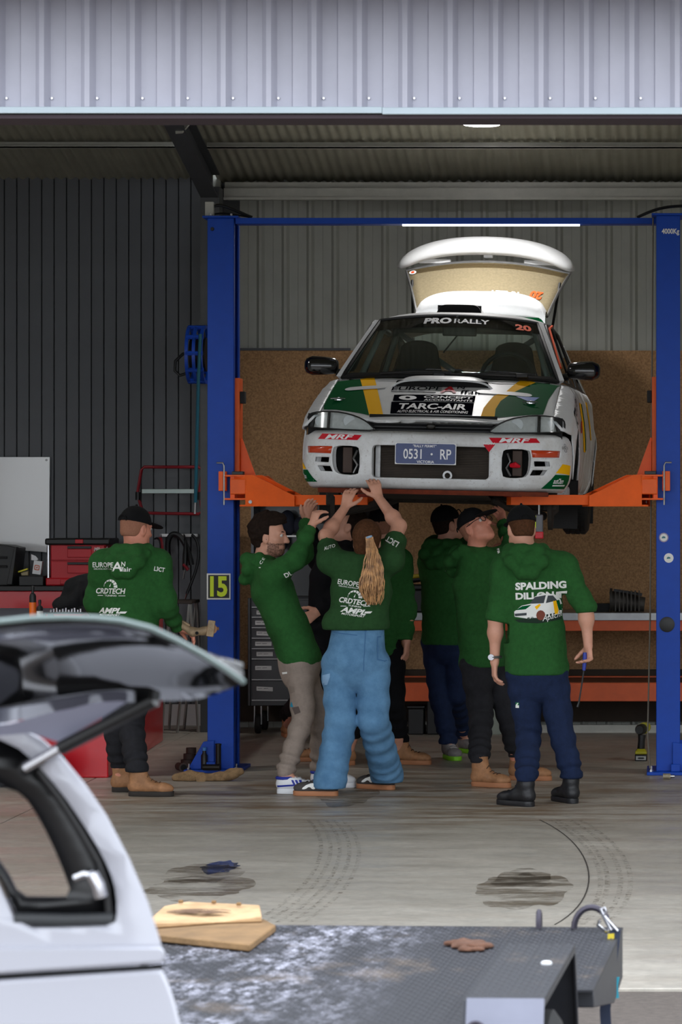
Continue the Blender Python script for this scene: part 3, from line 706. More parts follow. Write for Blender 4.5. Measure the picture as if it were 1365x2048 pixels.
# ================================================================== black tool chest
TD = 24.05
tc = thing('tool_chest', 'black roll cab tool chest with paper labels on its drawers', 'tool chest', (xpx(560, TD), TD+.3, 0))
tx0, tx1 = xpx(499, TD), xpx(665, TD)
M_chest = mat('chest_black', (16, 18, 24), .35, 0, coat=.2)
obj('cabinet', MB().bb(tx0, tx1, TD+.02, TD+.55, zpx(1412, TD), zpx(1196, TD)), M_chest, tc, bevel=.004)
obj('corner_post', MB().bb(tx0-.012, tx0+.01, TD-.005, TD+.03, zpx(1412, TD), zpx(1196, TD)), M_chest, tc, bevel=.004)
dy = [1200, 1216, 1236, 1257, 1278, 1299, 1319.5, 1361, 1402]
M_label = mat('paper_label', (196, 196, 196), .8)
for i in range(8):
    za, zb = zpx(dy[i+1], TD)+.003, zpx(dy[i], TD)-.002
    dr = obj('drawer', MB().bb(tx0+.02, tx1-.02, TD, TD+.019, za, zb), M_chest, tc, bevel=.002)
    obj('pull', MB().bb(tx0+.02, tx1-.02, TD-.014, TD, za, za+.007), M_steel, dr)
    if i > 0:
        lx = tx0+.045+(.01 if i % 2 else .0)
        lz = (za+zb)/2+(.012 if i > 5 else 0)
        flat_on('label_card', panel2d(rrect(0, .125, -.016, .016, .002, 1), cell=0), (lx, TD-.0025, lz+.004), (1, 0, -.04 if i in (3, 7) else 0), (0, 0, 1), M_label, dr)
        for q, (a, b) in enumerate(((.01, .045), (.055, .09))):
            flat_on('label_writing', panel2d([(a, -.003), (b, -.001), (b, .002), (a, .001)], cell=0), (lx, TD-.004, lz+.005), (1, 0, 0), (0, 0, 1), M_steel_dark, dr)
# upper cabinet with an open front: tools hanging inside
obj('top_box', MB().bb(tx0, tx0+.02, TD+.1, TD+.5, zpx(1195, TD), zpx(1008, TD)).bb(tx1-.02, tx1, TD+.1, TD+.5, zpx(1195, TD), zpx(1008, TD)).bb(tx0, tx1, TD+.48, TD+.5, zpx(1195, TD), zpx(1008, TD)).bb(tx0, tx1, TD+.1, TD+.5, zpx(1010, TD), zpx(1006, TD)), M_chest, tc)
M_navy = mat('dark_fabric_bag', (40, 44, 60), .85, bump=.2, bs=40)
for i, (px, py, r) in enumerate(((545, 1045, .05), (575, 1040, .06), (600, 1052, .055), (560, 1075, .05))):
    g_ = Blob(.012, .02).ell(P(px, py, TD+.3), np.eye(3), (r, .04, r*1.3)).ell(P(px+6, py+14, TD+.3), np.eye(3), (r*.7, .035, r)).mesh(lambda p: .006*vnoise(p, 60, 3))
    blob_obj('tool_roll', g_, M_navy, tc)
obj('cabinet_bar', MB().bb(xpx(570, TD), xpx(600, TD), TD+.09, TD+.1, zpx(1074, TD), zpx(1071, TD)), M_white, tc)
for px in (514, 640):
    for y in (TD+.08, TD+.48):
        cs = obj('castor', MB().lathe([(.03, -.02), (.072, -.02), (.075, -.012), (.075, .012), (.072, .02), (.03, .02)], (xpx(px, TD), y, .0755), 'x', 20), M_rubber, tc)
        obj('castor_fork', MB().bb(xpx(px, TD)-.03, xpx(px, TD)-.022, y-.02, y+.02, .07, zpx(1412, TD)).bb(xpx(px, TD)+.022, xpx(px, TD)+.03, y-.02, y+.02, .07, zpx(1412, TD)), M_steel, cs)

# ================================================================== left bay
M_red = mat('cabinet_red', (205, 14, 34), .3, 0, var=.04, vs=5, coat=.4)
M_toolred = mat('toolbox_red', (196, 20, 36), .45, 0, bump=.04, bs=120)
RB = 24.3
rc = thing('tool_cabinet', 'tall red tool cabinet with a black worktop against the grooved wall', 'cabinet', (xpx(90, RB), RB+.3, 0))
obj('cabinet', MB().bb(xpx(-120, RB), xpx(205, RB), RB, 24.95, .08, zpx(1182, RB)), M_red, rc, bevel=.006)
obj('worktop', MB().bb(xpx(-122, RB), xpx(207, RB), RB-.02, 24.96, zpx(1182, RB)+.0005, zpx(1172, RB)), M_black, rc, bevel=.004)
obj('plinth', MB().bb(xpx(-118, RB), xpx(203, RB), RB+.04, 24.9, 0.001, .08), M_black, rc)
ZC = zpx(1172, RB)+.001
nb = thing('red_workbench', 'long low red steel workbench behind the man carrying a suspension arm', 'workbench', (-4.3, 21.8, 0))
NBX = -3.62
def nbq(f, b, z0, z1, g=0.):
    return MB().prism([(-5.2-g, 20.2-g), (-3.57+g, 20.2-g), (-3.72+g, 23.35+g), (-5.2-g, 23.35+g)], z0, z1, 'z')
obj('body', nbq(0, 0, .0, .955), M_red, nb, bevel=.008)
obj('bench_top', nbq(0, 0, .956, .985, .02), mat('grey_laminate', (96, 100, 112), .5), nb, bevel=.003)
for k in range(3): obj('door_seam', MB().bb(-5.1+.5*k, -5.094+.5*k, 20.196, 20.1995, .05, .9), M_dark, nb)
# stacked two drawer tool box
tb = thing('tool_box', 'red two drawer tool box with black lid on the tall red cabinet', 'tool box', (xpx(150, RB), RB+.2, ZC))
ta, tb1 = xpx(88, RB), xpx(216, RB); zb0 = ZC; yb0 = RB+.06
obj('shell', MB().bb(ta+.03, tb1-.03, yb0+.03, yb0+.38, zb0+.02, zpx(1086, RB)), M_toolred, tb, bevel=.008)
obj('foot_frame', MB().bb(ta, tb1, yb0, yb0+.4, zb0, zb0+.06), M_toolred, tb, bevel=.01)
obj('foot_latch', MB().bb(xpx(118, RB), xpx(150, RB), yb0-.012, yb0, zb0+.012, zb0+.05), M_toolred, tb, bevel=.004)
obj('lid', MB().bb(ta-.005, tb1+.005, yb0-.005, yb0+.41, zpx(1090, RB), zpx(1077, RB)), M_black, tb, bevel=.012)
obj('lid_latch', MB().bb(xpx(148, RB), xpx(164, RB), yb0-.015, yb0+.01, zpx(1087, RB), zpx(1079, RB)), M_toolred, tb, bevel=.003)
for a, b in ((1091, 1121), (1123, 1157)):
    dr = obj('drawer', MB().bb(ta+.04, tb1-.04, yb0+.012, yb0+.03, zpx(b, RB), zpx(a, RB)), M_toolred, tb, bevel=.004)
    obj('drawer_pull', MB().bb(xpx(132, RB), xpx(180, RB), yb0+.0, yb0+.012, zpx(a+24, RB), zpx(a+7, RB)), M_toolred, dr, bevel=.004)
    obj('pull_grip', MB().bb(xpx(132, RB), xpx(180, RB), yb0-.008, yb0+.004, zpx(a+6.5, RB), zpx(a+1.5, RB)), M_black, dr, bevel=.002)
obj('corner_rod', MB().cyl((ta+.02, yb0+.01, zb0+.06), (ta+.02, yb0+.01, zpx(1091, RB)), .012, 10), M_chrome, tb)
flat_on('logo_script', text2d('Milwaukee', .03, bold=.02, shear=.3, sx=.8), (xpx(203, RB), yb0+.009, zpx(1098, RB)), (1, 0, .06), (0, 0, 1), M_print_white, tb)
# whiteboard
wbd = thing('whiteboard', 'large glossy whiteboard fixed to the dark grooved wall', 'whiteboard', (xpx(40, 24.97), 24.97, zpx(1105, 24.97)))
mb = MB(); mb.prism([(xpx(-160, 24.97), zpx(914, 24.97)), (xpx(100, 24.97), zpx(914, 24.97)), (xpx(98.5, 24.97), zpx(1105, 24.97)), (xpx(-160, 24.97), zpx(1085, 24.97))], 24.965, 24.98, 'y')
obj('panel', mb, mat('gloss_white_panel', (232, 233, 235), .12, 0, coat=.5), wbd, bevel=.002)
obj('fixing_screw', MB().lathe([(.001, -.004), (.008, -.004), (.01, 0)], (xpx(93, 24.97), 24.965, zpx(920, 24.97)), 'y', 8), M_steel, wbd)
# things on the tall cabinet
bag = thing('equipment_case', 'open black equipment case at the end of the tall red cabinet', 'case', (xpx(5, RB), RB+.2, ZC))
obj('case_body', MB().prism([(xpx(-60, RB), ZC), (xpx(22, RB), ZC), (xpx(31, RB), zpx(1096, RB)), (xpx(10, RB), zpx(1091, RB)), (xpx(-60, RB), zpx(1086, RB))], RB+.1, RB+.4, 'y'), M_black, bag, bevel=.006)
obj('case_flap', MB().prism([(xpx(12, RB), ZC+.01), (xpx(23, RB), ZC+.01), (xpx(32, RB), zpx(1094, RB)), (xpx(28, RB), zpx(1094, RB))], RB+.02, RB+.1, 'y'), M_black, bag, bevel=.003)
for k in range(2): obj('case_strap', MB().bb(xpx(-60, RB), xpx(9, RB), RB+.085, RB+.1, zpx(1118+18*k, RB), zpx(1113+18*k, RB)), M_rubber, bag)
tr = thing('parts_tray', 'shallow black tray holding small packets beside the red tool box', 'tray', (xpx(52, RB), RB+.2, ZC))
obj('tray', MB().bb(xpx(35, RB), xpx(84, RB), RB+.05, RB+.35, ZC, ZC+.075), M_black, tr, bevel=.005)
zt_ = ZC+.0765
bx_ = thing('carton', 'small white carton with an orange emblem standing in the black tray', 'carton', (xpx(68, RB), RB+.2, zt_))
Rt = Matrix.Rotation(math.radians(8), 3, 'Y')
cb = Vector((xpx(68, RB), RB+.15, zt_+.062))
obj('box', MB().box(cb, (.066, .05, .105), Rt), M_white, bx_, bevel=.002)
obj('flap', MB().prism([(cb.x-.055, zt_+.12), (cb.x-.02, zt_+.115), (cb.x+.0, zt_+.125), (cb.x-.02, zt_+.15), (cb.x-.055, zt_+.165)], RB+.17, RB+.174, 'y'), M_white, bx_)
flat_on('emblem', panel2d(rrect(-.02, .02, -.02, .02, .008), [rrect(-.013, .013, -.013, .013, .004)], cell=0), cb+Vector((-.002, -.0265, 0)), Rt @ Vector((1, 0, 0)), Rt @ Vector((0, 0, 1)), mat('emblem_orange', (214, 110, 80), .6), bx_)
flat_on('emblem_mark', panel2d([(-.007, -.006), (.007, -.006), (.004, .0), (.007, .007), (-.004, .007)], cell=0), cb+Vector((-.002, -.0267, 0)), Rt @ Vector((1, 0, 0)), Rt @ Vector((0, 0, 1)), MATS['emblem_orange'], bx_)
yb = thing('sachet', 'clear packet with a yellow top lying in the black tray', 'packet', (xpx(38, RB), RB+.2, zt_))
obj('pouch', MB().prism([(xpx(36, RB), zt_), (xpx(50, RB), zt_), (xpx(50, RB), zt_+.035), (xpx(35, RB), zt_+.022)], RB+.12, RB+.16, 'y'), mat('pouch_tan', (150, 135, 96), .4), yb, bevel=.004)
obj('seal_strip', MB().box((xpx(39, RB), RB+.14, zt_+.04), (.078, .03, .012), Matrix.Rotation(math.radians(-18), 3, 'Y')), mat('packet_yellow', (226, 214, 30), .4), yb, bevel=.002)
# things on the near red bench
NZ = .9855
ND = 20.6; sn = FPX/ND
def nx(px): return (px-PX)*ND/FPX
ss = thing('socket_set', 'open red case with a row of chrome sockets on the low red workbench', 'socket set', (nx(135), ND, NZ))
obj('case', MB().bb(nx(97), nx(172), ND-.12, ND+.14, NZ, NZ+.055), M_red, ss, bevel=.008)
obj('case_tray', MB().bb(nx(99), nx(170), ND-.11, ND+.13, NZ+.0555, NZ+.066), M_black, ss, bevel=.003)
obj('case_latch', MB().bb(nx(103), nx(114), ND-.128, ND-.12, NZ+.03, NZ+.055), M_steel_dark, ss)
for k in range(11):
    o_ = MB().cyl((nx(105+6*k), ND-.07+.012*(k % 2), NZ+.0665), (nx(105+6*k), ND-.07+.012*(k % 2), NZ+.082+.006*(k % 3)), .007, 8); obj('socket', o_, M_chrome, ss)
for nm, lbl, px, w_, h_, mm in (('spray_can', 'orange and black tall bottle standing on the low red workbench', 76, .022, .215, M_black), ('glue_bottle', 'black bottle with a white label standing on the low red workbench', 90, .02, .125, M_black)):
    t = thing(nm, lbl, 'bottle', (nx(px), ND-.17, NZ)); c_ = (nx(px), ND-.17, NZ)
    obj('body', MB().lathe([(w_, 0), (w_, h_*.8), (w_*.7, h_*.88), (w_*.4, h_*.9), (w_*.4, h_)], c_, 'z', 20), mm, t)
    obj('wrap', MB().lathe([(w_+.001, h_*.12), (w_+.001, h_*.62)], c_, 'z', 20), mat('wrap_orange', (240, 110, 20), .4) if px == 76 else M_print_white, t)
    if px == 90: obj('wrap_base', MB().lathe([(w_+.0012, h_*.06), (w_+.0012, h_*.16)], c_, 'z', 20), MATS['packet_yellow'], t)
    obj('cap', MB().lathe([(w_*.5, h_), (w_*.5, h_+.02), (w_*.3, h_+.026)], c_, 'z', 16), M_black, t)
for px, col, nm, lb in ((116, (60, 60, 66), 'ratchet', 'chrome ratchet handle lying in front of the open socket case'), (150, (240, 120, 40), 'marker_pen', 'orange marker pen lying in front of the open socket case'), (180, (250, 100, 40), 'screwdriver', 'orange handled screwdriver lying beside the socket case')):
    t = thing(nm, lb, 'tool', (nx(px), ND-.2, NZ))
    obj('handle', MB().tube([(nx(px-9), ND-.2, NZ+.012), (nx(px+9), ND-.19, NZ+.012)], [.011, .012], 10), mat(nm+'_handle', col, .4), t)
    obj('shank', MB().tube([(nx(px-9), ND-.2, NZ+.012), (nx(px-24), ND-.21, NZ+.012)], .005, 8), M_chrome, t)
clo = thing('jacket', 'crumpled black jacket draped in a heap on the low red workbench', 'jacket', (nx(170), 21.4, NZ))
g_ = Blob(.012, .05).ell(P(172, 1180, 21.4), np.eye(3), (.13, .16, .11)).ell(P(140, 1208, 21.3), np.eye(3), (.12, .14, .06)).ell(P(160, 1192, 21.3), np.eye(3), (.05, .14, .12)).ell((nx(150), 21.35, NZ+.03), np.eye(3), (.2, .2, .06)).ell(P(185, 1195, 21.4), np.eye(3), (.12, .15, .15)).mesh(lambda p: .022*vnoise(p, 30, 3)+.008*vnoise(p, 80, 4), cut=lambda p: NZ-p[:, 2])
blob_obj('cloth', g_, mat('black_cloth', (14, 15, 18), .9, bump=.2, bs=70), clo)
# red tubular frame hung on the wall
FR = 24.8
fr = thing('folding_frame', 'red tubular folding frame with a grey crossbar hung on the grooved wall', 'frame', P(340, 1028, FR))
M_redtube = mat('red_tube', (150, 20, 36), .4)
obj('loop', MB().tube([P(288, 934, FR), P(398, 934, FR), P(406, 941, FR), P(399, 985, FR), P(405, 1022, FR), P(398, 1028, FR), P(292, 1026, FR), P(284, 1018, FR), P(275, 988, FR), P(283, 940, FR)], .0125, 10, closed=True), M_redtube, fr)
obj('crossbar', MB().bb(xpx(284, FR), xpx(393, FR), FR-.012, FR+.012, zpx(987, FR), zpx(978, FR)), mat('bar_grey', (170, 184, 180), .4, .3), fr, bevel=.003)
for px in (276, 400): obj('hinge', MB().cyl(P(px, 984, FR-.02), P(px, 1000, FR-.02), .02, 10), M_black, fr)
for px in (300, 385): obj('wall_hook', MB().cyl(P(px, 934, FR), P(px, 934, 25.004), .006, 8), M_steel, fr)
# tools hanging on a rail
TRD = 24.85
tr2 = thing('tool_rail', 'white wall rail with hooks on the grooved wall above the trestle', 'rail', P(355, 1076, TRD+.1))
obj('rail', MB().bb(xpx(316, TRD), xpx(392, TRD), 24.95, 25.0, zpx(1074, TRD), zpx(1068, TRD)), M_white, tr2, bevel=.002)
for px in (322, 338, 352, 368, 384): obj('hook', MB().tube([P(px, 1070, 24.96), P(px, 1074, 24.86), P(px, 1068, 24.84)], .004, 6), M_steel, tr2)
gg = thing('grease_gun', 'grease gun with an amber barrel hanging from the white wall rail', 'grease gun', P(338, 1180, 24.82))
obj('barrel', MB().tube([P(337, 1120, 24.82), P(339, 1158, 24.82)], .026, 14), mat('amber_barrel', (196, 120, 20), .35), gg)
obj('head', MB().tube([P(336, 1095, 24.82), P(337, 1120, 24.82)], [.018, .026], 12), M_black, gg)
obj('gun_hose', MB().tube(bez([P(336, 1100, 24.82), P(332, 1060, 24.8), P(356, 1055, 24.8), P(368, 1075, 24.8), P(378, 1100, 24.8), P(383, 1130, 24.8)], 20), .022, 10), M_hose, gg)
obj('nozzle', MB().tube([P(339, 1158, 24.82), P(341, 1182, 24.82)], .006, 8), M_chrome, gg)
ah = thing('air_line', 'black curled air line hanging from the white wall rail beside the lift post', 'hose', P(380, 1190, 24.8))
obj('line', MB().tube(bez([P(384, 1070, 24.83), P(404, 1080, 24.8), P(402, 1130, 24.8), P(388, 1150, 24.8), P(374, 1188, 24.8)], 20), .012, 8), M_hose, ah)
obj('line_nozzle', MB().tube([P(374, 1188, 24.8), P(370, 1200, 24.8)], [.009, .004], 8), M_chrome, ah)
rg = thing('air_gun', 'red and black air gun hanging low on the white wall rail', 'air gun', P(370, 1160, 24.8))
obj('gun_body', MB().tube([P(372, 1080, 24.72), P(371, 1110, 24.7), P(370, 1140, 24.7)], [.01, .022, .02], 10), M_black, rg)
obj('hanger', MB().tube([P(372, 1082, 24.72), P(371, 1076, 24.78), P(369, 1070, 24.85)], .005, 6), M_hose, rg)
obj('gun_grip', MB().tube([P(367, 1128, 24.69), P(377, 1140, 24.69)], .014, 8), M_redtube, rg)
obj('gun_tip', MB().tube([P(370, 1140, 24.7), P(367, 1158, 24.7)], .006, 8), M_chrome, rg)
jl = thing('jumper_leads', 'red jumper leads looped over the white wall rail by the man in the cap', 'cables', P(322, 1110, 24.8))
for k in range(3): obj('lead', MB().tube(bez([P(310+5*k, 1078, 24.82), P(318+3*k, 1070, 24.78), P(326, 1085, 24.78), P(318+5*k, 1118, 24.8)], 12), .007, 6), M_redtube if k else M_hose, jl)
# trestle
ts = thing('trestle', 'folding aluminium trestle with a dark top beside the lift post', 'trestle', (xpx(372, 24.3), 24.3, 0))
M_alu = mat('aluminium', (170, 172, 170), .4, .7)
obj('top', MB().bb(xpx(338, 24.3), xpx(392, 24.3), 24.1, 24.5, zpx(1206, 24.3), zpx(1200, 24.3)), mat('dark_ply', (58, 48, 42), .7), ts, bevel=.003)
for sx, (p0, p1) in enumerate(((346, 332), (386, 362), (388, 404))):
    for y in (24.12, 24.46): obj('leg', MB().tube([(xpx(p0, 24.3), y, zpx(1207, 24.3)), (xpx(p1, 24.3), y, 0.008)], .012, 6), M_alu, ts)
obj('spreader', MB().bb(xpx(352, 24.3), xpx(398, 24.3), 24.12, 24.14, .62, .65), M_alu, ts)
# tyres lying behind the ute
def tyre(name, c, R, w_, label, axis='z', parent=None, rim=False):
    t = thing(name, label, 'tyre', (c[0], c[1], c[2]-(w_/2 if axis == 'z' else R)))
    prof = [(R*.6, -w_*.44), (R*.75, -w_*.5), (R*.92, -w_*.47), (R, -w_*.36), (R, w_*.36), (R*.92, w_*.47), (R*.75, w_*.5), (R*.6, w_*.44), (R*.56, w_*.3), (R*.56, -w_*.3)]
    obj('carcass', MB().lathe(prof, c, axis, 40, closedprof=True), M_rubber, t)
    mb = MB(); n = 36
    for row in (-.27, -.09, .09, .27):
        for k in range(n):
            a = 2*math.pi*(k+(.5 if row in (-.09, .27) else 0))/n
            q = Vector((R*1.0*math.cos(a), R*math.sin(a), row*w_)); rot = Matrix.Rotation(a, 3, 'Z')
            mb.box(q, (.014, R*.13, w_*.15), rot)
    if axis != 'z':
        Rm = Matrix.Rotation(math.pi/2, 4, 'Y' if axis == 'x' else 'X'); mb.xf(Rm)
    mb.xf(Matrix.Translation(Vector(c))); o = obj('tread_block', mb, M_rubber, t); o['kind'] = 'stuff'
    return t
a_ = G(-75, 1560); tyre('tyre', (a_.x, 19.25, .098), .31, .19, 'muddy tyre lying flat on the bare concrete away from the red workbench')
a_ = G(84, 1540); tyre('tyre', (a_.x+.02, 19.80, .098), .31, .19, 'black tyre lying flat on the floor up against the red workbench')
# ================================================================== the rally car
C_psi, C_rho, C_d0 = .024, .021, 19.5
CT = Vector(((862.5-PX)*C_d0/FPX-.6*C_rho, C_d0, 1.63))
CR = Matrix.Rotation(-C_psi, 3, 'Z') @ Matrix.Rotation(C_rho, 3, 'Y')
car = thing('rally_car', 'white green and yellow rally hatchback raised on the lift with its tailgate open', 'car', CT, CR)
CRT = CR.transposed()
def Lc(px, py, y):
    d = CRT @ Vector(((px-PX)/FPX, 1, -(py-PY)/FPX)); o = CRT @ (Vector((0, 0, EYE))-CT)
    t = (y-o.y)/d.y; return o+d*t
def dirty_white(name, amt, mudz=None, base=(226, 228, 230)):
    m = bpy.data.materials.new(name); m.use_nodes = True; n = m.node_tree; b = n.nodes['Principled BSDF']; L = n.links
    tc = n.nodes.new('ShaderNodeTexCoord')
    def nz(s, d):
        x = n.nodes.new('ShaderNodeTexNoise'); x.inputs['Scale'].default_value = s; x.inputs['Detail'].default_value = d; x.inputs['Roughness'].default_value = .7; L.new(tc.outputs['Object'], x.inputs[0]); return x
    def rp(s, a, c, v0, v1):
        r = n.nodes.new('ShaderNodeValToRGB'); r.color_ramp.elements[0].position = a; r.color_ramp.elements[1].position = c
        r.color_ramp.elements[0].color = (v0,)*3+(1,); r.color_ramp.elements[1].color = (v1,)*3+(1,); L.new(s.outputs['Fac'], r.inputs[0]); return r
    f1 = rp(nz(70, 5), .58, .66, 0, amt); f2 = rp(nz(5, 8), .4, .75, 0, amt*.8)
    ad = n.nodes.new('ShaderNodeMath'); ad.operation = 'MAXIMUM'; L.new(f1.outputs[0], ad.inputs[0]); L.new(f2.outputs[0], ad.inputs[1])
    mx = n.nodes.new('ShaderNodeMixRGB'); L.new(ad.outputs[0], mx.inputs[0]); mx.inputs[1].default_value = rgb(*base); mx.inputs[2].default_value = rgb(112, 86, 60)
    L.new(mx.outputs[0], b.inputs['Base Color']); b.inputs['Roughness'].default_value = .38; b.inputs['Specular IOR Level'].default_value = .3
    return m
M_car = dirty_white('white_car_paint', .12); M_bump = dirty_white('dusty_white_bumper', .45); M_muddy = dirty_white('muddy_white_door', .85)
M_green = mat('livery_green', (8, 84, 44), .6, 0, spec=.02); M_yel = mat('livery_yellow', (255, 190, 22), .6, 0, spec=.03)
M_lblk = mat('livery_black', (14, 14, 22), .7, spec=.0); M_lwhite = mat('livery_white', (236, 236, 238), .5, spec=.2); M_lred = mat('livery_red', (200, 20, 40), .5, spec=.2)
M_lorange = mat('livery_orange', (255, 90, 30), .5); M_trimblk = mat('trim_black', (14, 14, 15), .5)
M_dirtsteel = mat('dirty_underbody', (44, 38, 33), .85, .1, var=.3, vs=20, bump=.3, bs=40)
M_rust = mat('rusty_red_lip', (120, 50, 28), .7, var=.3, vs=16)
def glass(name, tint, gl=.06, rough=.02, dirt=None, dirtf=.0):
    m = bpy.data.materials.new(name); m.use_nodes = True; n = m.node_tree; L = n.links
    for x in list(n.nodes): n.nodes.remove(x)
    out = n.nodes.new('ShaderNodeOutputMaterial'); tr = n.nodes.new('ShaderNodeBsdfTransparent'); tr.inputs[0].default_value = (*tint, 1)
    g = n.nodes.new('ShaderNodeBsdfGlossy'); g.inputs['Roughness'].default_value = rough
    lw = n.nodes.new('ShaderNodeLayerWeight'); pw = n.nodes.new('ShaderNodeMath'); pw.operation = 'POWER'; pw.inputs[1].default_value = 5; L.new(lw.outputs['Facing'], pw.inputs[0])
    fr = n.nodes.new('ShaderNodeMath'); fr.operation = 'MULTIPLY_ADD'; fr.inputs[1].default_value = .94; fr.inputs[2].default_value = gl; L.new(pw.outputs[0], fr.inputs[0])
    mx = n.nodes.new('ShaderNodeMixShader'); L.new(fr.outputs[0], mx.inputs[0]); L.new(tr.outputs[0], mx.inputs[1]); L.new(g.outputs[0], mx.inputs[2])
    last = mx
    if dirt:
        d = n.nodes.new('ShaderNodeBsdfDiffuse'); d.inputs[0].default_value = rgb(*dirt)
        tc = n.nodes.new('ShaderNodeTexCoord'); z = n.nodes.new('ShaderNodeTexNoise'); z.inputs['Scale'].default_value = 60; z.inputs['Detail'].default_value = 5; L.new(tc.outputs['Object'], z.inputs[0])
        r = n.nodes.new('ShaderNodeValToRGB'); r.color_ramp.elements[0].position = .3; r.color_ramp.elements[1].position = .72
        r.color_ramp.elements[0].color = (dirtf,)*3+(1,); r.color_ramp.elements[1].color = (min(1, dirtf*1.25),)*3+(1,); L.new(z.outputs['Fac'], r.inputs[0])
        m2 = n.nodes.new('ShaderNodeMixShader'); L.new(r.outputs[0], m2.inputs[0]); L.new(mx.outputs[0], m2.inputs[1]); L.new(d.outputs[0], m2.inputs[2]); last = m2
    L.new(last.outputs[0], out.inputs[0]); return m
M_ws = glass('windscreen_glass', (.84, .92, .89)); M_tint = glass('side_glass', (.35, .38, .38))
M_hatchglass = glass('dusty_rear_glass', (.5, .5, .46), dirt=(146, 134, 108), dirtf=.72)
M_lens = glass('lamp_lens', (.92, .94, .95), rough=.12)

PLAN = [(0, 0), (.15, .002), (.3, .010), (.42, .022), (.52, .040), (.62, .072), (.70, .112), (.76, .160), (.80, .214), (.828, .29), (.843, .38), (.849, .47), (.850, .56)]
_al = [0.]
for i in range(1, len(PLAN)): _al.append(_al[-1]+math.hypot(PLAN[i][0]-PLAN[i-1][0], PLAN[i][1]-PLAN[i-1][1]))
def _it(x, xs, ys):
    return float(np.interp(x, xs, ys))
def x2u(x): return math.copysign(_it(abs(x), [p[0] for p in PLAN], _al), x)
def u2p(u):
    a = abs(u); return math.copysign(_it(a, _al, [p[0] for p in PLAN]), u), _it(a, _al, [p[1] for p in PLAN])
def nrm(u):
    a = u2p(u-.01); b = u2p(u+.01); t = Vector((b[0]-a[0], b[1]-a[1], 0)).normalized(); return Vector((t.y, -t.x, 0))
BZ = ([.205, .225, .26, .30, .36, .46, .52, .555, .572, .58], [.075, .045, .02, .006, 0, 0, .006, .02, .045, .09])
def bump(off=0.):
    def f(u, z):
        p = u2p(u); n = nrm(u); d = -_it(z, *BZ)+off
        return Vector((p[0], p[1], z))+n*d
    return f
def uz(pts): return [(x2u(x), z) for x, z in pts]
def mir(pts): return [(-x, z) for x, z in reversed(pts)]
out = [(x2u(-.85)-.0, .212), (x2u(.85), .212), (x2u(.85), .575), (x2u(-.85), .575)]
fog = smooth_poly([(.442, .31), (.442, .46), (.475, .478), (.605, .478), (.622, .44), (.618, .36), (.60, .312), (.56, .296), (.48, .294)], 1)
slot1 = [(.642, .372), (.735, .376), (.73, .405), (.638, .405)]
slot2 = [(.615, .315), (.70, .318), (.722, .352), (.632, .35)]
ind = [(.628, .428), (.79, .432), (.795, .474), (.62, .474)]
holes = [uz(rrect(-.364, .364, .282, .486, .025))]
for h in (fog, slot1, slot2, ind): holes += [uz(h), uz(mir(h))]
def cpanel(name, outline, hl, fn, m, parent, thick=.006, cell=.05): return mapped(name, panel2d(outline, hl, cell), fn, m, parent, True, thick, angle=50, off=-1)
bumper = cpanel('front_bumper', out, holes, bump(), M_bump, car, .012, .035)
# hole rims
for hpts in holes:
    nP = len(hpts); rim = MB(); f0, f1 = bump(0), bump(-.05)
    rim.rings([[f0(*p) for p in hpts], [f1(*p) for p in hpts]], caps=False); obj('opening_rim', rim, M_bump, bumper, local=True)
for hx in (1, -1):
    hp = [(hx*x, z) for x, z in ind]
    mapped('indicator', panel2d(uz(hp) if hx > 0 else uz(hp), cell=.04), bump(-.004), mat('amber_lens', (196, 60, 16), .2, coat=.6), bumper, thick=.003)
    # fog lamp hole: brackets and wiring behind
    obj('fog_cavity', MB().bb(hx*.43, hx*.64, .20, .21, .27, .49), M_dark, bumper, local=True)
    obj('fog_bracket', MB().bb(hx*.50, hx*.56, .13, .19, .31, .47), mat('bracket_brown', (70, 54, 46), .7), bumper, local=True, bevel=.004)
    obj('wiring', MB().tube([(hx*.47, .12, .45), (hx*.49, .1, .40), (hx*.465, .11, .36), (hx*.49, .12, .31)], .007, 6), M_steel, bumper, local=True)
obj('fog_cloth', MB().tube([(.49, .1, .375), (.52, .09, .38), (.55, .1, .37)], [.012, .02, .008], 8), M_lred, bumper, local=True)
# radiator behind the main opening
rad = obj('radiator', MB().bb(-.40, .40, .17, .2, .25, .52), mat('radiator_core', (58, 48, 38), .6, .4, var=.2, vs=14), car, local=True)
for k in range(20): obj('fin', MB().bb(-.36, .36, .155, .17, .285+.0105*k, .2905+.0105*k), MATS['radiator_core'], rad, local=True)
obj('radiator_frame', MB().bb(-.355, -.325, .13, .17, .27, .5), M_steel, rad, local=True)
obj('tow_eye', MB().lathe([(.018, -.01), (.03, -.01), (.03, .01), (.018, .01)], (.1, .1, .305), 'y', 16, closedprof=True), M_steel, rad, local=True)
obj('lower_lip', MB().rings([[(x, u2p(x2u(x))[1]+.05+dy_, z) for dy_, z in ((0, .213), (.12, .213), (.12, .19), (.03, .185))] for x in np.linspace(-.72, .72, 19)]), M_rust, car, local=True)
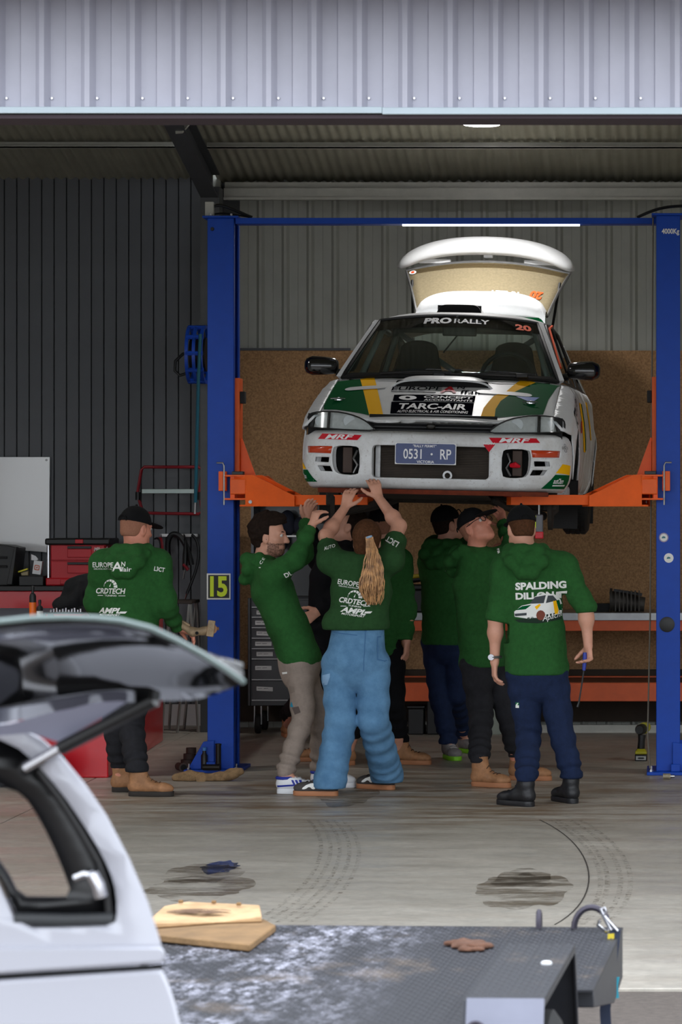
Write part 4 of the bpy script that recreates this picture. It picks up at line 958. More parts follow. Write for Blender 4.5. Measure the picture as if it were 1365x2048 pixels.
# number plate
pl = obj('number_plate', MB().bb(-.19+.0, .19, -.03, -.024, -.067, .067), M_lwhite, car, local=True, bevel=.004)
pc = (-.027, 0, .436); pl.location = pc
def on_plate(name, vf, x, z, m, lift): mapped(name, vf, lambda a, b: Vector((x+a, -.0305-lift, z+b)), m, pl, True)
on_plate('plate_field', panel2d(rrect(-.185, .185, -.062, .062, .012), cell=0), 0, 0, mat('plate_blue', (30, 52, 110), .35, var=.1, vs=30), .0)
for tx, x, z, h, sx_, bo in (('0531', -.081, -.002, .062, .74, .012), ('RP', .125, -.002, .062, .74, .012), ('"RALLY PERMIT"', -.006, .048, .016, .95, .01), ('VICTORIA', .0, -.05, .0165, 1.05, .015)):
    on_plate('plate_lettering', text2d(tx, h, bo, sx=sx_), x, z, M_lwhite, .001)
on_plate('plate_dot', panel2d([(.007*math.cos(a), .007*math.sin(a)) for a in [i*math.pi/6 for i in range(12)]], cell=0), .038, -.002, M_lwhite, .001)
# decals on the bumper
def bump_text(body, x, z, h, w_, m, bold=.02, shear=0., off=.004, rot=0.):
    vs, fs = text2d(body, h, bold, shear, cell=.04); ww = max(v.x for v in vs)-min(v.x for v in vs); k = w_/ww
    c0, s0 = math.cos(rot), math.sin(rot)
    vs = [Vector((x2u(x)+(v.x*k)*c0-v.y*s0, z+(v.x*k)*s0+v.y*c0)).to_3d() for v in vs]
    return mapped('bumper_lettering', (vs, fs), bump(off), m, bumper)
def bump_patch(pts, m, off=.0025, name='bumper_decal'): return mapped(name, panel2d(uz(pts), cell=.03), bump(off), m, bumper)
bump_patch([(-.72, .518), (-.46, .513), (-.435, .545), (-.70, .552)], M_lred); bump_text('MRF', -.58, .532, .028, .20, M_lwhite, .03, .3)
bump_patch([(.36, .545), (.655, .548), (.675, .520), (.385, .512)], M_lred); bump_text('MRF', .52, .531, .028, .20, M_lwhite, .03, .3)
bump_patch([(.325, .502), (.40, .504), (.362, .455)], M_lred); bump_text('HOW', .362, .508, .014, .07, M_lwhite, .02, 0)
bump_patch([(.845, .325), (.845, .385), (.805, .392), (.770, .335)], M_yel); bump_patch([(.845, .236), (.845, .325), (.768, .325), (.70, .235)], M_green)
bump_text('autObarn', .80, .285, .034, .12, M_lwhite, .02, .15)
mapped('bumper_lettering', panel2d(uz([(.765, .252), (.835, .254), (.835, .263), (.765, .260)]), cell=.03), bump(.004), M_lwhite, bumper)
bump_patch([(-.845, .33), (-.845, .392), (-.838, .392), (-.80, .33)], M_yel); bump_patch([(-.845, .25), (-.845, .325), (-.79, .325), (-.735, .25)], M_green); bump_text('autObarn', -.825, .285, .03, .1, M_lwhite, .02)
for ln, z in (('D.', .512), ('DISCIS', .494), ('U', .475)): bump_text(ln, .822, z, .016, .028*max(1.2, len(ln)*.62), M_lblk, .0)
# headlights
hl = smooth_poly([(.352, .574), (.50, .576), (.655, .582), (.79, .592), (.812, .605), (.812, .655), (.795, .678), (.72, .690), (.62, .692), (.52, .676), (.44, .648), (.38, .608)], 1)
for hx in (1, -1):
    pts = [(hx*x, z) for x, z in hl]; pts = pts if hx > 0 else pts[::-1]
    def lf(off):
        def f(u, z):
            p = u2p(u); n = nrm(u); return Vector((p[0], p[1]+.05+(z-.57)*.35, z))+n*off
        return f
    lamp_ = mapped('headlight', panel2d(uz(pts), cell=.04), lf(.002), M_lens, car, thick=.003)
    mapped('reflector', panel2d(uz(pts), cell=.025), lambda u, z, f=lf(-.022): f(u, z), mat('lamp_reflector', (214, 214, 210), .4, .0, var=.12, vs=26, bump=.25, bs=45), lamp_)
    div = [(hx*.655, .58), (hx*.672, .58), (hx*.672, .694), (hx*.655, .694)]
    mapped('lamp_divider', panel2d(uz(div if hx > 0 else div[::-1]), cell=.03), lf(-.01), M_trimblk, lamp_, thick=.004)
    for bx_, rr_ in ((.53, .038), (.735, .03)): obj('bulb_bowl', MB().lathe([(.001, .018), (rr_*.5, .014), (rr_, .0)], lf(-.02)(x2u(hx*bx_), .632), 'y', 20), mat('bowl_bright', (222, 222, 220), .3, 0.), lamp_, local=True)
    rimv = MB(); rimv.tube([lf(.0)(*p) for p in uz(pts)], .005, 6, closed=True); obj('lamp_seal', rimv, M_trimblk, lamp_, local=True)
# grille
gr_ = obj('grille', MB().bb(-.40, .40, .14, .15, .555, .68), M_dark, car, local=True)
for z in (.578, .60, .622, .644): obj('grille_bar', MB().rings([[(x, u2p(x2u(x))[1]+.085+(z-.57)*.4, z+a) if b else (x, u2p(x2u(x))[1]+.115+(z-.57)*.4, z+a) for a, b in ((0, 1), (.006, 1), (.006, 0), (0, 0))] for x in np.linspace(-.37, .37, 13)]), M_trimblk, gr_, local=True)
obj('grille_badge', MB().ball((-.01, .095, .61), .03, 12, (1, .3, .7)), mat('badge_dark', (40, 38, 34), .4, .5), gr_, local=True)
obj('lamp_panel', MB().bb(-.8, .8, .26, .28, .45, .68), M_dark, car, local=True)
# hood
def zc(y): return _it(y, [.05, .10, .2, .4, .7, 1.0, 1.2], [.635, .655, .690, .748, .835, .918, .968])
def hz(x, y): return zc(y)-.045*(abs(x)/.75)**2.4
def Hp(px, py):
    lo, hi = .0, 1.6
    for _ in range(40):
        m = (lo+hi)/2; p = Lc(px, py, m)
        if p.z > hz(p.x, m): hi = m   # the ray climbs away from the lens slower than the bonnet
        else: lo = m
    # choose the visible root by marching
    last = None
    for i in range(0, 321):
        y = .0+i*.005; p = Lc(px, py, y)
        if p.z <= hz(p.x, y): return (p.x, y)
    return (Lc(px, py, 1.15).x, 1.15)
def yfr(x): return u2p(x2u(x))[1]+.075+max(0, (abs(x)-.36))*.34
fe = [(x, yfr(x)) for x in np.linspace(-.735, .735, 31)]
re_ = [(x, 1.10+.12*(x/.72)**2) for x in np.linspace(.728, -.728, 21)]
hood = mapped('bonnet', panel2d(fe+re_, cell=.05), lambda x, y: Vector((x, y, hz(x, y))), M_car, car, thick=.02, off=-1)
def hood_patch(pts, m, off=.003, name='livery_patch', raw=False):
    q = pts if raw else [Hp(*p) for p in pts]
    ar = sum(q[i][0]*q[(i+1) % len(q)][1]-q[(i+1) % len(q)][0]*q[i][1] for i in range(len(q)))
    if ar < 0: q = q[::-1]
    return mapped(name, panel2d(q, cell=.05), lambda x, y: Vector((x, y, hz(x, y)+off)), m, hood)
def hood_text(body, cx, cy, wpx, hpx, m, bold=.01, shear=0., off=.006):
    a = Hp(cx-wpx/2, cy); b = Hp(cx+wpx/2, cy); t = Hp(cx, cy-hpx/2); d = Hp(cx, cy+hpx/2)
    vs, fs = text2d(body, 1., bold, shear, cell=0); xs = [v.x for v in vs]; kx = (b[0]-a[0])/(max(xs)-min(xs)); ky = abs(t[1]-d[1])
    mx_ = (a[0]+b[0])/2; my_ = (t[1]+d[1])/2
    vs = [Vector((mx_+v.x*kx, my_+v.y*ky, 0)) for v in vs]
    bm = bmesh.new(); bv = [bm.verts.new(v) for v in vs]
    for f in fs: bm.faces.new([bv[i] for i in f])
    grid_cut(bm, .06); bm.verts.index_update(); vf = ([v.co.copy() for v in bm.verts], [tuple(v.index for v in f.verts) for f in bm.faces]); bm.free()
    return mapped('bonnet_lettering', vf, lambda x, y: Vector((x, y, hz(x, y)+off)), m, hood)
hood_patch([(677, 756), (721, 755.5), (738.5, 832), (705, 825), (672, 820.5), (648, 820), (648.6, 800), (655, 778)], M_green)
hood_patch([(721, 755), (749, 755), (767, 833), (739, 832)], M_yel)
hood_patch([(1044, 759.5), (1073, 762), (1025, 787), (1002, 803), (992, 819), (989.6, 837), (961, 837.5), (968, 817), (980, 802), (988, 793), (1014, 783)], M_yel)
hood_patch([(1073, 762), (1122, 765), (1116, 775), (1098, 800), (1087, 830), (1050, 832), (1010, 835), (990, 837), (992, 819), (1002, 803), (1025, 787)], M_green)
for a, b in ((692, 772), (952, 1066)):
    y0_ = 778 if a < 900 else 789
    p = [Hp(a, y0_), Hp(b, y0_+1)]; yy = (p[0][1]+p[1][1])/2
    hood_patch(rrect(p[0][0], p[1][0], yy-.045, yy+.045, .044), M_car, .008, 'bonnet_vent_cover', raw=True)
hood_patch([(1033, 795), (1080, 797), (1064, 807.5)], mat('livery_blue', (40, 100, 190), .4), .006)
hood_patch([(789, 791), (952, 793.5), (949, 806.5), (786, 803.5)], M_lblk, .0045); hood_patch([(783.5, 805), (948.5, 808), (945, 832), (781, 828.5)], M_lblk, .0045)
hood_patch([(800+18*math.cos(i*math.pi/8)+16, 797.5+4.6*math.sin(i*math.pi/8)) for i in range(16)], M_lwhite, .0065); hood_patch([(816+5*math.cos(i*math.pi/5), 797.5+1.6*math.sin(i*math.pi/5)) for i in range(10)], M_lblk, .008)
hood_text('CONCEPT', 897, 796.3, 98, 5, M_lwhite, .03); hood_text('ACCOUNTANTS', 897, 802.3, 98, 3.6, M_lwhite, .02)
hood_text('TARC-AIR', 866, 814.5, 138, 11.5, M_lwhite, .03); hood_text('AUTO ELECTRICAL & AIR CONDITIONING', 866, 825, 142, 5, M_lwhite, .015)
hood_text('EUROPE', 835, 778.5, 100, 7, M_lblk, .01); hood_text('A', 899, 781, 34, 12, M_lred, .02); hood_text('N', 923, 777, 15, 6, M_lblk, .01); hood_text('ffair', 945, 786, 48, 7, M_lblk, .01)
hood_patch([(783, 784), (872, 786), (872, 787.2), (783, 785.2)], M_lblk, .005)
for px, py in ((678, 802), (1062, 809)):
    q = Hp(px, py); zz = hz(*q)
    hp_ = obj('bonnet_pin', MB().lathe([(.03, 0), (.03, .006), (.012, .008), (.012, .02), (.001, .022)], (q[0], q[1], zz+.003), 'z', 14), M_chrome, car, local=True)
    obj('pin_clip', MB().tube([(q[0]-.05, q[1]-.01, zz+.014), (q[0], q[1]-.03, zz+.016), (q[0]+.045, q[1]-.02, zz+.014)], .005, 6), M_chrome, hp_, local=True)
# bonnet scoop with its slot
sc_ = MB(); rr_ = []
for y, hgt, wd in ((.858, .047, .33), (.90, .052, .325), (.96, .052, .30), (1.03, .036, .27), (1.10, .006, .23)):
    rr_.append([(-.02+wd*a, y+.02*a*a, hz(wd*a, y)+hgt*(1-abs(a)**6)**.8 - (.004 if abs(a) > .99 else 0)) for a in np.linspace(-1, 1, 25)])
sc_.rings(rr_, closed=False); scoop = obj('bonnet_scoop', sc_, M_car, car, local=True)
mapped('scoop_slot', panel2d(rrect(-.30, .30, .0, .044, .0149), cell=.05), lambda x, z: Vector((x-.02, .872+.02*(x/.33)**2, hz(x, .872)+z)), M_dark, scoop)
obj('scoop_lip', MB().tube([(-.02+.328*a, .858+.02*a*a, hz(.33*a, .858)+.047*(1-abs(a)**6)**.8) for a in np.linspace(-1, 1, 25)], .007, 6), M_car, scoop, local=True)
# flanks
def planx(y): return _it(y, [.0, .05, .112, .16, .214, .29, .38, .47, .56, 3.6, 3.95, 4.2, 4.3], [.55, .60, .70, .76, .80, .828, .843, .849, .850, .845, .80, .74, .66])
def ztop(y): return hz(.735, min(y, 1.2))+(.012 if y > 1.2 else 0) if y < 1.2 else _it(y, [1.2, 1.4, 4.0, 4.3], [.922, .935, .965, .94])
def wz(z): return _it(z, [.18, .24, .30, .45, .60, .70, .80, .95], [-.06, -.03, -.014, -.004, 0, -.002, -.012, -.03])
ARCHES = ((.90, .30, .335), (3.39, .30, .33))
def flank(side, off=0.):
    def f(y, q):
        zt = ztop(y); zs = zt-.11; X = planx(y); xin = min(.735, X-.03) if y < 1.25 else .72
        fl = 0.
        for cy, cz, r in ARCHES:
            dd = math.hypot(y-cy, q-cz); fl = max(fl, .022*max(0, 1-abs(dd-r)/.09) if dd > r-.02 else .022)
        if q <= zs: return Vector((side*(X+wz(q)+fl+off), y, q))
        th = min(1., (q-zs)/.11)*math.pi/2; xo = X+wz(zs)+fl*(1-min(1., (q-zs)/.11))
        return Vector((side*(xin+(xo-xin)*math.cos(th)+off*math.cos(th)), y, zs+.11*math.sin(th)+off*math.sin(th)))
    return f
def arch(cy, cz, r, a0, a1, n=18): return [(cy+r*math.cos(math.radians(a0+(a1-a0)*i/n)), cz+r*math.sin(math.radians(a0+(a1-a0)*i/n))) for i in range(n+1)]
def topl(y0, y1, n): return [(y, ztop(y)) for y in np.linspace(y0, y1, n)]
fender = [(.565, .58), (.565, .30)] + arch(.90, .30, .335, 180, 0)[::1] + [(1.30, .30), (1.30, .20), (1.40, .20), (1.40, .60)] + topl(1.40, .24, 24) + [(.24, .585)]
fdoor = [(1.405, .22), (2.40, .22), (2.42, .6)]+topl(2.42, 1.405, 12)
rdoor = [(2.425, .22), (2.98, .22), (3.05, .36), (3.12, .52), (3.25, .62), (3.30, .75)]+topl(3.30, 2.425, 12)
quarter = [(2.985, .215), (3.06, .215), (3.06, .30)]+arch(3.39, .30, .33, 180, 0)+[(3.73, .22), (4.15, .26), (4.28, .45), (4.28, .8)]+topl(4.28, 3.305, 10)+[(3.305, .75), (3.255, .62), (3.125, .52), (3.055, .36)]
# order: counter-clockwise, as the fill ignores it anyway
for sd in (1, -1):
    fen = cpanel('fender', fender, [], flank(sd), M_car, car, .01, .05)
    dr1 = cpanel('door', fdoor, [], flank(sd), M_muddy, car, .01, .06); dr2 = cpanel('door', rdoor, [], flank(sd), M_muddy, car, .01, .06)
    qp = cpanel('quarter_panel', quarter, [], flank(sd), M_car, car, .01, .05)
    obj('sill', MB().bb(sd*.70, sd*.80, 1.24, 3.06, .17, .26), M_muddy, car, local=True, bevel=.02)
    def fdec(pts, m, par, name='livery_patch', o=.003): return mapped(name, panel2d(pts, cell=.05), flank(sd, o), m, par)
    fdec([(1.5, .82), (1.75, .82), (2.3, .5), (2.05, .5)], M_yel, dr1); fdec([(1.76, .82), (1.9, .82), (2.4, .52), (2.31, .5)], M_green, dr1)
    fdec([(1.6, .62), (1.72, .62), (1.72, .70), (1.6, .70)], M_lred, dr1); fdec([(2.5, .85), (2.7, .85), (3.1, .6), (2.95, .6)], M_yel, dr2)
    vs, fs = text2d('TOUGH', .10, .015, .1, .9, cell=.04)
    if sd < 0: vs = [Vector((-v.x, v.y, 0)) for v in vs]
    mapped('fender_lettering', ([Vector((.98+v.x, .735+v.y+v.x*.30, 0)) for v in vs], fs), flank(sd, .003), M_lblk, fen)
    vs, fs = text2d('RALLY DRIVE', .04, .01, .0, 1., cell=.04)
    if sd < 0: vs = [Vector((-v.x, v.y, 0)) for v in vs]
    # wheel arch liners and what hangs in them
    for cy, cz, r in ARCHES:
        ln = MB(); ln.rings([[(sd*x_, cy+r*math.cos(a), cz+r*math.sin(a)) for a in [math.pi*i/16 for i in range(17)]] for x_ in (.84, .5)], closed=False); obj('arch_liner', ln, M_dark, car, local=True)
        obj('arch_wall', MB().prism([(cy-r, .2), (cy+r, .2), (cy+r, .5), (cy+.2, .65), (cy-.2, .65), (cy-r, .5)], sd*.5, sd*.52, 'x'), M_dirtsteel, car, local=True)
    obj('mud_flap', MB().bb(sd*.69, sd*.855, 1.27, 1.278, -.02, .40), M_rubber, car, local=True, bevel=.002)
    obj('mud_flap', MB().bb(sd*.60, sd*.84, 3.78, 3.788, .0, .40), M_rubber, car, local=True, bevel=.002)
    # front hub with the wheel off
    hub = obj('brake_disc', MB().lathe([(.06, -.02), (.147, -.014), (.147, .014), (.06, .02), (.03, .05), (.001, .05)], (sd*.70, .90, .12), 'x', 28), M_dirtsteel, car, local=True)
    obj('caliper', MB().box((sd*.70, .80, .17), (.09, .07, .14)), M_dirtsteel, hub, local=True, bevel=.012)
    obj('strut', MB().cyl((sd*.60, .92, .10), (sd*.54, .95, .60), .033, 14), M_trimblk, car, local=True)
    obj('spring', MB().tube([(sd*(.56+.07*math.cos(t_)), .94+.07*math.sin(t_), .30+.012*t_) for t_ in np.linspace(0, 25, 90)], .008, 6), M_dirtsteel, car, local=True)
    obj('control_arm', MB().tube([(sd*.66, .90, .06), (sd*.45, .93, .10), (sd*.30, 1.02, .16)], [.028, .024, .03], 8).tube([(sd*.66, .90, .06), (sd*.42, .66, .12), (sd*.36, .52, .16)], [.026, .02, .022], 8), M_dirtsteel, car, local=True)
    obj('drive_shaft', MB().tube([(sd*.68, .90, .13), (sd*.58, .90, .14), (sd*.5, .90, .15), (sd*.28, .90, .2)], [.04, .045, .016, .03], 10), M_dirtsteel, car, local=True)
    obj('tie_rod', MB().tube([(sd*.64, 1.03, .11), (sd*.30, 1.05, .18)], .011, 8), M_dirtsteel, car, local=True)
    # rear wheel at droop
    wc = Vector((sd*.735, 3.39, .235)); R_, w_ = .305, .195
    prof = [(R_*.62, -w_*.44), (R_*.78, -w_*.5), (R_*.93, -w_*.47), (R_, -w_*.38), (R_, w_*.38), (R_*.93, w_*.47), (R_*.78, w_*.5), (R_*.62, w_*.44), (R_*.6, w_*.3), (R_*.6, -w_*.3)]
    wh = obj('rear_wheel', MB().lathe(prof, wc, 'x', 40, closedprof=True), M_rubber, car, local=True)
    mb = MB()
    for row in (-.28, -.09, .09, .28):
        for k in range(34):
            a = 2*math.pi*(k+(.5 if row in (-.09, .28) else 0))/34
            mb.box((wc.x+row*w_, wc.y+R_*math.cos(a), wc.z+R_*math.sin(a)), (w_*.15, .012, R_*.12), Matrix.Rotation(a, 3, 'X'))
    tr_ = obj('tread_block', mb, M_rubber, wh, local=True); tr_['kind'] = 'stuff'
    obj('rim', MB().lathe([(.001, 0), (.05, .0), (.16, -.02), (.185, .05), (.19, .06), (.185, -.06), (.1, -.05)], (wc.x+sd*.02, wc.y, wc.z), 'x', 30), mat('white_rim', (200, 200, 196), .4), wh, local=True)
    # mirror
    mc = Vector((sd*.868, 1.36, 1.025)); mm = MB(); rg_ = []
    for t_, hw, hh, yy in ((-.105, .1, .035, .02), (-.09, .1, .052, .0), (-.02, .1, .060, -.02), (.06, .1, .064, -.02), (.10, .1, .048, -.005), (.112, .1, .03, .015)):
        rg_.append([mc+Vector((sd*t_, yy+.045*math.sin(a)*(1 if math.sin(a) > 0 else 1), hh*math.copysign(abs(math.cos(a))**.6, math.cos(a)))) for a in [2*math.pi*i/16 for i in range(16)]])
    mm.rings(rg_); mo = obj('wing_mirror', mm, M_blackgloss, car, local=True, angle=60)
    obj('mirror_arm', MB().tube([(sd*.70, 1.38, .975), (sd*.775, 1.37, .985)], .026, 10), M_blackgloss, mo, local=True)
# floor pan, engine, subframe
und = obj('underbody', MB().bb(-.68, .68, 1.25, 4.1, .19, .24).bb(-.45, .45, .45, 1.3, .21, .26), M_dirtsteel, car, local=True, bevel=.02)
obj('crossmember', MB().tube([(-.42, .95, .2), (-.3, .95, .165), (.3, .95, .165), (.42, .95, .2)], .035, 8), M_dirtsteel, car, local=True)
obj('sump_guard', MB().prism([(.10, .205), (.5, .17), (1.1, .165), (1.1, .155), (.5, .155), (.09, .19)], -.34, .34, 'x'), M_dirtsteel, car, local=True, bevel=.004)
obj('exhaust_pipe', MB().tube([(.15, .8, .18), (.1, 1.5, .16), (.12, 3.2, .17), (.35, 3.9, .2)], .03, 10), M_dirtsteel, car, local=True)
obj('firewall', MB().bb(-.7, .7, 1.18, 1.2, .22, .9), M_dark, car, local=True)
# greenhouse
def wsf(off=0.):
    def f(a, b):
        x = a*(.712+(.530-.712)*b); y = (1.09+.12*a*a)*(1-b)+(1.70+.07*a*a)*b-.03*math.sin(math.pi*b); z = (.965-.02*a*a)*(1-b)+(1.393-.038*a*a)*b
        n = Vector((a*.25, -.56, .80)).normalized(); return Vector((x, y, z))+n*off
    return f
wsg = mapped('windscreen', panel2d([(-1, 0), (1, 0), (1, 1), (-1, 1)], cell=.12), wsf(), M_ws, car, thick=.004)
M_wtint = glass('sun_strip_tint', (.10, .11, .13))
mapped('sun_strip', panel2d([(-.98, .80), (.98, .80), (.985, .985), (-.985, .985)], cell=.12), wsf(.003), M_wtint, wsg)
bd = MB(); ring_pts = [(a, b) for a, b in [(-1+.1*i, 0) for i in range(20)]+[(1, .1*i) for i in range(10)]+[(1-.1*i, 1) for i in range(20)]+[(-1, 1-.1*i) for i in range(10)]]
bd.tube([wsf(.0)(*p) for p in ring_pts], .013, 6, closed=True); obj('screen_seal', bd, M_trimblk, wsg, local=True)
mapped('cowl_band', panel2d([(-.98, .0), (.98, .0), (.97, .07), (.3, .035), (-.3, .035), (-.97, .07)], cell=.12), wsf(.0028), M_trimblk, wsg)
def wtext(body, a, b, wa, hb, m, bold=.01, shear=0.):
    vs, fs = text2d(body, 1., bold, shear); xs = [v.x for v in vs]; k = wa/(max(xs)-min(xs))
    return mapped('screen_lettering', ([Vector((a+v.x*k, b+v.y*hb, 0)) for v in vs], fs), wsf(.006), m, wsg)
wtext('PRO', -.235, .905, .335, .10, M_lwhite, .05); wtext('RALLY', .18, .90, .43, .075, mat('grey_print', (150, 152, 156), .5), .025)
wtext('20', .80, .87, .19, .10, M_lorange, .045)
for sd in (1, -1):
    ap = MB(); rg_ = []
    for t_ in np.linspace(0, 1, 9):
        b_ = t_; p0 = wsf(.004)(sd*1.0, b_); p1 = Vector((sd*(.745+(.566-.745)*b_), 1.26+(1.82-1.26)*b_, (.945)*(1-b_)+1.345*b_)); pm = (p0+p1)/2+Vector((sd*.022, -.022, .008))
        rg_.append([p0, pm, p1, p1+Vector((-sd*.03, .0, -.02)), p0+Vector((-sd*.01, .03, -.02))])
    ap.rings(rg_); obj('pillar', ap, M_car, car, local=True, angle=50)
    # side glass and pillars behind
    def sg(y, b): return Vector((sd*(.735+(.580-.735)*b), y+.0, _it(y, [1.2, 4.2], [.945, .965])*(1-b)+_it(y, [1.7, 2.3, 3.3, 3.9], [1.345, 1.375, 1.36, 1.30])*b))
    g1 = [(1.36, .02), (2.36, .02), (2.36, .96), (1.98, .96), (1.78, .86)]; g2 = [(2.42, .02), (3.20, .02), (3.12, .96), (2.42, .96)]; g3 = [(3.27, .02), (3.95, .10), (3.70, .92), (3.18, .96)]
    for gq in (g1, g2, g3):
        q = gq if sd > 0 else gq
        mapped('side_window', panel2d(q, cell=.15), sg, M_tint, car, thick=.004)
    frm = panel2d([(1.26, .0), (4.2, .0), (4.0, 1.0), (1.80, 1.0)], [smooth_poly(g, 1) for g in (g1, g2, g3)], cell=.15)
    mapped('window_frame', frm, lambda y, b: sg(y, b)+Vector((sd*.004, 0, 0)), M_trimblk if False else M_trimblk, car, thick=.012)
    dpl = panel2d([(3.95, .04), (4.2, .0), (3.98, 1.0), (3.70, .95)], cell=.1); mapped('pillar', dpl, lambda y, b: sg(y, b)+Vector((sd*.012, 0, 0)), M_car, car, thick=.006)
    obj('window_deflector', MB().tube([sg(1.45, .25)+Vector((sd*.015, 0, 0)), sg(1.86, .93)+Vector((sd*.015, 0, 0)), sg(2.3, .98)+Vector((sd*.015, 0, 0))], .010, 6), M_lorange if sd > 0 else M_trimblk, car, local=True)
# roof
def rfz(x, y):
    hw = _it(y, [1.69, 2.3, 3.3, 3.52], [.545, .580, .565, .54]); return _it(y, [1.68, 1.85, 2.2, 2.8, 3.3, 3.52], [1.392, 1.425, 1.442, 1.442, 1.425, 1.405])-.065*(abs(x)/hw)**3.2
rfo = [(x, 1.695+.07*(x/.53)**2) for x in np.linspace(-.55, .55, 15)]+[(.585, 2.3), (.57, 3.3), (.545, 3.5)]+[(x, 3.5) for x in np.linspace(.5, -.5, 9)]+[(-.545, 3.5), (-.57, 3.3), (-.585, 2.3)]
roof_ = mapped('roof', panel2d(rfo, cell=.06), lambda x, y: Vector((x, y, rfz(x, y))), M_car, car, thick=.025, off=-1)
rs = MB(); rr_ = []
for y, z in ((2.10, .056), (2.2, .062), (2.5, .04), (2.62, .0)): rr_.append([(-.03+.155*a, y, rfz(0, y)+z*(1-abs(a)**8)) for a in np.linspace(-1, 1, 17)])
rs.rings(rr_, closed=False); rsc = obj('roof_scoop', rs, M_car, car, local=True, angle=40); obj('scoop_slot', MB().bb(-.18, .12, 2.125, 2.13, rfz(0, 2.1)-.01, rfz(0, 2.1)+.052), M_dark, rsc, local=True)
# interior
obj('dashboard', MB().rings([[(x, 1.16, .93), (x, 1.35, .955), (x, 1.55, .93), (x, 1.6, .75), (x, 1.3, .6)] for x in np.linspace(-.66, .66, 9)]), M_trimblk, car, local=True)
for cx_ in (-.33, .33):
    seat = blob_obj2 = None
    g_ = Blob(.02, .05).slab((0, 0, .45), (0, .12, 1.0), (1, 0, 0), (.22, .09), (.17, .06)).slab((0, .12, 1.0), (0, .15, 1.2), (1, 0, 0), (.17, .07), (.13, .06)).slab((0, -.35, .42), (0, 0, .42), (1, 0, 0), (.22, .1), (.24, .1)).mesh()
    v_ = g_[0]+np.array([cx_, 2.25, 0]); me = bpy.data.meshes.new('bucket_seat'); me.from_pydata(v_.tolist(), [], g_[1].tolist()); me.polygons.foreach_set('use_smooth', [True]*len(g_[1])); link('bucket_seat', me, mat('seat_fabric', (22, 22, 24), .9), car, True)
obj('steering_wheel', MB().tube([(.34+.18*math.cos(a), 1.72+.06*math.sin(a), .98+.17*math.sin(a)) for a in np.linspace(0, 6.283, 25)[:-1]], .016, 8, closed=True).tube([(.16, 1.72, .98), (.52, 1.72, .98)], .014, 6).tube([(.34, 1.72, .98), (.34, 1.50, .88)], .03, 8), M_trimblk, car, local=True)
obj('cabin_mirror', MB().bb(-.10, .13, 1.66, 1.68, 1.255, 1.325), M_trimblk, car, local=True, bevel=.008)
obj('mirror_stalk', MB().cyl((.0, 1.67, 1.32), (.0, 1.66, 1.39), .008, 6).tube([(.0, 1.67, 1.26), (-.09, 1.64, 1.14)], .006, 6), M_trimblk, car, local=True)
M_cage = mat('cage_grey', (120, 124, 122), .5)
def cage(pts): obj('roll_cage_tube', MB().tube(pts, .02, 10), M_cage, car, local=True)
for sd in (1, -1):
    cage([(sd*.66, 1.45, .6), (sd*.64, 1.5, .93), (sd*.50, 1.80, 1.33), (sd*.50, 2.5, 1.37), (sd*.52, 2.6, 1.30)]); cage([(sd*.60, 2.6, .35), (sd*.60, 2.6, 1.0), (sd*.5, 2.6, 1.34)])
    cage([(sd*.5, 2.6, 1.34), (sd*.5, 3.6, .75)])
cage([(-.5, 2.6, 1.34), (.5, 2.6, 1.34)]); cage([(-.5, 1.8, 1.33), (.5, 1.8, 1.33)]); cage([(-.58, 2.62, .6), (.5, 2.62, 1.32)]); cage([(.58, 2.62, .6), (-.5, 2.62, 1.32)])
obj('gear_console', MB().tube([(.0, 1.75, .6), (.0, 1.7, .95), (.02, 1.66, 1.02)], [.06, .05, .03], 8), M_trimblk, car, local=True)
# wipers
for xa, xb, ya in ((-.45, .02, 1.08), (.10, .56, 1.10)):
    wp = obj('wiper', MB().tube([(xa, ya+.12*(xa/.7)**2-.005, .975), ((xa+xb)/2, ya+.0, .99), (xb, ya+.12*(xb/.7)**2-.01, .985)], .008, 6), M_trimblk, car, local=True)
    obj('wiper_pivot', MB().box((xb-.08, ya+.02, .975), (.08, .05, .03)), M_trimblk, wp, local=True, bevel=.006)
# tailgate, open
tg = obj('tailgate_skin', MB().rings([[(.475*a, 3.50+.03*abs(a)**2+dy2, z0+(z1)*(1-abs(a)**3.5)**.6) for a in np.linspace(-1, 1, 33)] for dy2, z0, z1 in ((.0, 1.41, .06), (-.05, 1.46, .10), (-.06, 1.505, .125), (-.02, 1.535, .135), (.05, 1.55, .135), (.12, 1.55, .12))], closed=False), M_car, car, local=True, angle=60)
obj('tailgate_lip', MB().rings([[(.478*a, 3.44+.05*abs(a), z0) for a in np.linspace(-1, 1, 17)] for z0 in (1.455, 1.495)], closed=False), M_green, tg, local=True)
def tgf(off=0.):
    def f(a, b):
        x = a*(.478+(.615-.478)*b); y = 3.58+.47*b+.04*a*a; z = 1.53+.405*b-.075*a*a*(.3+.7*b)+.02*math.sin(math.pi*b)
        return Vector((x, y, z))+Vector((0, -.65, .75))*off
    return f
tgg = mapped('rear_glass', panel2d([(-1, 0), (1, 0), (1, 1), (-1, 1)], cell=.12), tgf(), M_hatchglass, tg, thick=.005)
fr_ = MB(); fr_.tube([tgf(.004)(a, b) for a, b in [(-1, .1*i) for i in range(11)]+[(-1+.1*i, 1) for i in range(1, 21)]+[(1, 1-.1*i) for i in range(1, 11)]], .011, 6); obj('glass_frame', fr_, M_steel, tg, local=True)
mapped('glass_top_band', panel2d([(-.97, .86), (.97, .86), (.97, .97), (-.97, .97)], cell=.12), tgf(.004), glass('band_tint', (.62, .58, .5)), tgg)
vs, fs = text2d('20', .085, .045); mapped('rear_lettering', ([Vector((.73-v.x*1.55, .36-v.y*1.8, 0)) for v in vs], fs), tgf(.008), M_lorange, tgg)
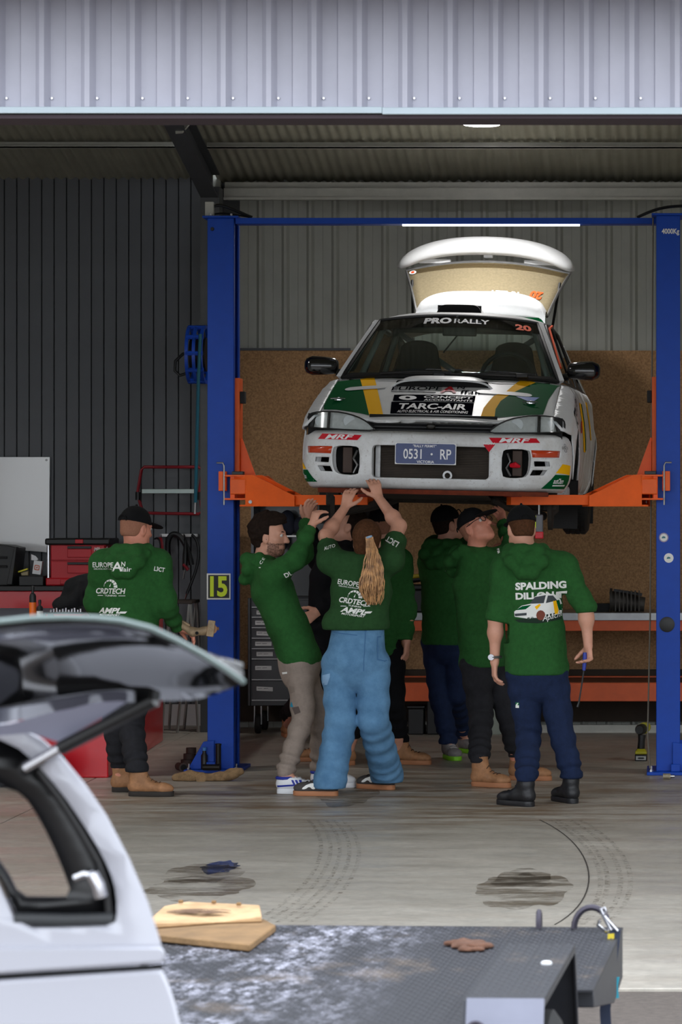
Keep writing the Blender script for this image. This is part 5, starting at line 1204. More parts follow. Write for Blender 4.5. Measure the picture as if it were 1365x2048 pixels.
vs, fs = text2d('RALLY', .05, .03); mapped('rear_lettering', ([Vector((.28-v.x*2.2, .34-v.y*1.6, 0)) for v in vs], fs), tgf(.008), M_lwhite, tgg)
mapped('round_badge', panel2d([(-.93+.045*math.cos(i*math.pi/6), .90+.05*math.sin(i*math.pi/6)) for i in range(12)], cell=0), tgf(.009), M_lwhite, tgg)
mapped('round_badge', panel2d([(-.93+.022*math.cos(i*math.pi/6), .90+.026*math.sin(i*math.pi/6)) for i in range(12)], cell=0), tgf(.012), M_lorange, tgg)
sp = MB(); rg_ = []
for a in np.linspace(-1, 1, 41):
    e = (1-abs(a)**14)**.5 if abs(a) < 1 else .0; e = max(e, .25); zc_ = 2.065-.085*a*a-.075*abs(a)**4
    th_ = (.066-.008*a*a)*e; ch = .13*e
    rg_.append([(-.02+.665*a, 4.13+.03*a*a+ch*math.cos(t_)*.95+th_*.3*math.sin(t_), zc_+th_*math.copysign(abs(math.sin(t_))**.8, math.sin(t_))+.25*ch*math.cos(t_)) for t_ in [2*math.pi*i/18 for i in range(18)]])
sp.rings(rg_); obj('rear_wing', sp, M_car, tg, local=True, angle=70)
for x_, w_ in ((-.40, .12), (.0, .035), (.39, .12)): obj('wing_strut', MB().box((x_, 4.09, 1.985-.1*x_*x_*3), (w_*2, .06, .035)), M_car, tg, local=True, bevel=.006)
for sd in (1, -1): obj('gas_strut', MB().cyl((sd*.5, 3.62, 1.3), (sd*.55, 3.92, 1.78), .010, 8), M_trimblk, tg, local=True)
# ================================================================== people
M_skin = mat('skin', (206, 150, 126), .55, 0, var=.08, vs=14); M_skin2 = mat('skin_ruddy', (212, 140, 116), .55, 0, var=.10, vs=14)
M_hood = mat('green_fleece', (38, 86, 40), .9, 0, var=.16, vs=40, bump=.25, bs=240, spec=.2)
M_tee = mat('green_cotton', (38, 72, 38), .9, 0, var=.14, vs=40, bump=.2, bs=240, spec=.2)
M_blk_cloth = mat('black_cotton', (16, 16, 20), .9, 0, var=.2, vs=30, bump=.2, bs=200, spec=.2)
M_navy_cloth = mat('navy_work_cotton', (26, 38, 66), .9, 0, var=.2, vs=30, bump=.2, bs=200, spec=.2)
M_grey_trs = mat('charcoal_work_cotton', (38, 38, 42), .9, 0, var=.2, vs=30, bump=.2, bs=200, spec=.2)
M_tan_trs = mat('taupe_cotton', (142, 128, 118), .9, 0, var=.1, vs=30, bump=.2, bs=220, spec=.2)
M_denim = mat('light_blue_denim', (80, 120, 156), .9, 0, var=.06, vs=9, bump=.3, bs=260, col2=(98, 140, 176), spec=.2)
M_tanleather = mat('tan_leather', (158, 112, 76), .7, 0, var=.25, vs=22, bump=.2, bs=60)
M_sole = mat('dark_sole', (44, 38, 34), .8); M_gumsole = mat('gum_sole', (168, 112, 76), .7)
M_blkleather = mat('black_leather', (24, 24, 28), .5, 0, var=.2, vs=22, bump=.15, bs=60)
M_whiteshoe = mat('white_leather', (226, 228, 232), .5); M_blueshoe = mat('blue_trim', (34, 50, 150), .6); M_greyshoe = mat('grey_mesh', (120, 116, 116), .8, var=.2, vs=40)
M_charshoe = mat('charcoal_suede', (70, 66, 64), .9, var=.15, vs=40); M_lime = mat('lime_sole', (120, 190, 30), .6)
M_capblk = mat('cap_black', (17, 17, 19), .9, bump=.2, bs=200, spec=.2)
M_hairdk = mat('dark_brown_hair', (34, 24, 19), .8, 0, var=.4, vs=60, bump=.3, bs=120, spec=.1); M_hairsh = mat('short_hair', (150, 104, 84), .8, 0, var=.15, vs=120, spec=.1)
M_blond = mat('golden_hair', (132, 86, 48), .5, 0, var=.3, vs=26, col2=(200, 150, 96)); M_hairbr = mat('brown_hair', (78, 50, 32), .8, 0, var=.35, vs=70, bump=.3, bs=120, spec=.1)
M_eye = mat('eye_white', (210, 205, 200), .3); M_iris = mat('eye_dark', (40, 30, 26), .2)
UP = Vector((0, 0, 1))
def _ax(r, f, u): return [tuple(r), tuple(f), tuple(u)]
def head_prims(B, c, f, u):
    f = f.normalized(); u = (u-f*u.dot(f)).normalized(); r = f.cross(u); A = _ax(r, f, u)
    def q(x, y, z): return c+r*x+f*y+u*z
    B.ell(q(0, -.012, .03), A, (.076, .096, .090), k=.03); B.ell(q(0, .028, -.04), A, (.061, .066, .078), k=.03); B.ell(q(0, .055, -.094), A, (.036, .032, .026), k=.03)
    for s in (-1, 1):
        B.ell(q(s*.047, .045, -.025), A, (.022, .025, .022), k=.02)
        B.cone(q(s*.012, .086, .020), q(s*.048, .070, .018), .011, .010, k=.015)
        B.ell(q(s*.076, -.008, -.016), A, (.010, .021, .032), k=.008); B.ell(q(s*.086, -.004, -.016), A, (.006, .012, .020), k=.004, sub=True)
        B.cone(q(s*.05, .02, -.08), q(s*.02, .06, -.098), .018, .018, k=.03)
    B.cone(q(0, .090, .008), q(0, .112, -.034), .009, .0145, k=.012)
    for s in (-1, 1):
        B.ell(q(s*.010, .104, -.038), A, (.009, .010, .008), k=.006)
        B.ell(q(s*.033, .098, .003), A, (.017, .016, .010), sub=True)
    B.cone(q(-.02, .083, -.064), q(.02, .083, -.064), .0075, .0075, k=.01); B.cone(q(-.018, .081, -.077), q(.018, .081, -.077), .009, .009, k=.01)
    B.ell(q(0, .1, -.0705), A, (.026, .011, .0022), sub=True)
    return q, r, f, u
def hand_prims(B, w, d, n, side, curl=.35, spread=.0, s=1.0):
    """w wrist, d along the palm, n out of the palm, side +1 puts the thumb at d x n"""
    d = d.normalized(); n = (n-d*n.dot(d)).normalized(); l = d.cross(n)*side
    B.slab(w+d*.012*s, w+d*.078*s, tuple(l), (.030*s, .019*s), (.040*s, .015*s), k=.012)
    for i, (o, L) in enumerate(((.031, .066), (.0105, .078), (-.0105, .073), (-.031, .057))):
        p = w+d*.082*s+l*o*s; v = (d+l*o*(2+spread)).normalized(); rr = .0098*s
        for j, fr in enumerate((.44, .32, .26)):
            a = curl*(1.0+.25*j)+.06*i; v2 = (v*math.cos(a)+n*math.sin(a)).normalized(); t = p+v2*L*fr*s
            B.cone(p, t, rr, rr*.90, k=.006); p, v, rr = t, v2, rr*.90
    p = w+d*.022*s+l*.030*s; v = (d*.65+l*.75+n*.25).normalized(); rr = .0135*s
    for j, L in enumerate((.034, .030, .024)):
        t = p+v*L*s; B.cone(p, t, rr, rr*.86, k=.008); p = t; rr *= .86; v = (v*.86+d*.35+n*.15*curl*3).normalized()
def shoe(par, heel, ang, style='boot', name='boot', L=.285):
    a = math.radians(ang); f = Vector((math.cos(a), math.sin(a), 0)); r = Vector((f.y, -f.x, 0)); A = _ax(r, f, UP)
    def q(x, y, z): return heel+r*x+f*y+UP*z
    ms, mso = {'boot': (M_tanleather, M_sole), 'rust': (M_tanleather, M_gumsole), 'black': (M_blkleather, M_blkleather), 'white': (M_whiteshoe, M_whiteshoe), 'grey': (M_greyshoe, M_lime), 'char': (M_charshoe, M_gumsole)}[style]
    hi = .19 if style in ('boot', 'rust', 'black') else .10
    B = Blob(.0065, .03)
    B.slab(q(0, .035, .055), q(0, .12, .062), tuple(r), (.034, .034), (.042, .036)); B.slab(q(0, .12, .060), q(0, L-.075, .05), tuple(r), (.042, .036), (.046, .028)); B.ell(q(0, L-.055, .045), A, (.043, .05, .030))
    B.cone(q(0, .05, .07), q(0, .055, hi), .042, .047, fold=(.002, 90)); B.cone(q(0, .10, .085), q(0, .065, hi-.01), .035, .040)
    vf = B.mesh(cut=lambda p: np.maximum(.022-p[:, 2]+heel.z, p[:, 2]-heel.z-hi))
    o = blob_obj(name, vf, ms, par, smooth_it=2)
    ol = smooth_poly([(-.034, .005), (.034, .005), (.040, .10), (.050, L-.10), (.044, L-.04), (.02, L-.004), (-.02, L-.004), (-.044, L-.04), (-.046, L-.10), (-.038, .10)], 2)
    mb = MB(); mb.rings([[q(x*k, y, z) for x, y in ol] for k, z in ((.96, .001), (1.03, .006), (1.03, .024), (.97, .030))]); so = obj('sole', mb, mso, o, angle=50)
    bv = bvh_of(vf)
    # laces
    if style != 'white' or True:
        lm = mat('lace_'+style, {'boot': (110, 84, 60), 'rust': (70, 48, 36), 'black': (20, 20, 22), 'white': (230, 230, 232), 'grey': (150, 146, 146), 'char': (50, 48, 46)}[style], .8)
        mb = MB()
        for i in range(5):
            y = .10+.024*i
            pts = []
            for x in (-.024, 0, .024):
                hit = bv.ray_cast(q(x, y, .3), Vector((0, 0, -1)), .5)[0]
                if hit is not None: pts.append(hit+UP*.002)
            if len(pts) == 3: mb.tube(pts, .0032, 5)
        if mb.v: obj('lace', mb, lm, o)
    if style == 'white':
        for s in (-1, 1):
            for i in range(3):
                pl = panel2d([(-.007, -.028), (.007, -.028), (.007, .028), (-.007, .028)], cell=.012)
                print_on('stripe', pl, bv, q(s*.03, .125+.022*i, .062), f, UP+f*-.55, M_blueshoe, o, ray=-r*s, lift=.002)
            print_on('side_band', panel2d([(-.07, -.006), (.06, .006), (.06, .016), (-.07, .006)], cell=.015), bv, q(s*.03, .07, .045), f, UP, M_blueshoe, o, ray=-r*s, lift=.002)
        obj('collar', MB().tube([q(.048*math.sin(t_), .055+.050*math.cos(t_), hi-.004) for t_ in np.linspace(0, 6.28, 17)[:-1]], .010, 8, closed=True), M_blueshoe, o)
    if style == 'char':
        pl = panel2d(smooth_poly([(-.05, -.012), (-.01, .02), (.05, .026), (.02, .008), (.045, -.006), (.02, -.016), (.0, .004), (-.025, -.014)], 1), cell=.015)
        for s in (-1, 1): print_on('star_mark', pl, bv, q(s*.03, .17, .055), f*s*1.0, UP, M_print_white, o, ray=-r*s, lift=.002)
    return o
def person(label, d, J, face, R, top, top_m, trs_m, feet, shoes, skin=None, hood=True, cap=None, hair=None, sleeve=(1., 1.), headu=None, hands=None, bulk=1., leg=1., hem=None, flare=0., group='people at the car lift', seed=1, hips_w=1.):
    skin = skin or M_skin
    pt = {}
    for k, v in J.items(): pt[k] = P(v[0], v[1], d+(v[2] if len(v) > 2 else 0))
    f = UP.cross(R).normalized(); Rv = Vector(R).normalized(); rt = tuple(Rv)
    foot = {s: G(v[0], v[1]) for s, v in feet.items() if v}
    fdir = {s: Vector((math.cos(math.radians(v[2])), math.sin(math.radians(v[2])), 0)) for s, v in feet.items() if v}
    lift_z = {s: (v[3] if len(v) > 3 else 0) for s, v in feet.items() if v}
    ank = {s: foot[s]+fdir[s]*.055+UP*(.10+lift_z[s]) for s in foot}
    Np, Pl = pt['N'], pt['P']
    chest = Np.lerp(Pl, .30); waist = Np.lerp(Pl, .66)
    if 'C' in pt: chest = pt['C']
    if 'W' in pt: waist = pt['W']
    hipR = Pl+Rv*.088*hips_w-UP*.03; hipL = Pl-Rv*.088*hips_w-UP*.03
    # ---- body
    B = Blob(.0065, .03)
    hq = head_prims(B, pt['H'], face, headu or UP)
    q, hr_, hf, hu = hq
    B.cone(q(0, -.02, -.06), Np+UP*.0, .056, .062, k=.04)
    B.slab(Np-UP*.03, chest, rt, (.13, .07), (.145, .095)); B.slab(chest, waist, rt, (.145, .095), (.125, .085)); B.slab(waist, Pl, rt, (.125, .085), (.15, .1))
    for s in ('R', 'L'):
        B.cone(Np-UP*.03, pt['S'+s], .05, .055); B.cone(pt['S'+s], pt['E'+s], .048, .040); B.cone(pt['E'+s], pt['W'+s], .042, .027)
        B.ell(pt['E'+s].lerp(pt['W'+s], .3), np.eye(3), (.046, .046, .046), k=.03)
        hd_ = (hands or {}).get(s, {}); dv = Vector(hd_['d']) if 'd' in hd_ else (pt['W'+s]-pt['E'+s]); nv = Vector(hd_['n']) if 'n' in hd_ else -Rv*(1 if s == 'R' else -1)
        hand_prims(B, pt['W'+s], dv, nv, hd_.get('t', 1 if s == 'R' else -1), hd_.get('c', .35), hd_.get('sp', 0.))
    for s in foot:
        hp = hipR if s == 'R' else hipL
        B.cone(hp, pt['K'+s], .075, .05); B.cone(pt['K'+s], ank[s], .05, .036); B.cone(ank[s], ank[s]+fdir[s]*.12-UP*.05, .034, .03)
    bvf = B.mesh()
    body = blob_obj('person', bvf, skin); tag(body, label, 'person', group)
    # eyes
    for s in (-1, 1):
        e = q(s*.033, .0775, .003); eo = obj('eye', MB().ball(e, .0125, 12), M_eye, body); obj('iris', MB().ball(e+hf*.0075+hu*.0005, .0058, 10), M_iris, eo)
        mb = MB(); mb.tube([q(s*(.016+.008*i), .092-.002*i*i*.6, .021+.002*(i if i < 3 else 4-i)) for i in range(5)], .0035, 6); obj('eyebrow', mb, M_hairdk, body)
    # ---- top garment
    T = Blob(.0105, .045); b = bulk
    fo = (.0045, 38, seed)
    T.slab(Np-UP*.045, chest, rt, (.135*b, .085*b), (.175*b, .125*b), fold=None); T.slab(chest, waist, rt, (.175*b, .125*b), (.165*b, .120*b), fold=fo)
    he = hem if hem is not None else .04
    hemc = Pl-UP*he
    T.slab(waist, hemc+UP*.03, rt, (.165*b, .120*b), (.172*b*hips_w, .130*b), fold=fo); T.slab(hemc+UP*.03, hemc, rt, (.172*b*hips_w, .130*b), (.168*b*hips_w, .128*b), k=.02)
    slc = {}
    for s, fr in zip(('R', 'L'), sleeve):
        S, E, W = pt['S'+s], pt['E'+s], pt['W'+s]; l1, l2 = (E-S).length, (W-E).length
        rs_ = (.072*b, .058*b, .044) if top == 'hoodie' else (.074*b, .066*b, .06)
        T.cone(Np-UP*.05, S, .075*b, .078*b, k=.06)
        tot = fr*(l1+l2)*.985
        if tot <= l1:
            e = S.lerp(E, tot/l1); T.cone(S, e, rs_[0], rs_[1], fold=(.003, 60, seed)); slc[s] = (e, (E-S).normalized(), rs_[1])
        else:
            T.cone(S, E, rs_[0], rs_[1], fold=(.005, 55, seed+1)); e = E.lerp(W, (tot-l1)/l2); T.cone(E, e, rs_[1], rs_[2], fold=(.006, 70, seed+2)); slc[s] = (e, (W-E).normalized(), rs_[2])
    if hood:
        nb = Np-UP*.01
        T.chain([nb+Rv*.085+f*.05+UP*-.01, nb+Rv*.10-f*.02+UP*.025, nb+Rv*.06-f*.10+UP*.02, nb-Rv*.06-f*.10+UP*.02, nb-Rv*.10-f*.02+UP*.025, nb-Rv*.085+f*.05+UP*-.01], [.026, .036, .04, .04, .036, .026], k=.012, fold=(.004, 60, seed))
        hs = hood if hood is not True else 1.
        T.chain([nb+Rv*.115-f*.07*hs+UP*.0, nb+Rv*.085-f*.135*hs+UP*-.045, nb+Rv*.03-f*.155*hs+UP*-.10, nb-Rv*.03-f*.155*hs+UP*-.10, nb-Rv*.085-f*.135*hs+UP*-.045, nb-Rv*.115-f*.07*hs+UP*.0], [.03, .042*hs, .046*hs, .046*hs, .042*hs, .03], k=.012, fold=(.006, 60, seed))
        T.chain([nb+Rv*.08-f*.115*hs+UP*.012, nb-f*.15*hs+UP*-.035, nb-Rv*.08-f*.115*hs+UP*.012], [.03, .036*hs, .03], k=.010, fold=(.004, 60, seed+2))
    else:
        T.chain([Np+Rv*.075*math.cos(t_)+f*.06*math.sin(t_)+UP*(.0-.02*math.sin(t_)) for t_ in np.linspace(0, 6.283, 13)], [.017]*13, k=.015)
    hz_ = hemc.z-.008
    def tcut(p):
        c_ = np.where((np.abs(p[:, 0]-hemc.x) < .34) & (p[:, 2] < hz_+.12) & (np.linalg.norm(p-np.array(hemc), axis=1) < .33), hz_-p[:, 2], -1)
        for s, (e, dv, rr) in slc.items():
            l = (p-np.array(e)) @ np.array(dv); rad = np.linalg.norm((p-np.array(e))-l[:, None]*np.array(dv), axis=1)
            c_ = np.maximum(c_, np.where((rad < rr*1.8) & (l < .12), l-.012, -1))
        return c_
    tvf = T.mesh(lambda p: .0035*vnoise(p, 42, seed)+.002*vnoise(p, 95, seed+5), tcut)
    tob = blob_obj('hoodie' if top == 'hoodie' else 'shirt', tvf, top_m, body)
    # ---- trousers
    if foot:
        Q = Blob(.0105, .035); lg = leg
        Q.slab(waist.lerp(Pl, .05), Pl-UP*.03, rt, (.135*hips_w, .105), (.158*hips_w, .125*hips_w)); Q.slab(Pl-UP*.03, Pl-UP*.09, rt, (.158*hips_w, .125*hips_w), (.150*hips_w, .115))
        for s in foot:
            hp = hipR if s == 'R' else hipL; K = pt['K'+s]; top_ = ank[s]+UP*(.03 if shoes[s] in ('white', 'grey', 'char') else .07)-(UP*.05 if flare else UP*0)
            Q.cone(hp, K, .096*lg, .075*lg+flare*.3, k=.010, fold=(.0045, 45, seed+3)); mid = K.lerp(top_, .62)
            Q.cone(K, mid, .075*lg+flare*.3, .066*lg+flare*.6, k=.012, fold=(.005, 60, seed+4)); Q.cone(mid, top_, .066*lg+flare*.6, .060*lg+flare, k=.012, fold=(.009 if not flare else .003, 95, seed+6))
        def qcut(p):
            c_ = np.full(len(p), -1.)
            for s in foot: c_ = np.maximum(c_, np.where(np.linalg.norm(p[:, :2]-np.array(ank[s])[:2], axis=1) < .16+flare, (ank[s].z+(.0 if shoes[s] in ('white', 'grey', 'char') else .045)-(.055 if flare else 0))-p[:, 2], -1))
            return c_
        qvf = Q.mesh(lambda p: .003*vnoise(p, 48, seed+9), qcut)
        trs = blob_obj('trousers', qvf, trs_m, body)
        for s in foot: shoe(body, foot[s]+UP*(lift_z[s]+.0005), feet[s][2], shoes[s], 'boot' if shoes[s] in ('boot', 'rust', 'black') else 'shoe')
    else: qvf = None; trs = None
    # ---- cap, hair
    A = _ax(hr_, hf, hu); hc = pt['H']
    if cap:
        Cb = Blob(.006, .02); Cb.ell(q(0, -.012, .034), A, (.086, .106, .100))
        lim = .028
        def ccut(p):
            l = (p-np.array(hc)); z = l @ np.array(hu); y = l @ np.array(hf); return (lim-.18*(y+.0) if False else lim-.10*y)-z
        cv = Cb.mesh(lambda p: .0015*vnoise(p, 60, 2), ccut); co_ = blob_obj('cap', cv, M_capblk, body)
        sgn = 1 if cap == 'front' else -1
        Bb = Blob(.005, .02); bc = q(0, sgn*.125-.005, .028 if sgn > 0 else .02); tilt = (hf*sgn+hu*-.22).normalized(); un = (hu-tilt*hu.dot(tilt)).normalized()
        Bb.ell(bc, _ax(hr_, tilt, un), (.076, .075, .0075))
        if cap != 'none': blob_obj('brim', Bb.mesh(), M_capblk, co_)
        obj('cap_button', MB().ball(q(0, -.012, .136), .008, 8), M_capblk, co_)
        # the little arch over the strap at the back
        mb = MB(); mb.tube([q(.035*math.cos(t_), -sgn*(.112)-.006, .035+.036*math.sin(t_)) for t_ in np.linspace(0, math.pi, 9)], .004, 6); obj('strap_arch', mb, M_capblk, co_)
        Hs = Blob(.006, .02); Hs.ell(q(0, -.014, .026), A, (.0785, .098, .092)); Hs.ell(q(0, -.05, -.03), A, (.062, .055, .045))
        def hcut(p):
            l = p-np.array(hc); z = l @ np.array(hu); y = l @ np.array(hf); x = np.abs(l @ np.array(hr_)); return np.maximum(np.maximum(y-.02, -.055-z+.3*np.maximum(y+.03, 0)), z-.06)
        blob_obj('hair', Hs.mesh(None, hcut), {'dark': M_hairdk, 'brown': M_hairbr}.get(hair, M_hairsh), body)
    elif hair:
        mh = {'curly': M_hairdk, 'dark': M_hairdk, 'brown': M_hairbr}[hair]
        Hs = Blob(.006, .02); th = .026 if hair == 'curly' else .014
        Hs.ell(q(0, -.014, .036), A, (.076+th*.6, .097+th, .090+th)); Hs.ell(q(0, -.06, -.03), A, (.064, .052, .055))
        if hair == 'curly': Hs.ell(q(0, .05, .105), A, (.055, .05, .035), k=.03)
        def hcut(p):
            l = p-np.array(hc); z = l @ np.array(hu); y = l @ np.array(hf); return np.maximum(np.minimum(y-.012, .062-z+.35*np.maximum(0, y-.05)), -.075-z)
        am = .011 if hair == 'curly' else .002
        blob_obj('hair', Hs.mesh(lambda p: am*vnoise(p, 105, 4)+am*.6*vnoise(p, 190, 8), hcut), mh, body)
    return dict(o=body, pt=pt, q=q, hf=hf, hu=hu, hr=hr_, bvf=bvf, tb=bvh_of(tvf), top=tob, trs=trs, qb=bvh_of(qvf) if qvf else None, f=f, R=Rv, tvf=tvf, qvf=qvf, d=d)
def back_print(pr, body, px, py, wpx, hpx, m=None, bold=.01, shear=0., rot=0., cell=.02, part=None, name='print', base=None, ray=(0, 1, 0)):
    d = pr['d']; k = d/FPX
    if isinstance(body, str):
        vs, fs = text2d(body, 1., bold, shear, cell=0); xs = [v.x for v in vs]; kx = wpx*k/(max(xs)-min(xs)); vs = [Vector((v.x*kx, v.y*hpx*k, 0)) for v in vs]
        bm = bmesh.new(); bv = [bm.verts.new(v) for v in vs]
        for f in fs: bm.faces.new([bv[i] for i in f])
        grid_cut(bm, cell); bm.verts.index_update(); vf = ([v.co.copy() for v in bm.verts], [tuple(v.index for v in f.verts) for f in bm.faces]); bm.free()
    else:
        vf = panel2d([((x-px)*k, -(y-py)*k) for x, y in body], [[((x-px)*k, -(y-py)*k) for x, y in h] for h in (base or [])], cell=cell)
    a = math.radians(rot); ux = Vector((math.cos(a), 0, math.sin(a))); uy = Vector((-math.sin(a), 0, math.cos(a)))
    return print_on(name, vf, pr['tb'] if part is None else part[0], P(px, py, d), ux, uy, m or M_print_white, pr['top'] if part is None else part[1], ray=ray)
def sponsor_back(pr, cx, y1, y2, y3, k, rot=0.):
    """three sponsor prints down the back"""
    back_print(pr, 'EUROPE', cx-14*k, y1, 44*k, 10*k, rot=rot, bold=.012); back_print(pr, 'A', cx+17*k, y1+3*k, 22*k, 18*k, rot=rot, bold=.02); back_print(pr, 'N', cx+29*k, y1-2*k, 8*k, 9*k, rot=rot, bold=.012); back_print(pr, 'ffair', cx+34*k, y1+8*k, 24*k, 9*k, rot=rot, bold=.012)
    back_print(pr, 'GEELONG AUSTRALIA', cx-14*k, y1+8*k, 40*k, 2.6*k, rot=rot)
    back_print(pr, 'CRDTECH', cx-1*k, y2+9*k, 64*k, 11*k, shear=.25, bold=.03, rot=rot); back_print(pr, 'TUNING', cx-1*k, y2+18*k, 26*k, 3.4*k, rot=rot, bold=.02)
    for sx in (-1, 1): back_print(pr, [(cx+sx*17*k-1, y2+17.4*k), (cx+sx*30*k, y2+17.4*k), (cx+sx*30*k, y2+18.6*k), (cx+sx*17*k-1, y2+18.6*k)], cx, y2+18*k, 0, 0, cell=.03)
    for i in range(7):
        a0, a1 = math.radians(178-27*i), math.radians(178-27*i-22); r0, r1 = (13.5-.9*i)*k, (14.2+.25*i)*k; c = (cx-1*k, y2+1*k)
        back_print(pr, [(c[0]+r_*math.cos(a_), c[1]-r_*math.sin(a_)) for r_, a_ in ((r0, a0), (r1, a0), (r1, a1), (r0, a1))], c[0], c[1], 0, 0, cell=.05)
    back_print(pr, [(cx-3*k, y2), (cx+1.6*k, y2-7*k), (cx-.6*k, y2+.6*k)], cx, y2, 0, 0, cell=.05)
    back_print(pr, 'AMPL', cx-4*k, y3-2*k, 52*k, 11*k, shear=.35, bold=.04, rot=rot); back_print(pr, 'MOTORSPORT', cx-4*k, y3+6.5*k, 48*k, 4*k, shear=.35, bold=.02, rot=rot)
    back_print(pr, [(cx+20*k, y3-.5*k), (cx+34*k, y3-.5*k), (cx+30*k, y3+3.5*k), (cx+18*k, y3+3.5*k)], cx, y3, 0, 0, cell=.05)

X = Vector
# --- man carrying a suspension arm, seen from behind
A = person('man in black cap and green hoodie carrying a steel arm beside the red bench', 19.1,
  dict(H=(273, 1056), N=(268, 1104), P=(252, 1322), SR=(315, 1126), SL=(207, 1128, -.02), ER=(332, 1208, -.04), EL=(190, 1205, .06), WR=(356, 1256, .14), WL=(204, 1246, .26), KR=(262, 1448, .03), KL=(232, 1450, .05)),
  X((.62, .78, -.10)), X((.97, -.24, 0)), 'hoodie', M_hood, M_grey_trs, dict(R=(256, 1592, -4), L=(222, 1584, 8)), dict(R='boot', L='boot'), skin=M_skin2, cap='front', hair='short', sleeve=(.99, .99), bulk=1.08, leg=1.06, seed=3,
  hands=dict(R=dict(d=(.85, .25, -.35), n=(0, -.2, -1), c=.5, t=1)))
sponsor_back(A, 228, 1129, 1172, 1222, 1.02, 0)
back_print(A, 'L3CT', 324, 1138, 20, 9, rot=-10, bold=.02)
# the suspension arm in his hand
d_ = 19.22
ca = thing('suspension_arm', 'muddy bent steel suspension arm held in the hand of the man in the black cap', 'suspension arm', P(395, 1275, d_))
Bs = Blob(.006, .02); Bs.chain([P(350, 1232, d_), P(366, 1252, d_), P(386, 1264, d_), P(408, 1262, d_), P(424, 1258, d_)], [.012, .018, .026, .022, .028]); blob_obj('arm', Bs.mesh(lambda p: .002*vnoise(p, 90, 1)), mat('muddy_steel', (150, 128, 100), .6, .3, var=.3, vs=30), ca)
obj('rail', MB().tube([P(345, 1222, d_), P(360, 1240, d_), P(380, 1252, d_)], .010, 8), MATS['muddy_steel'], ca)
obj('bush', MB().cyl(P(424, 1258, d_-.03), P(424, 1258, d_+.04), .032, 16), mat('bush_brown', (140, 100, 70), .7), ca)
obj('bracket', MB().box(P(422, 1257, d_-.03), (.045, .01, .10), Matrix.Rotation(math.radians(8), 3, 'Y')), MATS['muddy_steel'], ca, bevel=.003)
obj('bolt', MB().cyl(P(428, 1258, d_), P(438, 1257, d_), .010, 8), MATS['bush_brown'], ca)
obj('bolt_hole', MB().cyl(P(394, 1266, d_-.03), P(394, 1266, d_-.02), .010, 12), M_dark, ca)

# --- young man reaching up, side on
Bp = person('curly haired young man in green hoodie and taupe trousers reaching up to the car', 19.35,
  dict(H=(540, 1071), N=(527, 1122, .0), P=(600, 1318), C=(545, 1180), W=(575, 1250), SR=(545, 1150, -.15), SL=(548, 1150, .15), ER=(592, 1118, -.22), EL=(606, 1108, .16), WR=(624, 1052, -.12), WL=(614, 1042, .36), KR=(607, 1435, -.10), KL=(642, 1436, .08)),
  X((.95, -.10, -.02)), X((.10, -1, 0)), 'hoodie', M_hood, M_tan_trs, dict(R=(553, 1587, -8), L=(622, 1575, 0)), dict(R='white', L='white'), hood=.72, hair='curly', sleeve=(.96, .96), leg=.92, seed=5, hem=.02,
  hands=dict(R=dict(d=(.30, .1, .9), n=(.75, .65, -.1), c=.8, t=-1), L=dict(d=(.1, .1, 1), n=(.6, -.6, 0), c=.4, t=-1)), bulk=1.0)
# stubble
hc = np.array(Bp['pt']['H']); fu = [np.array(x) for x in (Bp['hf'], Bp['hu'])]
def stub(p):
    l = p-hc; y = l @ fu[0]; z = l @ fu[1]; return (y > .0) & (z < -.045) & (z > -.13) & ~((np.abs(z+.07) < .012) & (y > .07))
sv = (Bp['bvf'][0].copy(), Bp['bvf'][1])
sv[0][:] = sv[0]+(sv[0]-hc)/np.maximum(np.linalg.norm(sv[0]-hc, axis=1), .01)[:, None]*.0014
blob_obj('stubble', sv, decal_mat('stubble_hair', (60, 40, 32), .8, .75, 130, .34, .3), Bp['o'], pred=stub)
back_print(Bp, [(525, 1133), (529.5, 1133), (529.5, 1135), (525, 1135)], 527, 1134, 0, 0); back_print(Bp, 'C', 529, 1124, 7, 6, rot=60); back_print(Bp, 'E', 533, 1117, 4, 5, rot=60)
back_print(Bp, 'DL', 586, 1147, 16, 9, rot=25, bold=.03)
tb_ = (Bp['qb'], Bp['trs'])
M_pocket = mat('pocket_taupe', (128, 114, 104), .9); M_teal = mat('teal_label', (30, 140, 170), .7)
back_print(Bp, [(572, 1368), (594, 1370), (596, 1380), (588, 1385), (576, 1382)], 584, 1375, 0, 0, M_pocket, part=tb_, name='pocket_flap'); back_print(Bp, [(568, 1343), (580, 1341), (580, 1345), (569, 1347)], 574, 1344, 0, 0, M_print_white, part=tb_, name='pocket_zip')
back_print(Bp, [(582, 1400), (590, 1402), (593, 1411), (586, 1411)], 588, 1405, 0, 0, M_teal, part=tb_, name='fabric_label'); back_print(Bp, [(590, 1412), (604, 1409), (608, 1421), (596, 1426)], 599, 1417, 0, 0, mat('patch_brown', (86, 74, 70), .9), part=tb_, name='knee_patch')

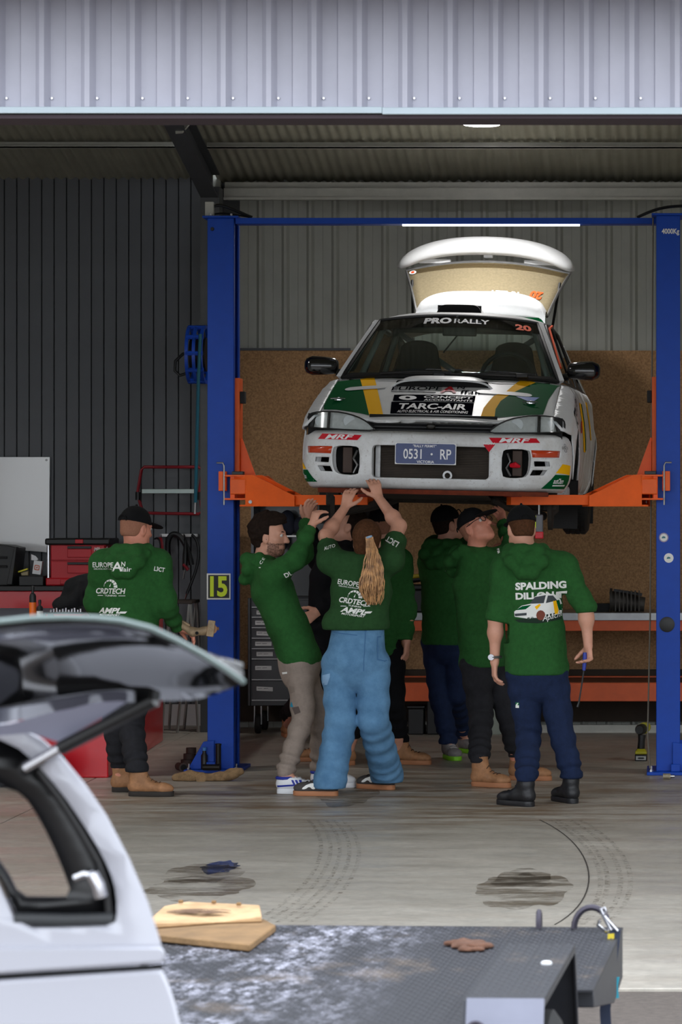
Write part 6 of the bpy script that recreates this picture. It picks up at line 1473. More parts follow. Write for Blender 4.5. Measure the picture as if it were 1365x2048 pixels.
# --- woman with ponytail, both arms up
Cw = person('woman with golden ponytail, green tee shirt and wide blue jeans reaching up under the car', 19.0,
  dict(H=(735, 1082, .03), N=(728, 1122), P=(712, 1318), SR=(782, 1120), SL=(662, 1122), ER=(799, 1052, .22), EL=(652, 1072, .22), WR=(758, 996, .42), WL=(690, 1016, .42), KR=(748, 1442, -.02), KL=(682, 1444, -.02)),
  X((.05, .98, .12)), X((1, 0, 0)), 'tee', M_tee, M_denim, dict(R=(790, 1580, 150), L=(678, 1592, 172)), dict(R='char', L='char'), hood=False, hair=None, sleeve=(.30, .28), leg=1.12, flare=.035, hem=-.185, seed=7, hips_w=1.17, bulk=1.02,
  hands=dict(R=dict(d=(-.3, .2, .95), n=(-.3, .9, 0), c=.35, t=1), L=dict(d=(.25, .2, .95), n=(.3, .9, 0), c=.35, t=-1)))
q = Cw['q']; Ah = _ax(Cw['hr'], Cw['hf'], Cw['hu']); hc2 = np.array(Cw['pt']['H'])
Hs = Blob(.006, .02); Hs.ell(q(0, -.014, .034), Ah, (.088, .108, .102)); Hs.ell(q(0, -.055, -.03), Ah, (.075, .06, .075))
hfw, huw = np.array(Cw['hf']), np.array(Cw['hu'])
blob_obj('hair', Hs.mesh(lambda p: .002*vnoise(p, 160, 4), lambda p: np.maximum(np.minimum((p-hc2) @ hfw-.03, .07-(p-hc2) @ huw), -.10-(p-hc2) @ huw)), M_hairbr, Cw['o'])
rs_ = random.Random(5); mb = MB()
root = P(739, 1074, 18.86)
for i in range(150):
    a = rs_.uniform(0, 6.28); rr = math.sqrt(rs_.random()); ox, oy = rr*math.cos(a), rr*math.sin(a)
    ph = rs_.uniform(0, 6.28); end = 1-.28*rs_.random()**2; pts = []
    for j in range(11):
        t = j/10*end; w_ = [.014, .026, .036, .044, .054, .064, .070, .068, .060, .044, .022][min(10, int(t*10))]
        cx = 739+10*t+4*math.sin(5*t); cy = 1074+136*t
        p = P(cx, cy, 18.86-.02*math.sin(3*t)); pts.append(p+Vector((ox*w_+.011*math.sin(11*t+ph), oy*w_*.55+.005*math.cos(8*t+ph), 0)))
    mb.tube(pts, [.0042]*8+[.0036, .003, .0015], 4)
pn = obj('ponytail', mb, M_blond, Cw['o']); pn['kind'] = 'stuff'
obj('hair_tie', MB().tube([root+Vector((.013*math.cos(t_), -.004+.012*math.sin(t_), .004*math.cos(t_))) for t_ in np.linspace(0, 6.28, 13)[:-1]], .007, 6, closed=True), mat('blue_tie', (150, 180, 210), .6), Cw['o'])
sponsor_back(Cw, 715, 1165, 1193, 1222, 1.0, -8)
back_print(Cw, 'L3CT', 784, 1083, 28, 11, rot=152, bold=.03); back_print(Cw, 'AUTO', 660, 1094, 22, 7, rot=18, bold=.02)
tb_ = (Cw['qb'], Cw['trs']); M_dden = mat('denim_stitch_blue', (66, 108, 150), .9); M_stitch = mat('pale_stitch', (130, 166, 200), .9)
back_print(Cw, [(757, 1272), (785, 1268), (786, 1318), (772, 1322), (758, 1318)], 770, 1290, 0, 0, M_dden, part=tb_, name='pocket', base=[[(759, 1274.5), (783, 1271), (784, 1316), (772, 1319.5), (760, 1316)]]); back_print(Cw, [(664, 1262), (719, 1268), (719, 1270), (664, 1264)], 690, 1266, 0, 0, M_dden, part=tb_, name='pocket')
back_print(Cw, [(770, 1269), (782, 1267), (782, 1270), (770, 1272)], 776, 1270, 0, 0, M_print_black, part=tb_, name='pocket_tag')
back_print(Cw, [(637, 1352), (664, 1345), (664, 1352), (658, 1368), (636, 1371)], 650, 1360, 0, 0, M_stitch, part=tb_, name='cargo_flap'); back_print(Cw, [(733, 1247), (737, 1247), (737, 1262), (733, 1262)], 735, 1255, 0, 0, M_dden, part=tb_, name='belt_loop')
back_print(Cw, [(734, 1262), (735.5, 1262), (733, 1340), (731.5, 1340)], 733, 1300, 0, 0, M_dden, part=tb_, name='seam')

# --- man in black behind them, looking up to the left
D = person('man in a black hoodie standing between the young man and the ponytailed woman', 20.7,
  dict(H=(694, 1048), N=(668, 1096), P=(645, 1300), SR=(640, 1118, .18), SL=(690, 1118, -.12), ER=(622, 1080, .2), EL=(690, 1190, -.15), WR=(616, 1030, .1), WL=(638, 1222, -.2), KR=(606, 1400, .15), KL=(655, 1400, -.05)),
  X((-.85, -.2, .35)), X((.2, .98, 0)), 'hoodie', M_blk_cloth, M_blk_cloth, dict(R=(578, 1476, 100, .0), L=(668, 1522, 190)), dict(R='rust', L='rust'), hair='dark', seed=11, headu=X((.3, 0, 1)))
# --- man in green hidden behind the woman
E_ = person('man in green hoodie mostly hidden behind the ponytailed woman, one arm hanging down', 21.1,
  dict(H=(766, 1048), N=(766, 1092), P=(758, 1300), SR=(803, 1122), SL=(726, 1122), ER=(816, 1215, .0), EL=(722, 1200, .05), WR=(814, 1284, -.03), WL=(730, 1270, -.08), KR=(788, 1408), KL=(728, 1410)),
  X((.35, .9, .2)), X((.96, -.25, 0)), 'hoodie', M_hood, M_blk_cloth, dict(R=(784, 1528, -15), L=(712, 1530, 200)), dict(R='rust', L='rust'), cap='front', hair='short', seed=13, sleeve=(.97, .97), bulk=.95)
# --- man at the back turned away
Fm = person('man in green hoodie and lime soled shoes standing beyond the man in glasses', 21.8,
  dict(H=(896, 1047), N=(890, 1092), P=(893, 1276), SR=(925, 1120, .05), SL=(862, 1122), ER=(932, 1085, .25), EL=(866, 1092, .22), WR=(920, 1045, .35), WL=(890, 1075, .38), KR=(912, 1390), KL=(880, 1392)),
  X((.75, .45, .25)), X((.93, -.36, 0)), 'hoodie', M_hood, M_navy_cloth, dict(R=(922, 1504, -55), L=(893, 1516, -70)), dict(R='grey', L='grey'), cap='none', hair='dark', seed=17, sleeve=(.97, .97), bulk=1.02)
back_print(Fm, 'SPALDING', 926, 1128, 64, 9, bold=.04, shear=-.0, rot=-4); back_print(Fm, 'DILLON', 918, 1139, 48, 9, bold=.04, rot=-4)
# --- man in glasses looking up
Gm = person('man in glasses, black cap and green hoodie looking up at the car', 19.95,
  dict(H=(952, 1054), N=(952, 1106), P=(968, 1318), SR=(932, 1130, .12), SL=(992, 1126, -.02), ER=(946, 1150, -.0), EL=(1022, 1098, .12), WR=(985, 1108, .14), WL=(1008, 1048, .3), KR=(963, 1428, -.04), KL=(1018, 1428, .02)),
  X((.62, -.45, .48)), X((-.55, -.83, 0)), 'hoodie', M_hood, M_grey_trs, dict(R=(944, 1572, -28), L=(1018, 1560, -10)), dict(R='rust', L='rust'), skin=M_skin2, cap='front', hair='short', headu=X((-.4, .25, .9)), seed=19, bulk=1.05, leg=1.05, hood=True)
q = Gm['q']; gl = MB()
for s in (-1, 1): gl.tube([q(s*.034+.024*math.cos(t_), .106-.012*abs(math.cos(t_)) if False else .104, .002+.019*math.sin(t_)) for t_ in np.linspace(0, 6.283, 17)[:-1]], .0026, 6, closed=True); gl.tube([q(s*.058, .104, .006), q(s*.078, .06, .008), q(s*.084, -.005, .006)], .0024, 6)
gl.tube([q(-.010, .108, .006), q(.010, .108, .006)], .0026, 6); gls = obj('glasses', gl, M_black, Gm['o'])
for s in (-1, 1): mapped('lens', panel2d([(s*.034+.023*math.cos(t_), .002+.018*math.sin(t_)) for t_ in np.linspace(0, 6.283, 13)[:-1]], cell=0), lambda x, z: q(x, .104, z), M_lens, gls, local=False)
back_print(Gm, [(995, 1098), (999, 1096), (1003, 1108), (998, 1107)], 998, 1102, 0, 0, M_print_white)
# --- man in front with his back to us
Hm = person('man in green hoodie with a printed rally car on its back holding a pry bar', 18.55,
  dict(H=(1043, 1055), N=(1052, 1104), P=(1075, 1340), SR=(1128, 1134), SL=(1012, 1136), ER=(1172, 1216, -.04), EL=(992, 1240, -.02), WR=(1177, 1290, -.05), WL=(990, 1324, .0), KR=(1122, 1458, -.02), KL=(1058, 1460, .0)),
  X((-.30, .95, -.08)), X((.995, .08, 0)), 'hoodie', M_hood, M_navy_cloth, dict(R=(1152, 1608, 118), L=(1068, 1614, 140)), dict(R='black', L='black'), cap='front', hair='brown', sleeve=(.60, .56), bulk=1.08, seed=23, hem=.02, leg=1.04,
  hands=dict(R=dict(d=(.02, -.05, -1), n=(-.75, -.6, 0), c=1.0, t=1), L=dict(d=(-.02, -.02, -1), n=(.9, .2, 0), c=.42, t=-1)))
back_print(Hm, 'SPALDING', 1084, 1170, 101, 15, bold=.045, rot=2); back_print(Hm, 'DILLON', 1072, 1190, 76, 14, bold=.045, rot=2)
back_print(Hm, [(1114, 1183), (1136, 1181), (1134, 1195), (1112, 1197)], 1124, 1189, 0, 0)
def cp(pts, m, cell=.02): back_print(Hm, pts, 1080, 1210, 0, 0, m, cell=cell)
M_pgrey = mat('print_grey', (60, 66, 70), .8)
cp([(1032, 1238), (1128, 1222), (1124, 1238), (1080, 1245), (1040, 1243)], mat('print_shadow', (16, 40, 26), .9))
cp([(1031, 1222), (1046, 1210), (1064, 1206), (1072, 1192), (1088, 1186), (1110, 1187), (1122, 1198), (1127, 1212), (1124, 1226), (1096, 1234), (1060, 1236), (1032, 1232)], M_print_white)
HX = dict(lift=.0)
def cp2(pts, m): 
    o = back_print(Hm, pts, 1080, 1210, 0, 0, m, cell=.02)
    if o: o.location.y -= .0015
cp2([(1062, 1206), (1072, 1193), (1094, 1189), (1090, 1205)], M_pgrey); cp2([(1094, 1205), (1098, 1190), (1108, 1190), (1116, 1200)], M_pgrey)
cp2([(1034, 1219), (1047, 1211), (1066, 1208), (1054, 1217)], M_green); cp2([(1108, 1201), (1114, 1200), (1120, 1226), (1112, 1229)], M_yel); cp2([(1114, 1200), (1120, 1199), (1126, 1222), (1121, 1226)], M_green); cp2([(1032, 1226), (1056, 1224), (1056, 1229), (1033, 1231)], M_pgrey)
cp2([(1084+9*math.cos(t_), 1229+10*math.sin(t_)) for t_ in np.linspace(0, 6.28, 13)[:-1]], mat('print_rust', (120, 60, 44), .8)); cp2([(1072, 1212), (1082, 1206), (1084, 1209), (1076, 1218)], M_yel)
o_ = back_print(Hm, 'Apache', 1108, 1232, 44, 15, bold=.0, shear=.5, rot=14)
if o_: o_.location.y -= .003
wv = Hm['pt']['WL']; wd = (Hm['pt']['EL']-wv).normalized()
wt = MB(); wt.tube([wv+wd*.03+Vector((.036*math.cos(t_), .036*math.sin(t_), 0)) for t_ in np.linspace(0, 6.28, 25)[:-1]], .0085, 6, closed=True); wo = obj('wristwatch', wt, M_steel, Hm['o']); obj('watch_face', MB().lathe([(.001, -.006), (.018, -.006), (.018, .004)], wv+wd*.03+Vector((-.02, -.036, 0)), 'y', 16), M_chrome, wo)
tb_ = (Hm['qb'], Hm['trs'])
back_print(Hm, [(1033, 1404), (1040, 1404), (1040, 1414), (1033, 1414)], 1036, 1410, 0, 0, M_print_white, part=tb_, name='fabric_label'); back_print(Hm, [(1033, 1403.5), (1040, 1403.5), (1040, 1409), (1033, 1409)], 1036, 1410, 0, 0, mat('label_green', (20, 120, 60), .8), part=tb_, name='fabric_label', )
hw_ = Hm['pt']['WR']; hc_ = hw_+Vector((.02, -.05, -1)).normalized()*.088+Vector((-.75, -.6, 0)).normalized()*.026
pb = thing('pry_bar', 'thin black pry bar with a blue handle held in a hand', 'tool', hc_-UP*.28)
obj('handle', MB().tube([hc_+UP*.045, hc_, hc_-UP*.06+X((-.006, 0, 0))], [.011, .013, .010], 10), mat('handle_blue', (30, 50, 150), .4), pb)
obj('shaft', MB().tube([hc_-UP*.06+X((-.006, 0, 0)), hc_-UP*.17+X((-.022, 0, 0)), hc_-UP*.255+X((-.036, 0, 0))], [.005, .0045, .005], 8), M_black, pb)
obj('tip', MB().tube([hc_-UP*.25+X((-.035, 0, 0)), hc_-UP*.275+X((-.043, 0, 0))], [.006, .008], 6), M_black, pb)
# ================================================================== things on the floor
dr_d = gd(1521); c0 = G(1283, 1521)
dl = thing('cordless_drill', 'yellow and black cordless drill standing upright on the floor by the right lift post', 'drill', c0)
M_dry = mat('drill_yellow', (168, 160, 26), .5)
def zp(py): return EYE-(py-PY)*dr_d/FPX
obj('battery', MB().bb(c0.x-.042, c0.x+.042, c0.y-.06, c0.y+.06, .0, .045), M_black, dl, bevel=.006)
obj('battery_label', MB().bb(c0.x-.034, c0.x+.034, c0.y-.063, c0.y-.0605, .008, .034), mat('label_grey', (170, 170, 168), .5), dl)
flat_on('label_mark', panel2d([(-.026, 0), (-.015, .006), (.015, .006), (.026, 0), (.015, -.006), (-.015, -.006)], cell=0), (c0.x, c0.y-.065, .021), (1, 0, 0), (0, 0, 1), M_black, dl)
obj('foot', MB().rings([[(c0.x+a*k, c0.y+b*k, z) for a, b in ((-.04, -.055), (.04, -.055), (.04, .055), (-.04, .055))] for k, z in ((1, .0455), (1, .062), (.62, .082))]), M_dry, dl, bevel=.006)
obj('grip', MB().tube([(c0.x, c0.y, .08), (c0.x+.004, c0.y-.005, .14), (c0.x+.006, c0.y, .175)], [.026, .024, .028], 14), M_black, dl)
obj('motor', MB().tube([(c0.x-.012, c0.y-.075, .215), (c0.x-.006, c0.y-.055, .215), (c0.x+.012, c0.y+.02, .217), (c0.x+.02, c0.y+.06, .218)], [.028, .036, .036, .03], 18), M_black, dl)
obj('collar', MB().tube([(c0.x+.02, c0.y+.0, .222), (c0.x+.034, c0.y+.07, .224)], [.040, .034], 18), M_dry, dl)
obj('chuck', MB().tube([(c0.x+.034, c0.y+.071, .224), (c0.x+.046, c0.y+.12, .226)], [.024, .012], 14), M_steel, dl)
# adaptors around the left lift post
M_oily = mat('oily_steel', (34, 30, 28), .4, .5, var=.2, vs=20)
LY = 20.565
for nm, lb, a, b, r, m in (
  ('lift_adaptor', 'black steel tube adaptor standing on the base plate of the left lift post', (xpx(441.5), LY-.02, .0225), (xpx(441.5), LY-.02, .185), .018, M_oily),
  ('lift_adaptor', 'black steel tube adaptor lying along the base plate of the left lift post', (xpx(413), LY-.065, .043), (xpx(444), LY-.065, .043), .02, M_oily),
  ('lift_adaptor', 'rusty tube adaptor lying on the concrete outside the left lift post', (xpx(352), LY+.2, .028), (xpx(366), LY+.1, .028), .026, mat('rusty_tube', (60, 44, 38), .7, var=.2))):
    t = thing(nm, lb, 'adaptor', (a[0], a[1], min(a[2], b[2])-(r if a[2] == b[2] else 0)), group='lift adaptors around the left post')
    A_, B_ = Vector(a), Vector(b); obj('tube', MB().cyl(a, b, r, 18), m, t); obj('lip', MB().cyl(B_, B_+(B_-A_).normalized()*.008, r*1.15, 18), m, t); obj('bore', MB().cyl(B_+(B_-A_).normalized()*.0085, B_+(B_-A_).normalized()*.0095, r*.8, 16), M_dark, t)
tb_ = thing('rubber_block', 'brown stacked rubber pad standing outside the left lift post', 'rubber pad', (xpx(352), LY+.62, 0))
for k in range(3): obj('pad', MB().cyl((xpx(352+3*k), LY+.62, .04*k), (xpx(352+3*k), LY+.62, .04*k+.038), .05-.008*k, 18), MATS['rusty_tube'], tb_)
bt = thing('grease_bottle', 'blue capped black bottle tucked behind the gusset of the left lift post', 'bottle', (xpx(411), LY+.13, .0225))
obj('body', MB().lathe([(.022, 0), (.022, .09), (.012, .105), (.012, .12)], (xpx(411), LY+.04, .0225), 'z', 16), M_black, bt); obj('cap', MB().lathe([(.014, .1205), (.014, .14), (.01, .143)], (xpx(411), LY+.04, .0225), 'z', 14), mat('cap_blue', (60, 120, 190), .4), bt)
wr = thing('wrapped_shaft', 'muddy drive shaft wrapped in tan rag lying on the floor near the left lift post', 'drive shaft', G(415, 1566))
y_ = gd(1562); Bs = Blob(.008, .02)
Bs.chain([P(352, 1556, y_)*1, P(380, 1554, y_), P(404, 1556, y_)], [.028, .04, .034]).chain([P(404, 1556, y_), P(412, 1557, y_), P(440, 1554, y_), P(462, 1549, y_), P(482, 1543, y_)], [.024, .026, .032, .036, .022]); Bs.chain([P(456, 1552, y_-.03), P(474, 1552, y_)], [.02, .012])
blob_obj('rag', Bs.mesh(lambda p: .006*vnoise(p, 70, 2)+.003*vnoise(p, 150, 3), lambda p: .001-p[:, 2]), mat('muddy_rag', (140, 112, 80), .9, var=.35, vs=24, bump=.4, bs=70), wr)
obj('joint', MB().cyl(P(402, 1556, y_-.04), P(402, 1556, y_+.02), .034, 18), MATS['muddy_rag'], wr)
c_ = G(1326, 1558)
tu = thing('fuel_filter', 'small dirty steel canister lying on the floor against the right lift base plate', 'canister', c_)
yq = c_.y+.02
obj('can', MB().cyl((xpx(1327, yq), yq-.03, .0185), (xpx(1342, yq), yq-.03, .0185), .018, 16), mat('can_beige', (150, 140, 120), .5, .4, var=.2, vs=30), tu); obj('cap', MB().cyl((xpx(1342, yq), yq-.03, .0185), (xpx(1350, yq), yq-.03, .0185), .011, 14), M_chrome, tu)
# work lamp hung under the car at the right
wl_ = thing('work_light', 'red and grey cordless work light hung under the front of the car', 'work light', P(1077, 1066, 19.95))
obj('body', MB().box(P(1079, 1048, 19.95), (.05, .05, .12)), mat('lamp_grey', (90, 90, 96), .4), wl_, bevel=.008); obj('battery', MB().box(P(1079, 1064, 19.95)+Vector((0, 0, -.02)), (.054, .06, .045)), M_toolred, wl_, bevel=.006)
obj('side_strip', MB().box(P(1071, 1044, 19.94), (.012, .052, .08)), M_ylw, wl_); obj('hook', MB().tube([P(1079, 1030, 19.95), P(1079, 1010, 19.95)], .006, 6), M_steel, wl_)

# ================================================================== car trailer
TO = Vector((-.118, 8.95, 0)); TA = .0508
TRm = Matrix.Rotation(-TA, 3, 'Z')
tl = thing('car_trailer', 'flat black steel car trailer with a tread plate deck in front of the workshop', 'trailer', TO, TRm)
def trailer_metal():
    m = bpy.data.materials.new('dusty_tread_plate'); m.use_nodes = True; n = m.node_tree; b = n.nodes['Principled BSDF']; L = n.links
    tc = n.nodes.new('ShaderNodeTexCoord')
    def nz(s, st, d=8):
        mp = n.nodes.new('ShaderNodeMapping'); mp.inputs['Scale'].default_value = st; L.new(tc.outputs['Object'], mp.inputs[0])
        x = n.nodes.new('ShaderNodeTexNoise'); x.inputs['Scale'].default_value = s; x.inputs['Detail'].default_value = d; x.inputs['Roughness'].default_value = .7; L.new(mp.outputs[0], x.inputs[0]); return x
    def rp(x, a, c):
        r = n.nodes.new('ShaderNodeValToRGB'); r.color_ramp.elements[0].position = a; r.color_ramp.elements[1].position = c; L.new(x.outputs['Fac'], r.inputs[0]); return r
    base = n.nodes.new('ShaderNodeRGB'); base.outputs[0].default_value = rgb(46, 47, 52)
    wh = rp(nz(3.4, (1.6, .7, 1)), .42, .58); whf = rp(nz(26, (1.2, .5, 1), 10), .44, .60)
    mu = n.nodes.new('ShaderNodeMath'); mu.operation = 'MULTIPLY'; L.new(wh.outputs[0], mu.inputs[0]); L.new(whf.outputs[0], mu.inputs[1])
    sx = n.nodes.new('ShaderNodeSeparateXYZ'); L.new(tc.outputs['Object'], sx.inputs[0])
    mr = n.nodes.new('ShaderNodeMapRange'); mr.inputs['From Min'].default_value = -.45; mr.inputs['From Max'].default_value = -.8; L.new(sx.outputs['X'], mr.inputs['Value'])
    mu2 = n.nodes.new('ShaderNodeMath'); mu2.operation = 'MULTIPLY'; L.new(mu.outputs[0], mu2.inputs[0]); L.new(mr.outputs[0], mu2.inputs[1])
    m1 = n.nodes.new('ShaderNodeMixRGB'); L.new(mu2.outputs[0], m1.inputs[0]); L.new(base.outputs[0], m1.inputs[1]); m1.inputs[2].default_value = rgb(160, 160, 172)
    br = rp(nz(2.6, (1, .8, 1)), .56, .70); m2 = n.nodes.new('ShaderNodeMixRGB'); mm = n.nodes.new('ShaderNodeMath'); mm.operation = 'MULTIPLY'; mm.inputs[1].default_value = .65; L.new(br.outputs[0], mm.inputs[0]); L.new(mm.outputs[0], m2.inputs[0]); L.new(m1.outputs[0], m2.inputs[1]); m2.inputs[2].default_value = rgb(112, 98, 84)
    L.new(m2.outputs[0], b.inputs['Base Color']); b.inputs['Roughness'].default_value = .5; b.inputs['Metallic'].default_value = .25
    return m
M_tread = trailer_metal(); M_trl = mat('black_trailer_paint', (48, 50, 56), .45, .2, var=.15, vs=12); M_trlight = mat('pale_grey_plate', (122, 124, 138), .4, .3, var=.08, vs=6)  # the last one is a paler grey for the near guard slope
ZD = .55
deck = obj('deck', MB().bb(-2.0, -.215, -2.35, 0, ZD-.006, ZD).bb(-.215, 0, -1.16, 0, ZD-.006, ZD), M_tread, tl, local=True)
mb = MB(); i = 0
for iv in range(0, 89):
    v = -.03-iv*.026
    for iu in range(0, 74):
        u = -.02-iu*.027-(.0135 if iv % 2 else 0)
        if u < -1.98 or (u > -.23 and v < -1.14): continue
        a = .75 if (iu+iv) % 2 else -.75
        dx, dy = .011*math.sin(a), .011*math.cos(a); nx_, ny_ = -dy*.38, dx*.38
        mb.add([(u-dx, v-dy, ZD), (u+nx_, v+ny_, ZD), (u+dx, v+dy, ZD), (u-nx_, v-ny_, ZD), (u, v, ZD+.003)], [(0, 1, 4), (1, 2, 4), (2, 3, 4), (3, 0, 4)])
tp = obj('tread_pattern', mb, M_tread, deck, local=True, smooth=False); tp['kind'] = 'stuff'
obj('side_rail', MB().prism([(-1.12, ZD-.008), (0, ZD-.008), (0, ZD-.145), (-.35, ZD-.16), (-1.12, ZD-.05)], -.05, -.001, 'x'), M_trl, tl, local=True, bevel=.003)
obj('side_rail', MB().bb(-2.0, -1.95, -2.35, 0, ZD-.12, ZD-.008), M_trl, tl, local=True, bevel=.003)
obj('rear_rail', MB().bb(-1.95, -.05, -.05, 0, ZD-.13, ZD-.008), M_trl, tl, local=True, bevel=.003)
obj('inner_rail', MB().bb(-.27, -.22, -2.35, -1.12, ZD-.12, ZD-.008), M_trl, tl, local=True, bevel=.003)
for v in (-.9, -1.5, -2.3): obj('cross_member', MB().bb(-1.95, -.27, v-.03, v+.03, ZD-.10, ZD-.008), M_trl, tl, local=True)
for u in (-.12, -1.9):
    for v in (-1.72,):
        R_, w_ = .30, .175; prof = [(R_*.6, -w_*.44), (R_*.78, -w_*.5), (R_*.93, -w_*.47), (R_, -w_*.38), (R_, w_*.38), (R_*.93, w_*.47), (R_*.78, w_*.5), (R_*.6, w_*.44)]
        wo_ = obj('wheel', MB().lathe(prof, (u, v, .30-.012), 'x', 36), M_rubber, tl, local=True) if u > -1 else obj('wheel', MB().lathe(prof, (u-.2, v, .30-.012), 'x', 36), M_rubber, tl, local=True)
        obj('rim', MB().lathe([(.001, .06), (.05, .06), (.1, .03), (.17, .075), (.178, .085)], (u if u > -1 else u-.2, v, .288), 'x', 24), M_white, wo_, local=True)
        obj('axle', MB().cyl((-1.0, v, .288), (u, v, .288), .03, 10), M_trl, tl, local=True)
gprof = [(-2.22, .36), (-2.12, .68), (-1.27, .68), (-1.14, .40)]
gd_ = MB()
for (a, b) in zip(gprof[:-1], gprof[1:]):
    pass
gtop = obj('mudguard', MB().prism([(-2.12, .68), (-1.27, .68), (-1.27, .674), (-2.12, .674)], -.205, -.035, 'x'), M_tread, tl, local=True, bevel=.001)
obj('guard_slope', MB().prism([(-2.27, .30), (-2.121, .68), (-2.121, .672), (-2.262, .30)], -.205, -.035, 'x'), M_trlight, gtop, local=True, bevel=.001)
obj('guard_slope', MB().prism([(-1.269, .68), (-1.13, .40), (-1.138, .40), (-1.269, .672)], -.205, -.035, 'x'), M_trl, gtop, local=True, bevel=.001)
obj('guard_skirt', MB().prism([(-2.12, .674), (-1.27, .674), (-1.14, .40), (-1.155, .40), (-1.285, .66), (-2.12, .66)], -.04, -.035, 'x'), M_trl, gtop, local=True)
obj('guard_inner', MB().prism([(-2.26, .30), (-2.12, .674), (-1.27, .674), (-1.14, .40)], -.212, -.206, 'x'), M_trl, gtop, local=True)
mb = MB()
for iv in range(31):
    for iu in range(6):
        u = -.192+iu*.028+(.012 if iv % 2 else 0); v = -2.10+iv*.0268; a = .75 if (iu+iv) % 2 else -.75
        dx, dy = .011*math.sin(a), .011*math.cos(a); nx_, ny_ = -dy*.38, dx*.38
        mb.add([(u-dx, v-dy, .68), (u+nx_, v+ny_, .68), (u+dx, v+dy, .68), (u-nx_, v-ny_, .68), (u, v, .683)], [(0, 1, 4), (1, 2, 4), (2, 3, 4), (3, 0, 4)])
tp = obj('tread_pattern', mb, M_tread, gtop, local=True, smooth=False); tp['kind'] = 'stuff'
obj('guard_bolt', MB().lathe([(.013, 0), (.013, .005), (.008, .008), (.001, .0085)], (-.075, -1.62, .6805), 'z', 16), M_white, gtop, local=True)
M_ring = mat('dark_ring_steel', (64, 60, 70), .4, .6)
obj('tie_ring', MB().tube([(-.18+.018*math.cos(t_), -2.165+.012*math.sin(t_)*.4-.008, .615+.018*math.sin(t_)) for t_ in np.linspace(0, 6.283, 17)[:-1]], .0055, 8, closed=True), M_ring, gtop, local=True)
for u in (-.235, -.085):
    r0 = .03
    if u < -.2: obj('tie_ring', MB().tube([(u, -.05+.02*math.cos(t_), ZD+.004+.045*math.sin(t_)) for t_ in np.linspace(0, math.pi, 11)], .008, 8), M_ring, tl, local=True)
    else: obj('tie_ring', MB().tube([(u+.05*math.cos(t_), -.06, ZD+.004+.06*math.sin(t_)) for t_ in np.linspace(.5, math.pi, 11)], .009, 8), M_ring, tl, local=True)
# ratchet strap with hook
st = thing('ratchet_strap', 'navy and teal ratchet strap hanging by its wire hook from the trailer corner ring', 'strap', TO+Vector((.02, -.2, ZD-.35)))
s_d = 8.72
obj('wire_hook', MB().tube([P(1200, 1843, s_d), P(1196, 1850, s_d-.03), P(1214, 1864, s_d), P(1222, 1860, s_d), P(1206, 1828, s_d), P(1202, 1818, s_d), P(1210, 1816, s_d), P(1213, 1824, s_d), P(1209, 1831, s_d), P(1218, 1842, s_d), P(1236, 1862, s_d)], .0052, 8), M_chrome, st)
def strap(name, pts, m, wd=.03, th=.004):
    mb = MB(); rr = []
    for px, py, dd in pts:
        p = P(px, py, s_d+dd); rr.append([p+Vector((-wd/2, 0, 0)), p+Vector((wd/2, .008, 0)), p+Vector((wd/2, .008+th, 0)), p+Vector((-wd/2, th, 0))])
    mb.rings(rr); return obj(name, mb, m, st)
strap('webbing', [(1231, 1860, 0), (1229, 1885, 0), (1225, 1920, -.01), (1223, 1955, -.02), (1215, 1985, -.01), (1211, 2020, 0), (1214, 2075, .01), (1216, 2110, .0)], mat('navy_webbing', (34, 44, 66), .8))
strap('webbing_end', [(1234, 1955, -.025), (1231, 1975, -.03), (1233, 1997, -.03)], mat('teal_webbing', (20, 130, 150), .8), .016)
strap('label_tag', [(1223, 1868, -.012), (1222, 1888, -.013)], mat('tag_yellow', (190, 170, 40), .7), .018)
# guard panel and dirt on the deck
def PZ(px, py, z):
    d = FPX*(EYE-z)/(py-PY); return P(px, py, d)
bp_ = thing('underbody_panel', 'mud stained tan fibreglass underbody panel lying on the trailer deck', 'panel', PZ(420, 1870, ZD+.004))
M_ply = mat('muddy_tan_panel', (172, 136, 96), .7, 0, var=.2, vs=6, bump=.15, bs=50, col2=(190, 158, 118)); 
zb = ZD+.0035
base = [PZ(285, 1866, zb+.02), PZ(500, 1889, zb+.02), PZ(552, 1850, zb+.02), PZ(530, 1838, zb+.02), PZ(300, 1838, zb+.02)]
obj('tray', MB().rings([[p-UP*.02 for p in base], [p for p in base]]), mat('panel_mud', (122, 94, 60), .8, 0, var=.25, vs=9, bump=.3, bs=60), bp_, bevel=.004)
zt = ZD+.042
top = [PZ(290, 1846, zt), PZ(440, 1842, zt-.01), PZ(524, 1832, zt), PZ(520, 1810, zt), PZ(375, 1803, zt), PZ(328, 1812, zt)]
obj('raised_pan', MB().rings([[(p.x, p.y, zb+.021) for p in top], top]), M_ply, bp_, bevel=.006)
cc = sum(top, Vector())/6
pts = smooth_poly([(cc.x-.13, cc.y-.02), (cc.x-.04, cc.y+.06), (cc.x+.08, cc.y+.02), (cc.x+.06, cc.y-.05), (cc.x-.06, cc.y-.07)], 2)
def ztp(x, y): return zt+.0015
obj('mud_patch', MB().add([(x, y, zt+.002) for x, y in pts], [tuple(range(len(pts)))]), decal_mat('drying_mud', (96, 70, 50), .9, .95, 10, .38, .15), bp_)
for px, py in ((362, 1803), (428, 1804), (478, 1808)): obj('clip', MB().box(PZ(px, py, zt+.008), (.014, .01, .01)), MATS['panel_mud'], bp_, bevel=.003)
dp = thing('dirt_clod', 'reddish brown clods of dirt lying on the trailer deck', 'dirt', PZ(940, 1895, ZD+.003)); dp['kind'] = 'stuff'; rs_ = random.Random(9)
Bs = Blob(.006, .012)
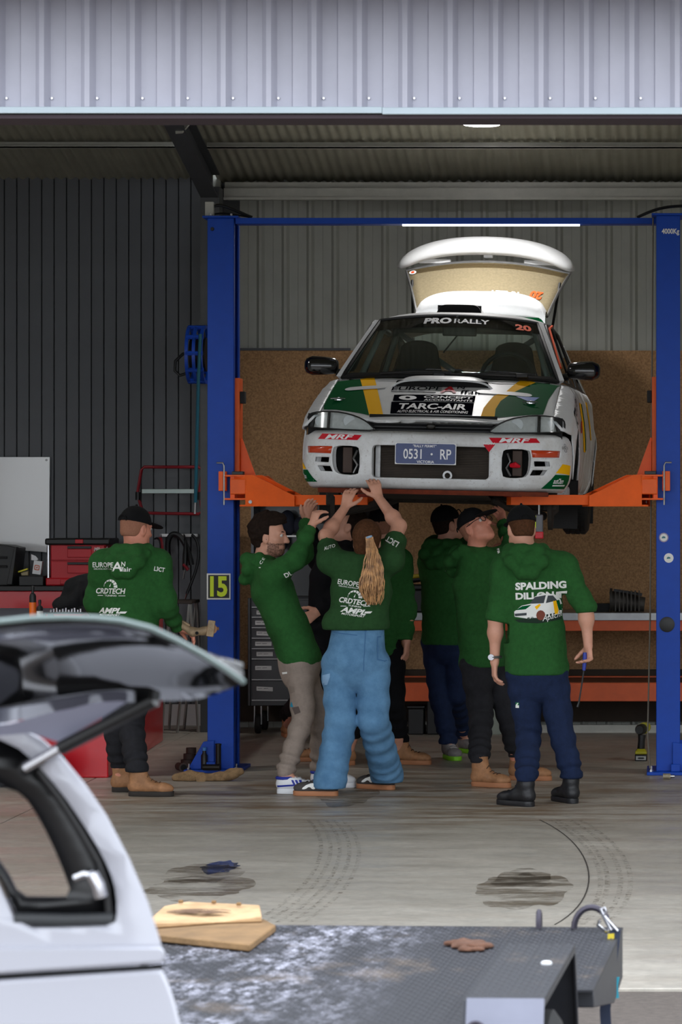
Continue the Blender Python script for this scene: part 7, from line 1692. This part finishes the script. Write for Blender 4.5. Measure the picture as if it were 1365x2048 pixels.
for k in range(46):
    a = rs_.uniform(0, 6.28); rr = math.sqrt(rs_.random()); p = PZ(938+48*rr*math.cos(a), 1893+9*rr*math.sin(a), ZD+.003); Bs.ell(p, np.eye(3), (rs_.uniform(.008, .018),)*2+(rs_.uniform(.006, .014),))
blob_obj('clods', Bs.mesh(lambda p: .003*vnoise(p, 160, 1), lambda p: ZD+.002-p[:, 2]), mat('red_dirt', (92, 62, 46), .95, 0, var=.3, vs=40, bump=.5, bs=100), dp)

# ================================================================== ute with canopy
UD = 5.0; UV = Vector((-.24, .97, 0)).normalized()*1.55
ut = thing('ute', 'white ute with a canopy whose side window is lifted open on a strut', 'ute', P(150, 2048, UD)-Vector((0, 0, P(150, 2048, UD).z)))
M_ute = mat('ute_white', (178, 179, 188), .3, 0, coat=.4); M_utegrey = mat('ute_panel_grey', (150, 152, 172), .35)
def UP_(px, py, dd=0.): return P(px, py, UD+dd)
edge = [(-900, 1405), (-300, 1425), (0, 1445), (46, 1457), (88, 1480), (126, 1514), (171, 1568), (213, 1629), (259, 1716), (297, 1804), (322, 1884)]
openg = smooth_poly([(-500, 1460), (-60, 1462), (30, 1486), (76, 1526), (126, 1583), (168, 1644), (206, 1705), (231, 1762), (238, 1815), (232, 1851), (150, 1854), (38, 1855), (0, 1768), (-80, 1600), (-420, 1560)], 1)
def k_(pts): return [((x-PX)*UD/FPX, EYE-(y-PY)*UD/FPX) for x, y in pts]
def sidef(dep, dz=0.):
    def f(x, z): return Vector((x, UD, z+dz))+UV*dep
    return f
outl = edge+[(324, 1897), (-900, 1905)]
mapped('canopy_side', panel2d(k_(outl), [k_(openg)], cell=.06), lambda x, z: Vector((x, UD+.012*math.sin(x*9)*0, z)), M_ute, ut, local=False, thick=.012, off=1)
# opening: rubber reveal
rim = MB(); ko = k_(openg); rim.rings([[Vector((x, UD+.005, z)) for x, z in ko], [Vector((x, UD+.02, z))*1 for x, z in ko]], caps=False); obj('window_reveal', rim, M_black, ut)
inn = smooth_poly([(-500, 1520), (-60, 1530), (0, 1575), (40, 1590), (76, 1644), (114, 1724), (141, 1800), (80, 1801), (27, 1800), (0, 1745), (-80, 1640), (-420, 1600)], 1)
mapped('window_frame', panel2d(ko, [k_(inn)], cell=0), lambda x, z: Vector((x, UD+.022, z)), mat('frame_rubber', (16, 16, 18), .35), ut, local=False, thick=.03, off=-1)
sl = MB(); sl.tube([Vector((x, UD+.004, z)) for x, z in k_([(76, 1540), (120, 1598), (160, 1660), (196, 1722), (214, 1775), (220, 1838)])], .007, 8); obj('frame_seal', sl, M_black, ut)
obj('frame_sill', MB().tube([UP_(30, 1838, -.004), UP_(130, 1840, -.004), UP_(228, 1838, -.004)], .010, 8), mat('sill_rubber', (52, 54, 56), .6), ut)
# far side, roof and rear face
far_hole = [(-800, 1560), (-60, 1545), (90, 1575), (170, 1700), (240, 1850), (262, 1962), (-800, 1962)]
mapped('canopy_far_side', panel2d(k_(edge+[(330, 1985), (-900, 1985)]), [k_(far_hole)], cell=0), sidef(1., -.055), M_ute, ut, local=False, thick=.012)
mapped('far_window', panel2d(k_(far_hole), cell=0), sidef(.995, -.055), glass('far_window_glass', (.93, .86, .82)), ut, local=False)  # pinkish tint puts a red reflection into the glass colour
ro = MB(); ee = k_(edge+[(324, 1897)]); ro.rings([[Vector((x, UD, z)) for x, z in ee], [Vector((x, UD, z))+UV*1.0-UP*.055 for x, z in ee]], closed=False); obj('canopy_skin', ro, M_ute, ut, smooth=True)
obj('canopy_base', MB().rings([[UP_(-900, 1897, -.02), UP_(324, 1893, -.02), UP_(331, 1907, -.025), UP_(328, 1926, -.02), UP_(-900, 1948+60, -.02)], [UP_(-900, 1897, .02), UP_(324, 1893, .02), UP_(331, 1907, .02), UP_(328, 1926, .02), UP_(-900, 1948+60, .02)]]), M_ute, ut, bevel=.005)
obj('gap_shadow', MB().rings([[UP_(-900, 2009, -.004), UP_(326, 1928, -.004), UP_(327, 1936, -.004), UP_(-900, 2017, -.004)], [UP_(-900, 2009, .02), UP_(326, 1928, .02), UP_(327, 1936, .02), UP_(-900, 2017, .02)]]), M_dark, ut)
tubo = [(-900, 2018), (327, 1937), (340, 1965), (352, 2000), (364, 2048), (372, 2110), (372, 2300), (330, 2420), (-900, 2420)]
tk = k_(tubo)
tub = MB(); tub.rings([[Vector((x, UD-.012, z)) for x, z in tk], [Vector((x-.01, UD+.03, z)) for x, z in tk]]); obj('tub_side', tub, M_ute, ut, bevel=.006)
tub = MB(); tub.rings([[Vector((x-.02, UD+.03, min(z, .93))) for x, z in tk], [Vector((x-.02, UD, min(z, .93)))+UV*1.02 for x, z in tk]]); obj('tub', tub, M_ute, ut)
for vx in (-700, 60):
    c_ = Vector(((vx-PX)*UD/FPX, UD+.1, .34)); wo_ = obj('wheel', MB().lathe([(.2, -.1), (.3, -.12), (.35, -.1), (.352, .1), (.3, .12), (.2, .1)], c_, 'y', 32), M_rubber, ut); obj('rim', MB().lathe([(.001, -.06), (.18, -.05), (.2, -.1)], c_, 'y', 24), M_steel, wo_)
    wo2 = obj('wheel', MB().lathe([(.2, -.1), (.3, -.12), (.35, -.1), (.352, .1), (.3, .12), (.2, .1)], c_+UV*.92, 'y', 32), M_rubber, ut)
# the lifted window: a bent tinted pane, its free edge towards the lens
Tt = [(-420, 1270, 4.50), (-200, 1256, 4.46), (0, 1243, 4.45), (65, 1236, 4.45), (130, 1234, 4.46), (190, 1236, 4.47), (240, 1241, 4.48), (300, 1256, 4.50), (350, 1279, 4.53), (400, 1306, 4.57), (445, 1334, 4.61), (487, 1364, 4.66)]
Bt = [(-420, 1470, 4.98), (-200, 1452, 4.98), (0, 1440, 4.98), (65, 1430, 4.97), (130, 1419, 4.96), (190, 1408, 4.95), (240, 1400, 4.93), (300, 1394, 4.90), (350, 1395, 4.86), (400, 1393, 4.81), (445, 1381, 4.75), (484, 1369, 4.68)]
gm = MB(); rows = []
for k in range(9):
    t = k/8; rows.append([P(*a).lerp(P(*b), t)+UP*.03*math.sin(math.pi*t) for a, b in zip(Tt, Bt)])
gm.rings(rows, closed=False)
M_dglass = mat('dark_tinted_glass', (14, 15, 17), .05, 0, spec=.4); M_ceram = mat('black_glass_border', (30, 30, 32), .25)
pane = obj('lifted_window', gm, M_dglass, ut, angle=180); so_ = pane.modifiers.new('solid', 'SOLIDIFY'); so_.thickness = .006; so_.offset = -1
bm_ = MB(); r1 = [P(*a)+UP*.0015 for a in Tt]; r2 = [P(*a).lerp(P(*b), .17)+UP*(.03*math.sin(math.pi*.17)+.0015) for a, b in zip(Tt, Bt)]; bm_.rings([r1, r2], closed=False); obj('glass_border', bm_, M_ceram, pane)
bm_ = MB(); r1 = [P(*Tt[i]).lerp(P(*Bt[i]), .78)+UP*.022 for i in range(12)]; r2 = [P(*b)+UP*.0015 for b in Bt]; bm_.rings([r1, r2], closed=False); obj('glass_border', bm_, M_ceram, pane)
ed = MB(); ed.tube([P(*a) for a in Tt], .0045, 6); obj('glass_edge', ed, mat('glass_edge_green', (110, 124, 122), .3), pane)
obj('pane_lower_panel', MB().rings([[UP_(-300, 1470, -.03), UP_(20, 1448, -.03), UP_(150, 1412, -.06), UP_(268, 1395, -.09)], [UP_(-300, 1500, -.012), UP_(60, 1466, -.012), UP_(116, 1484, -.012), UP_(205, 1436, -.06)]], closed=False), M_utegrey, pane)  # pale grey plate below the lower edge of the pane
obj('gas_strut', MB().tube([UP_(52, 1536, -.02), UP_(128, 1492, -.04)], .009, 10), M_chrome, pane); obj('gas_strut', MB().tube([UP_(122, 1496, -.04), UP_(310, 1400, -.10)], .0115, 10), M_black, pane)
obj('strut_pivot', MB().ball(UP_(52, 1536, -.012), .013, 10), M_black, pane)
obj('latch', MB().tube([UP_(152, 1756, -.004), UP_(172, 1748, -.012), UP_(184, 1750, -.02)], .007, 8).tube([UP_(184, 1748, -.02), UP_(196, 1770, -.02), UP_(202, 1794, -.018)], .011, 8), M_chrome, ut)
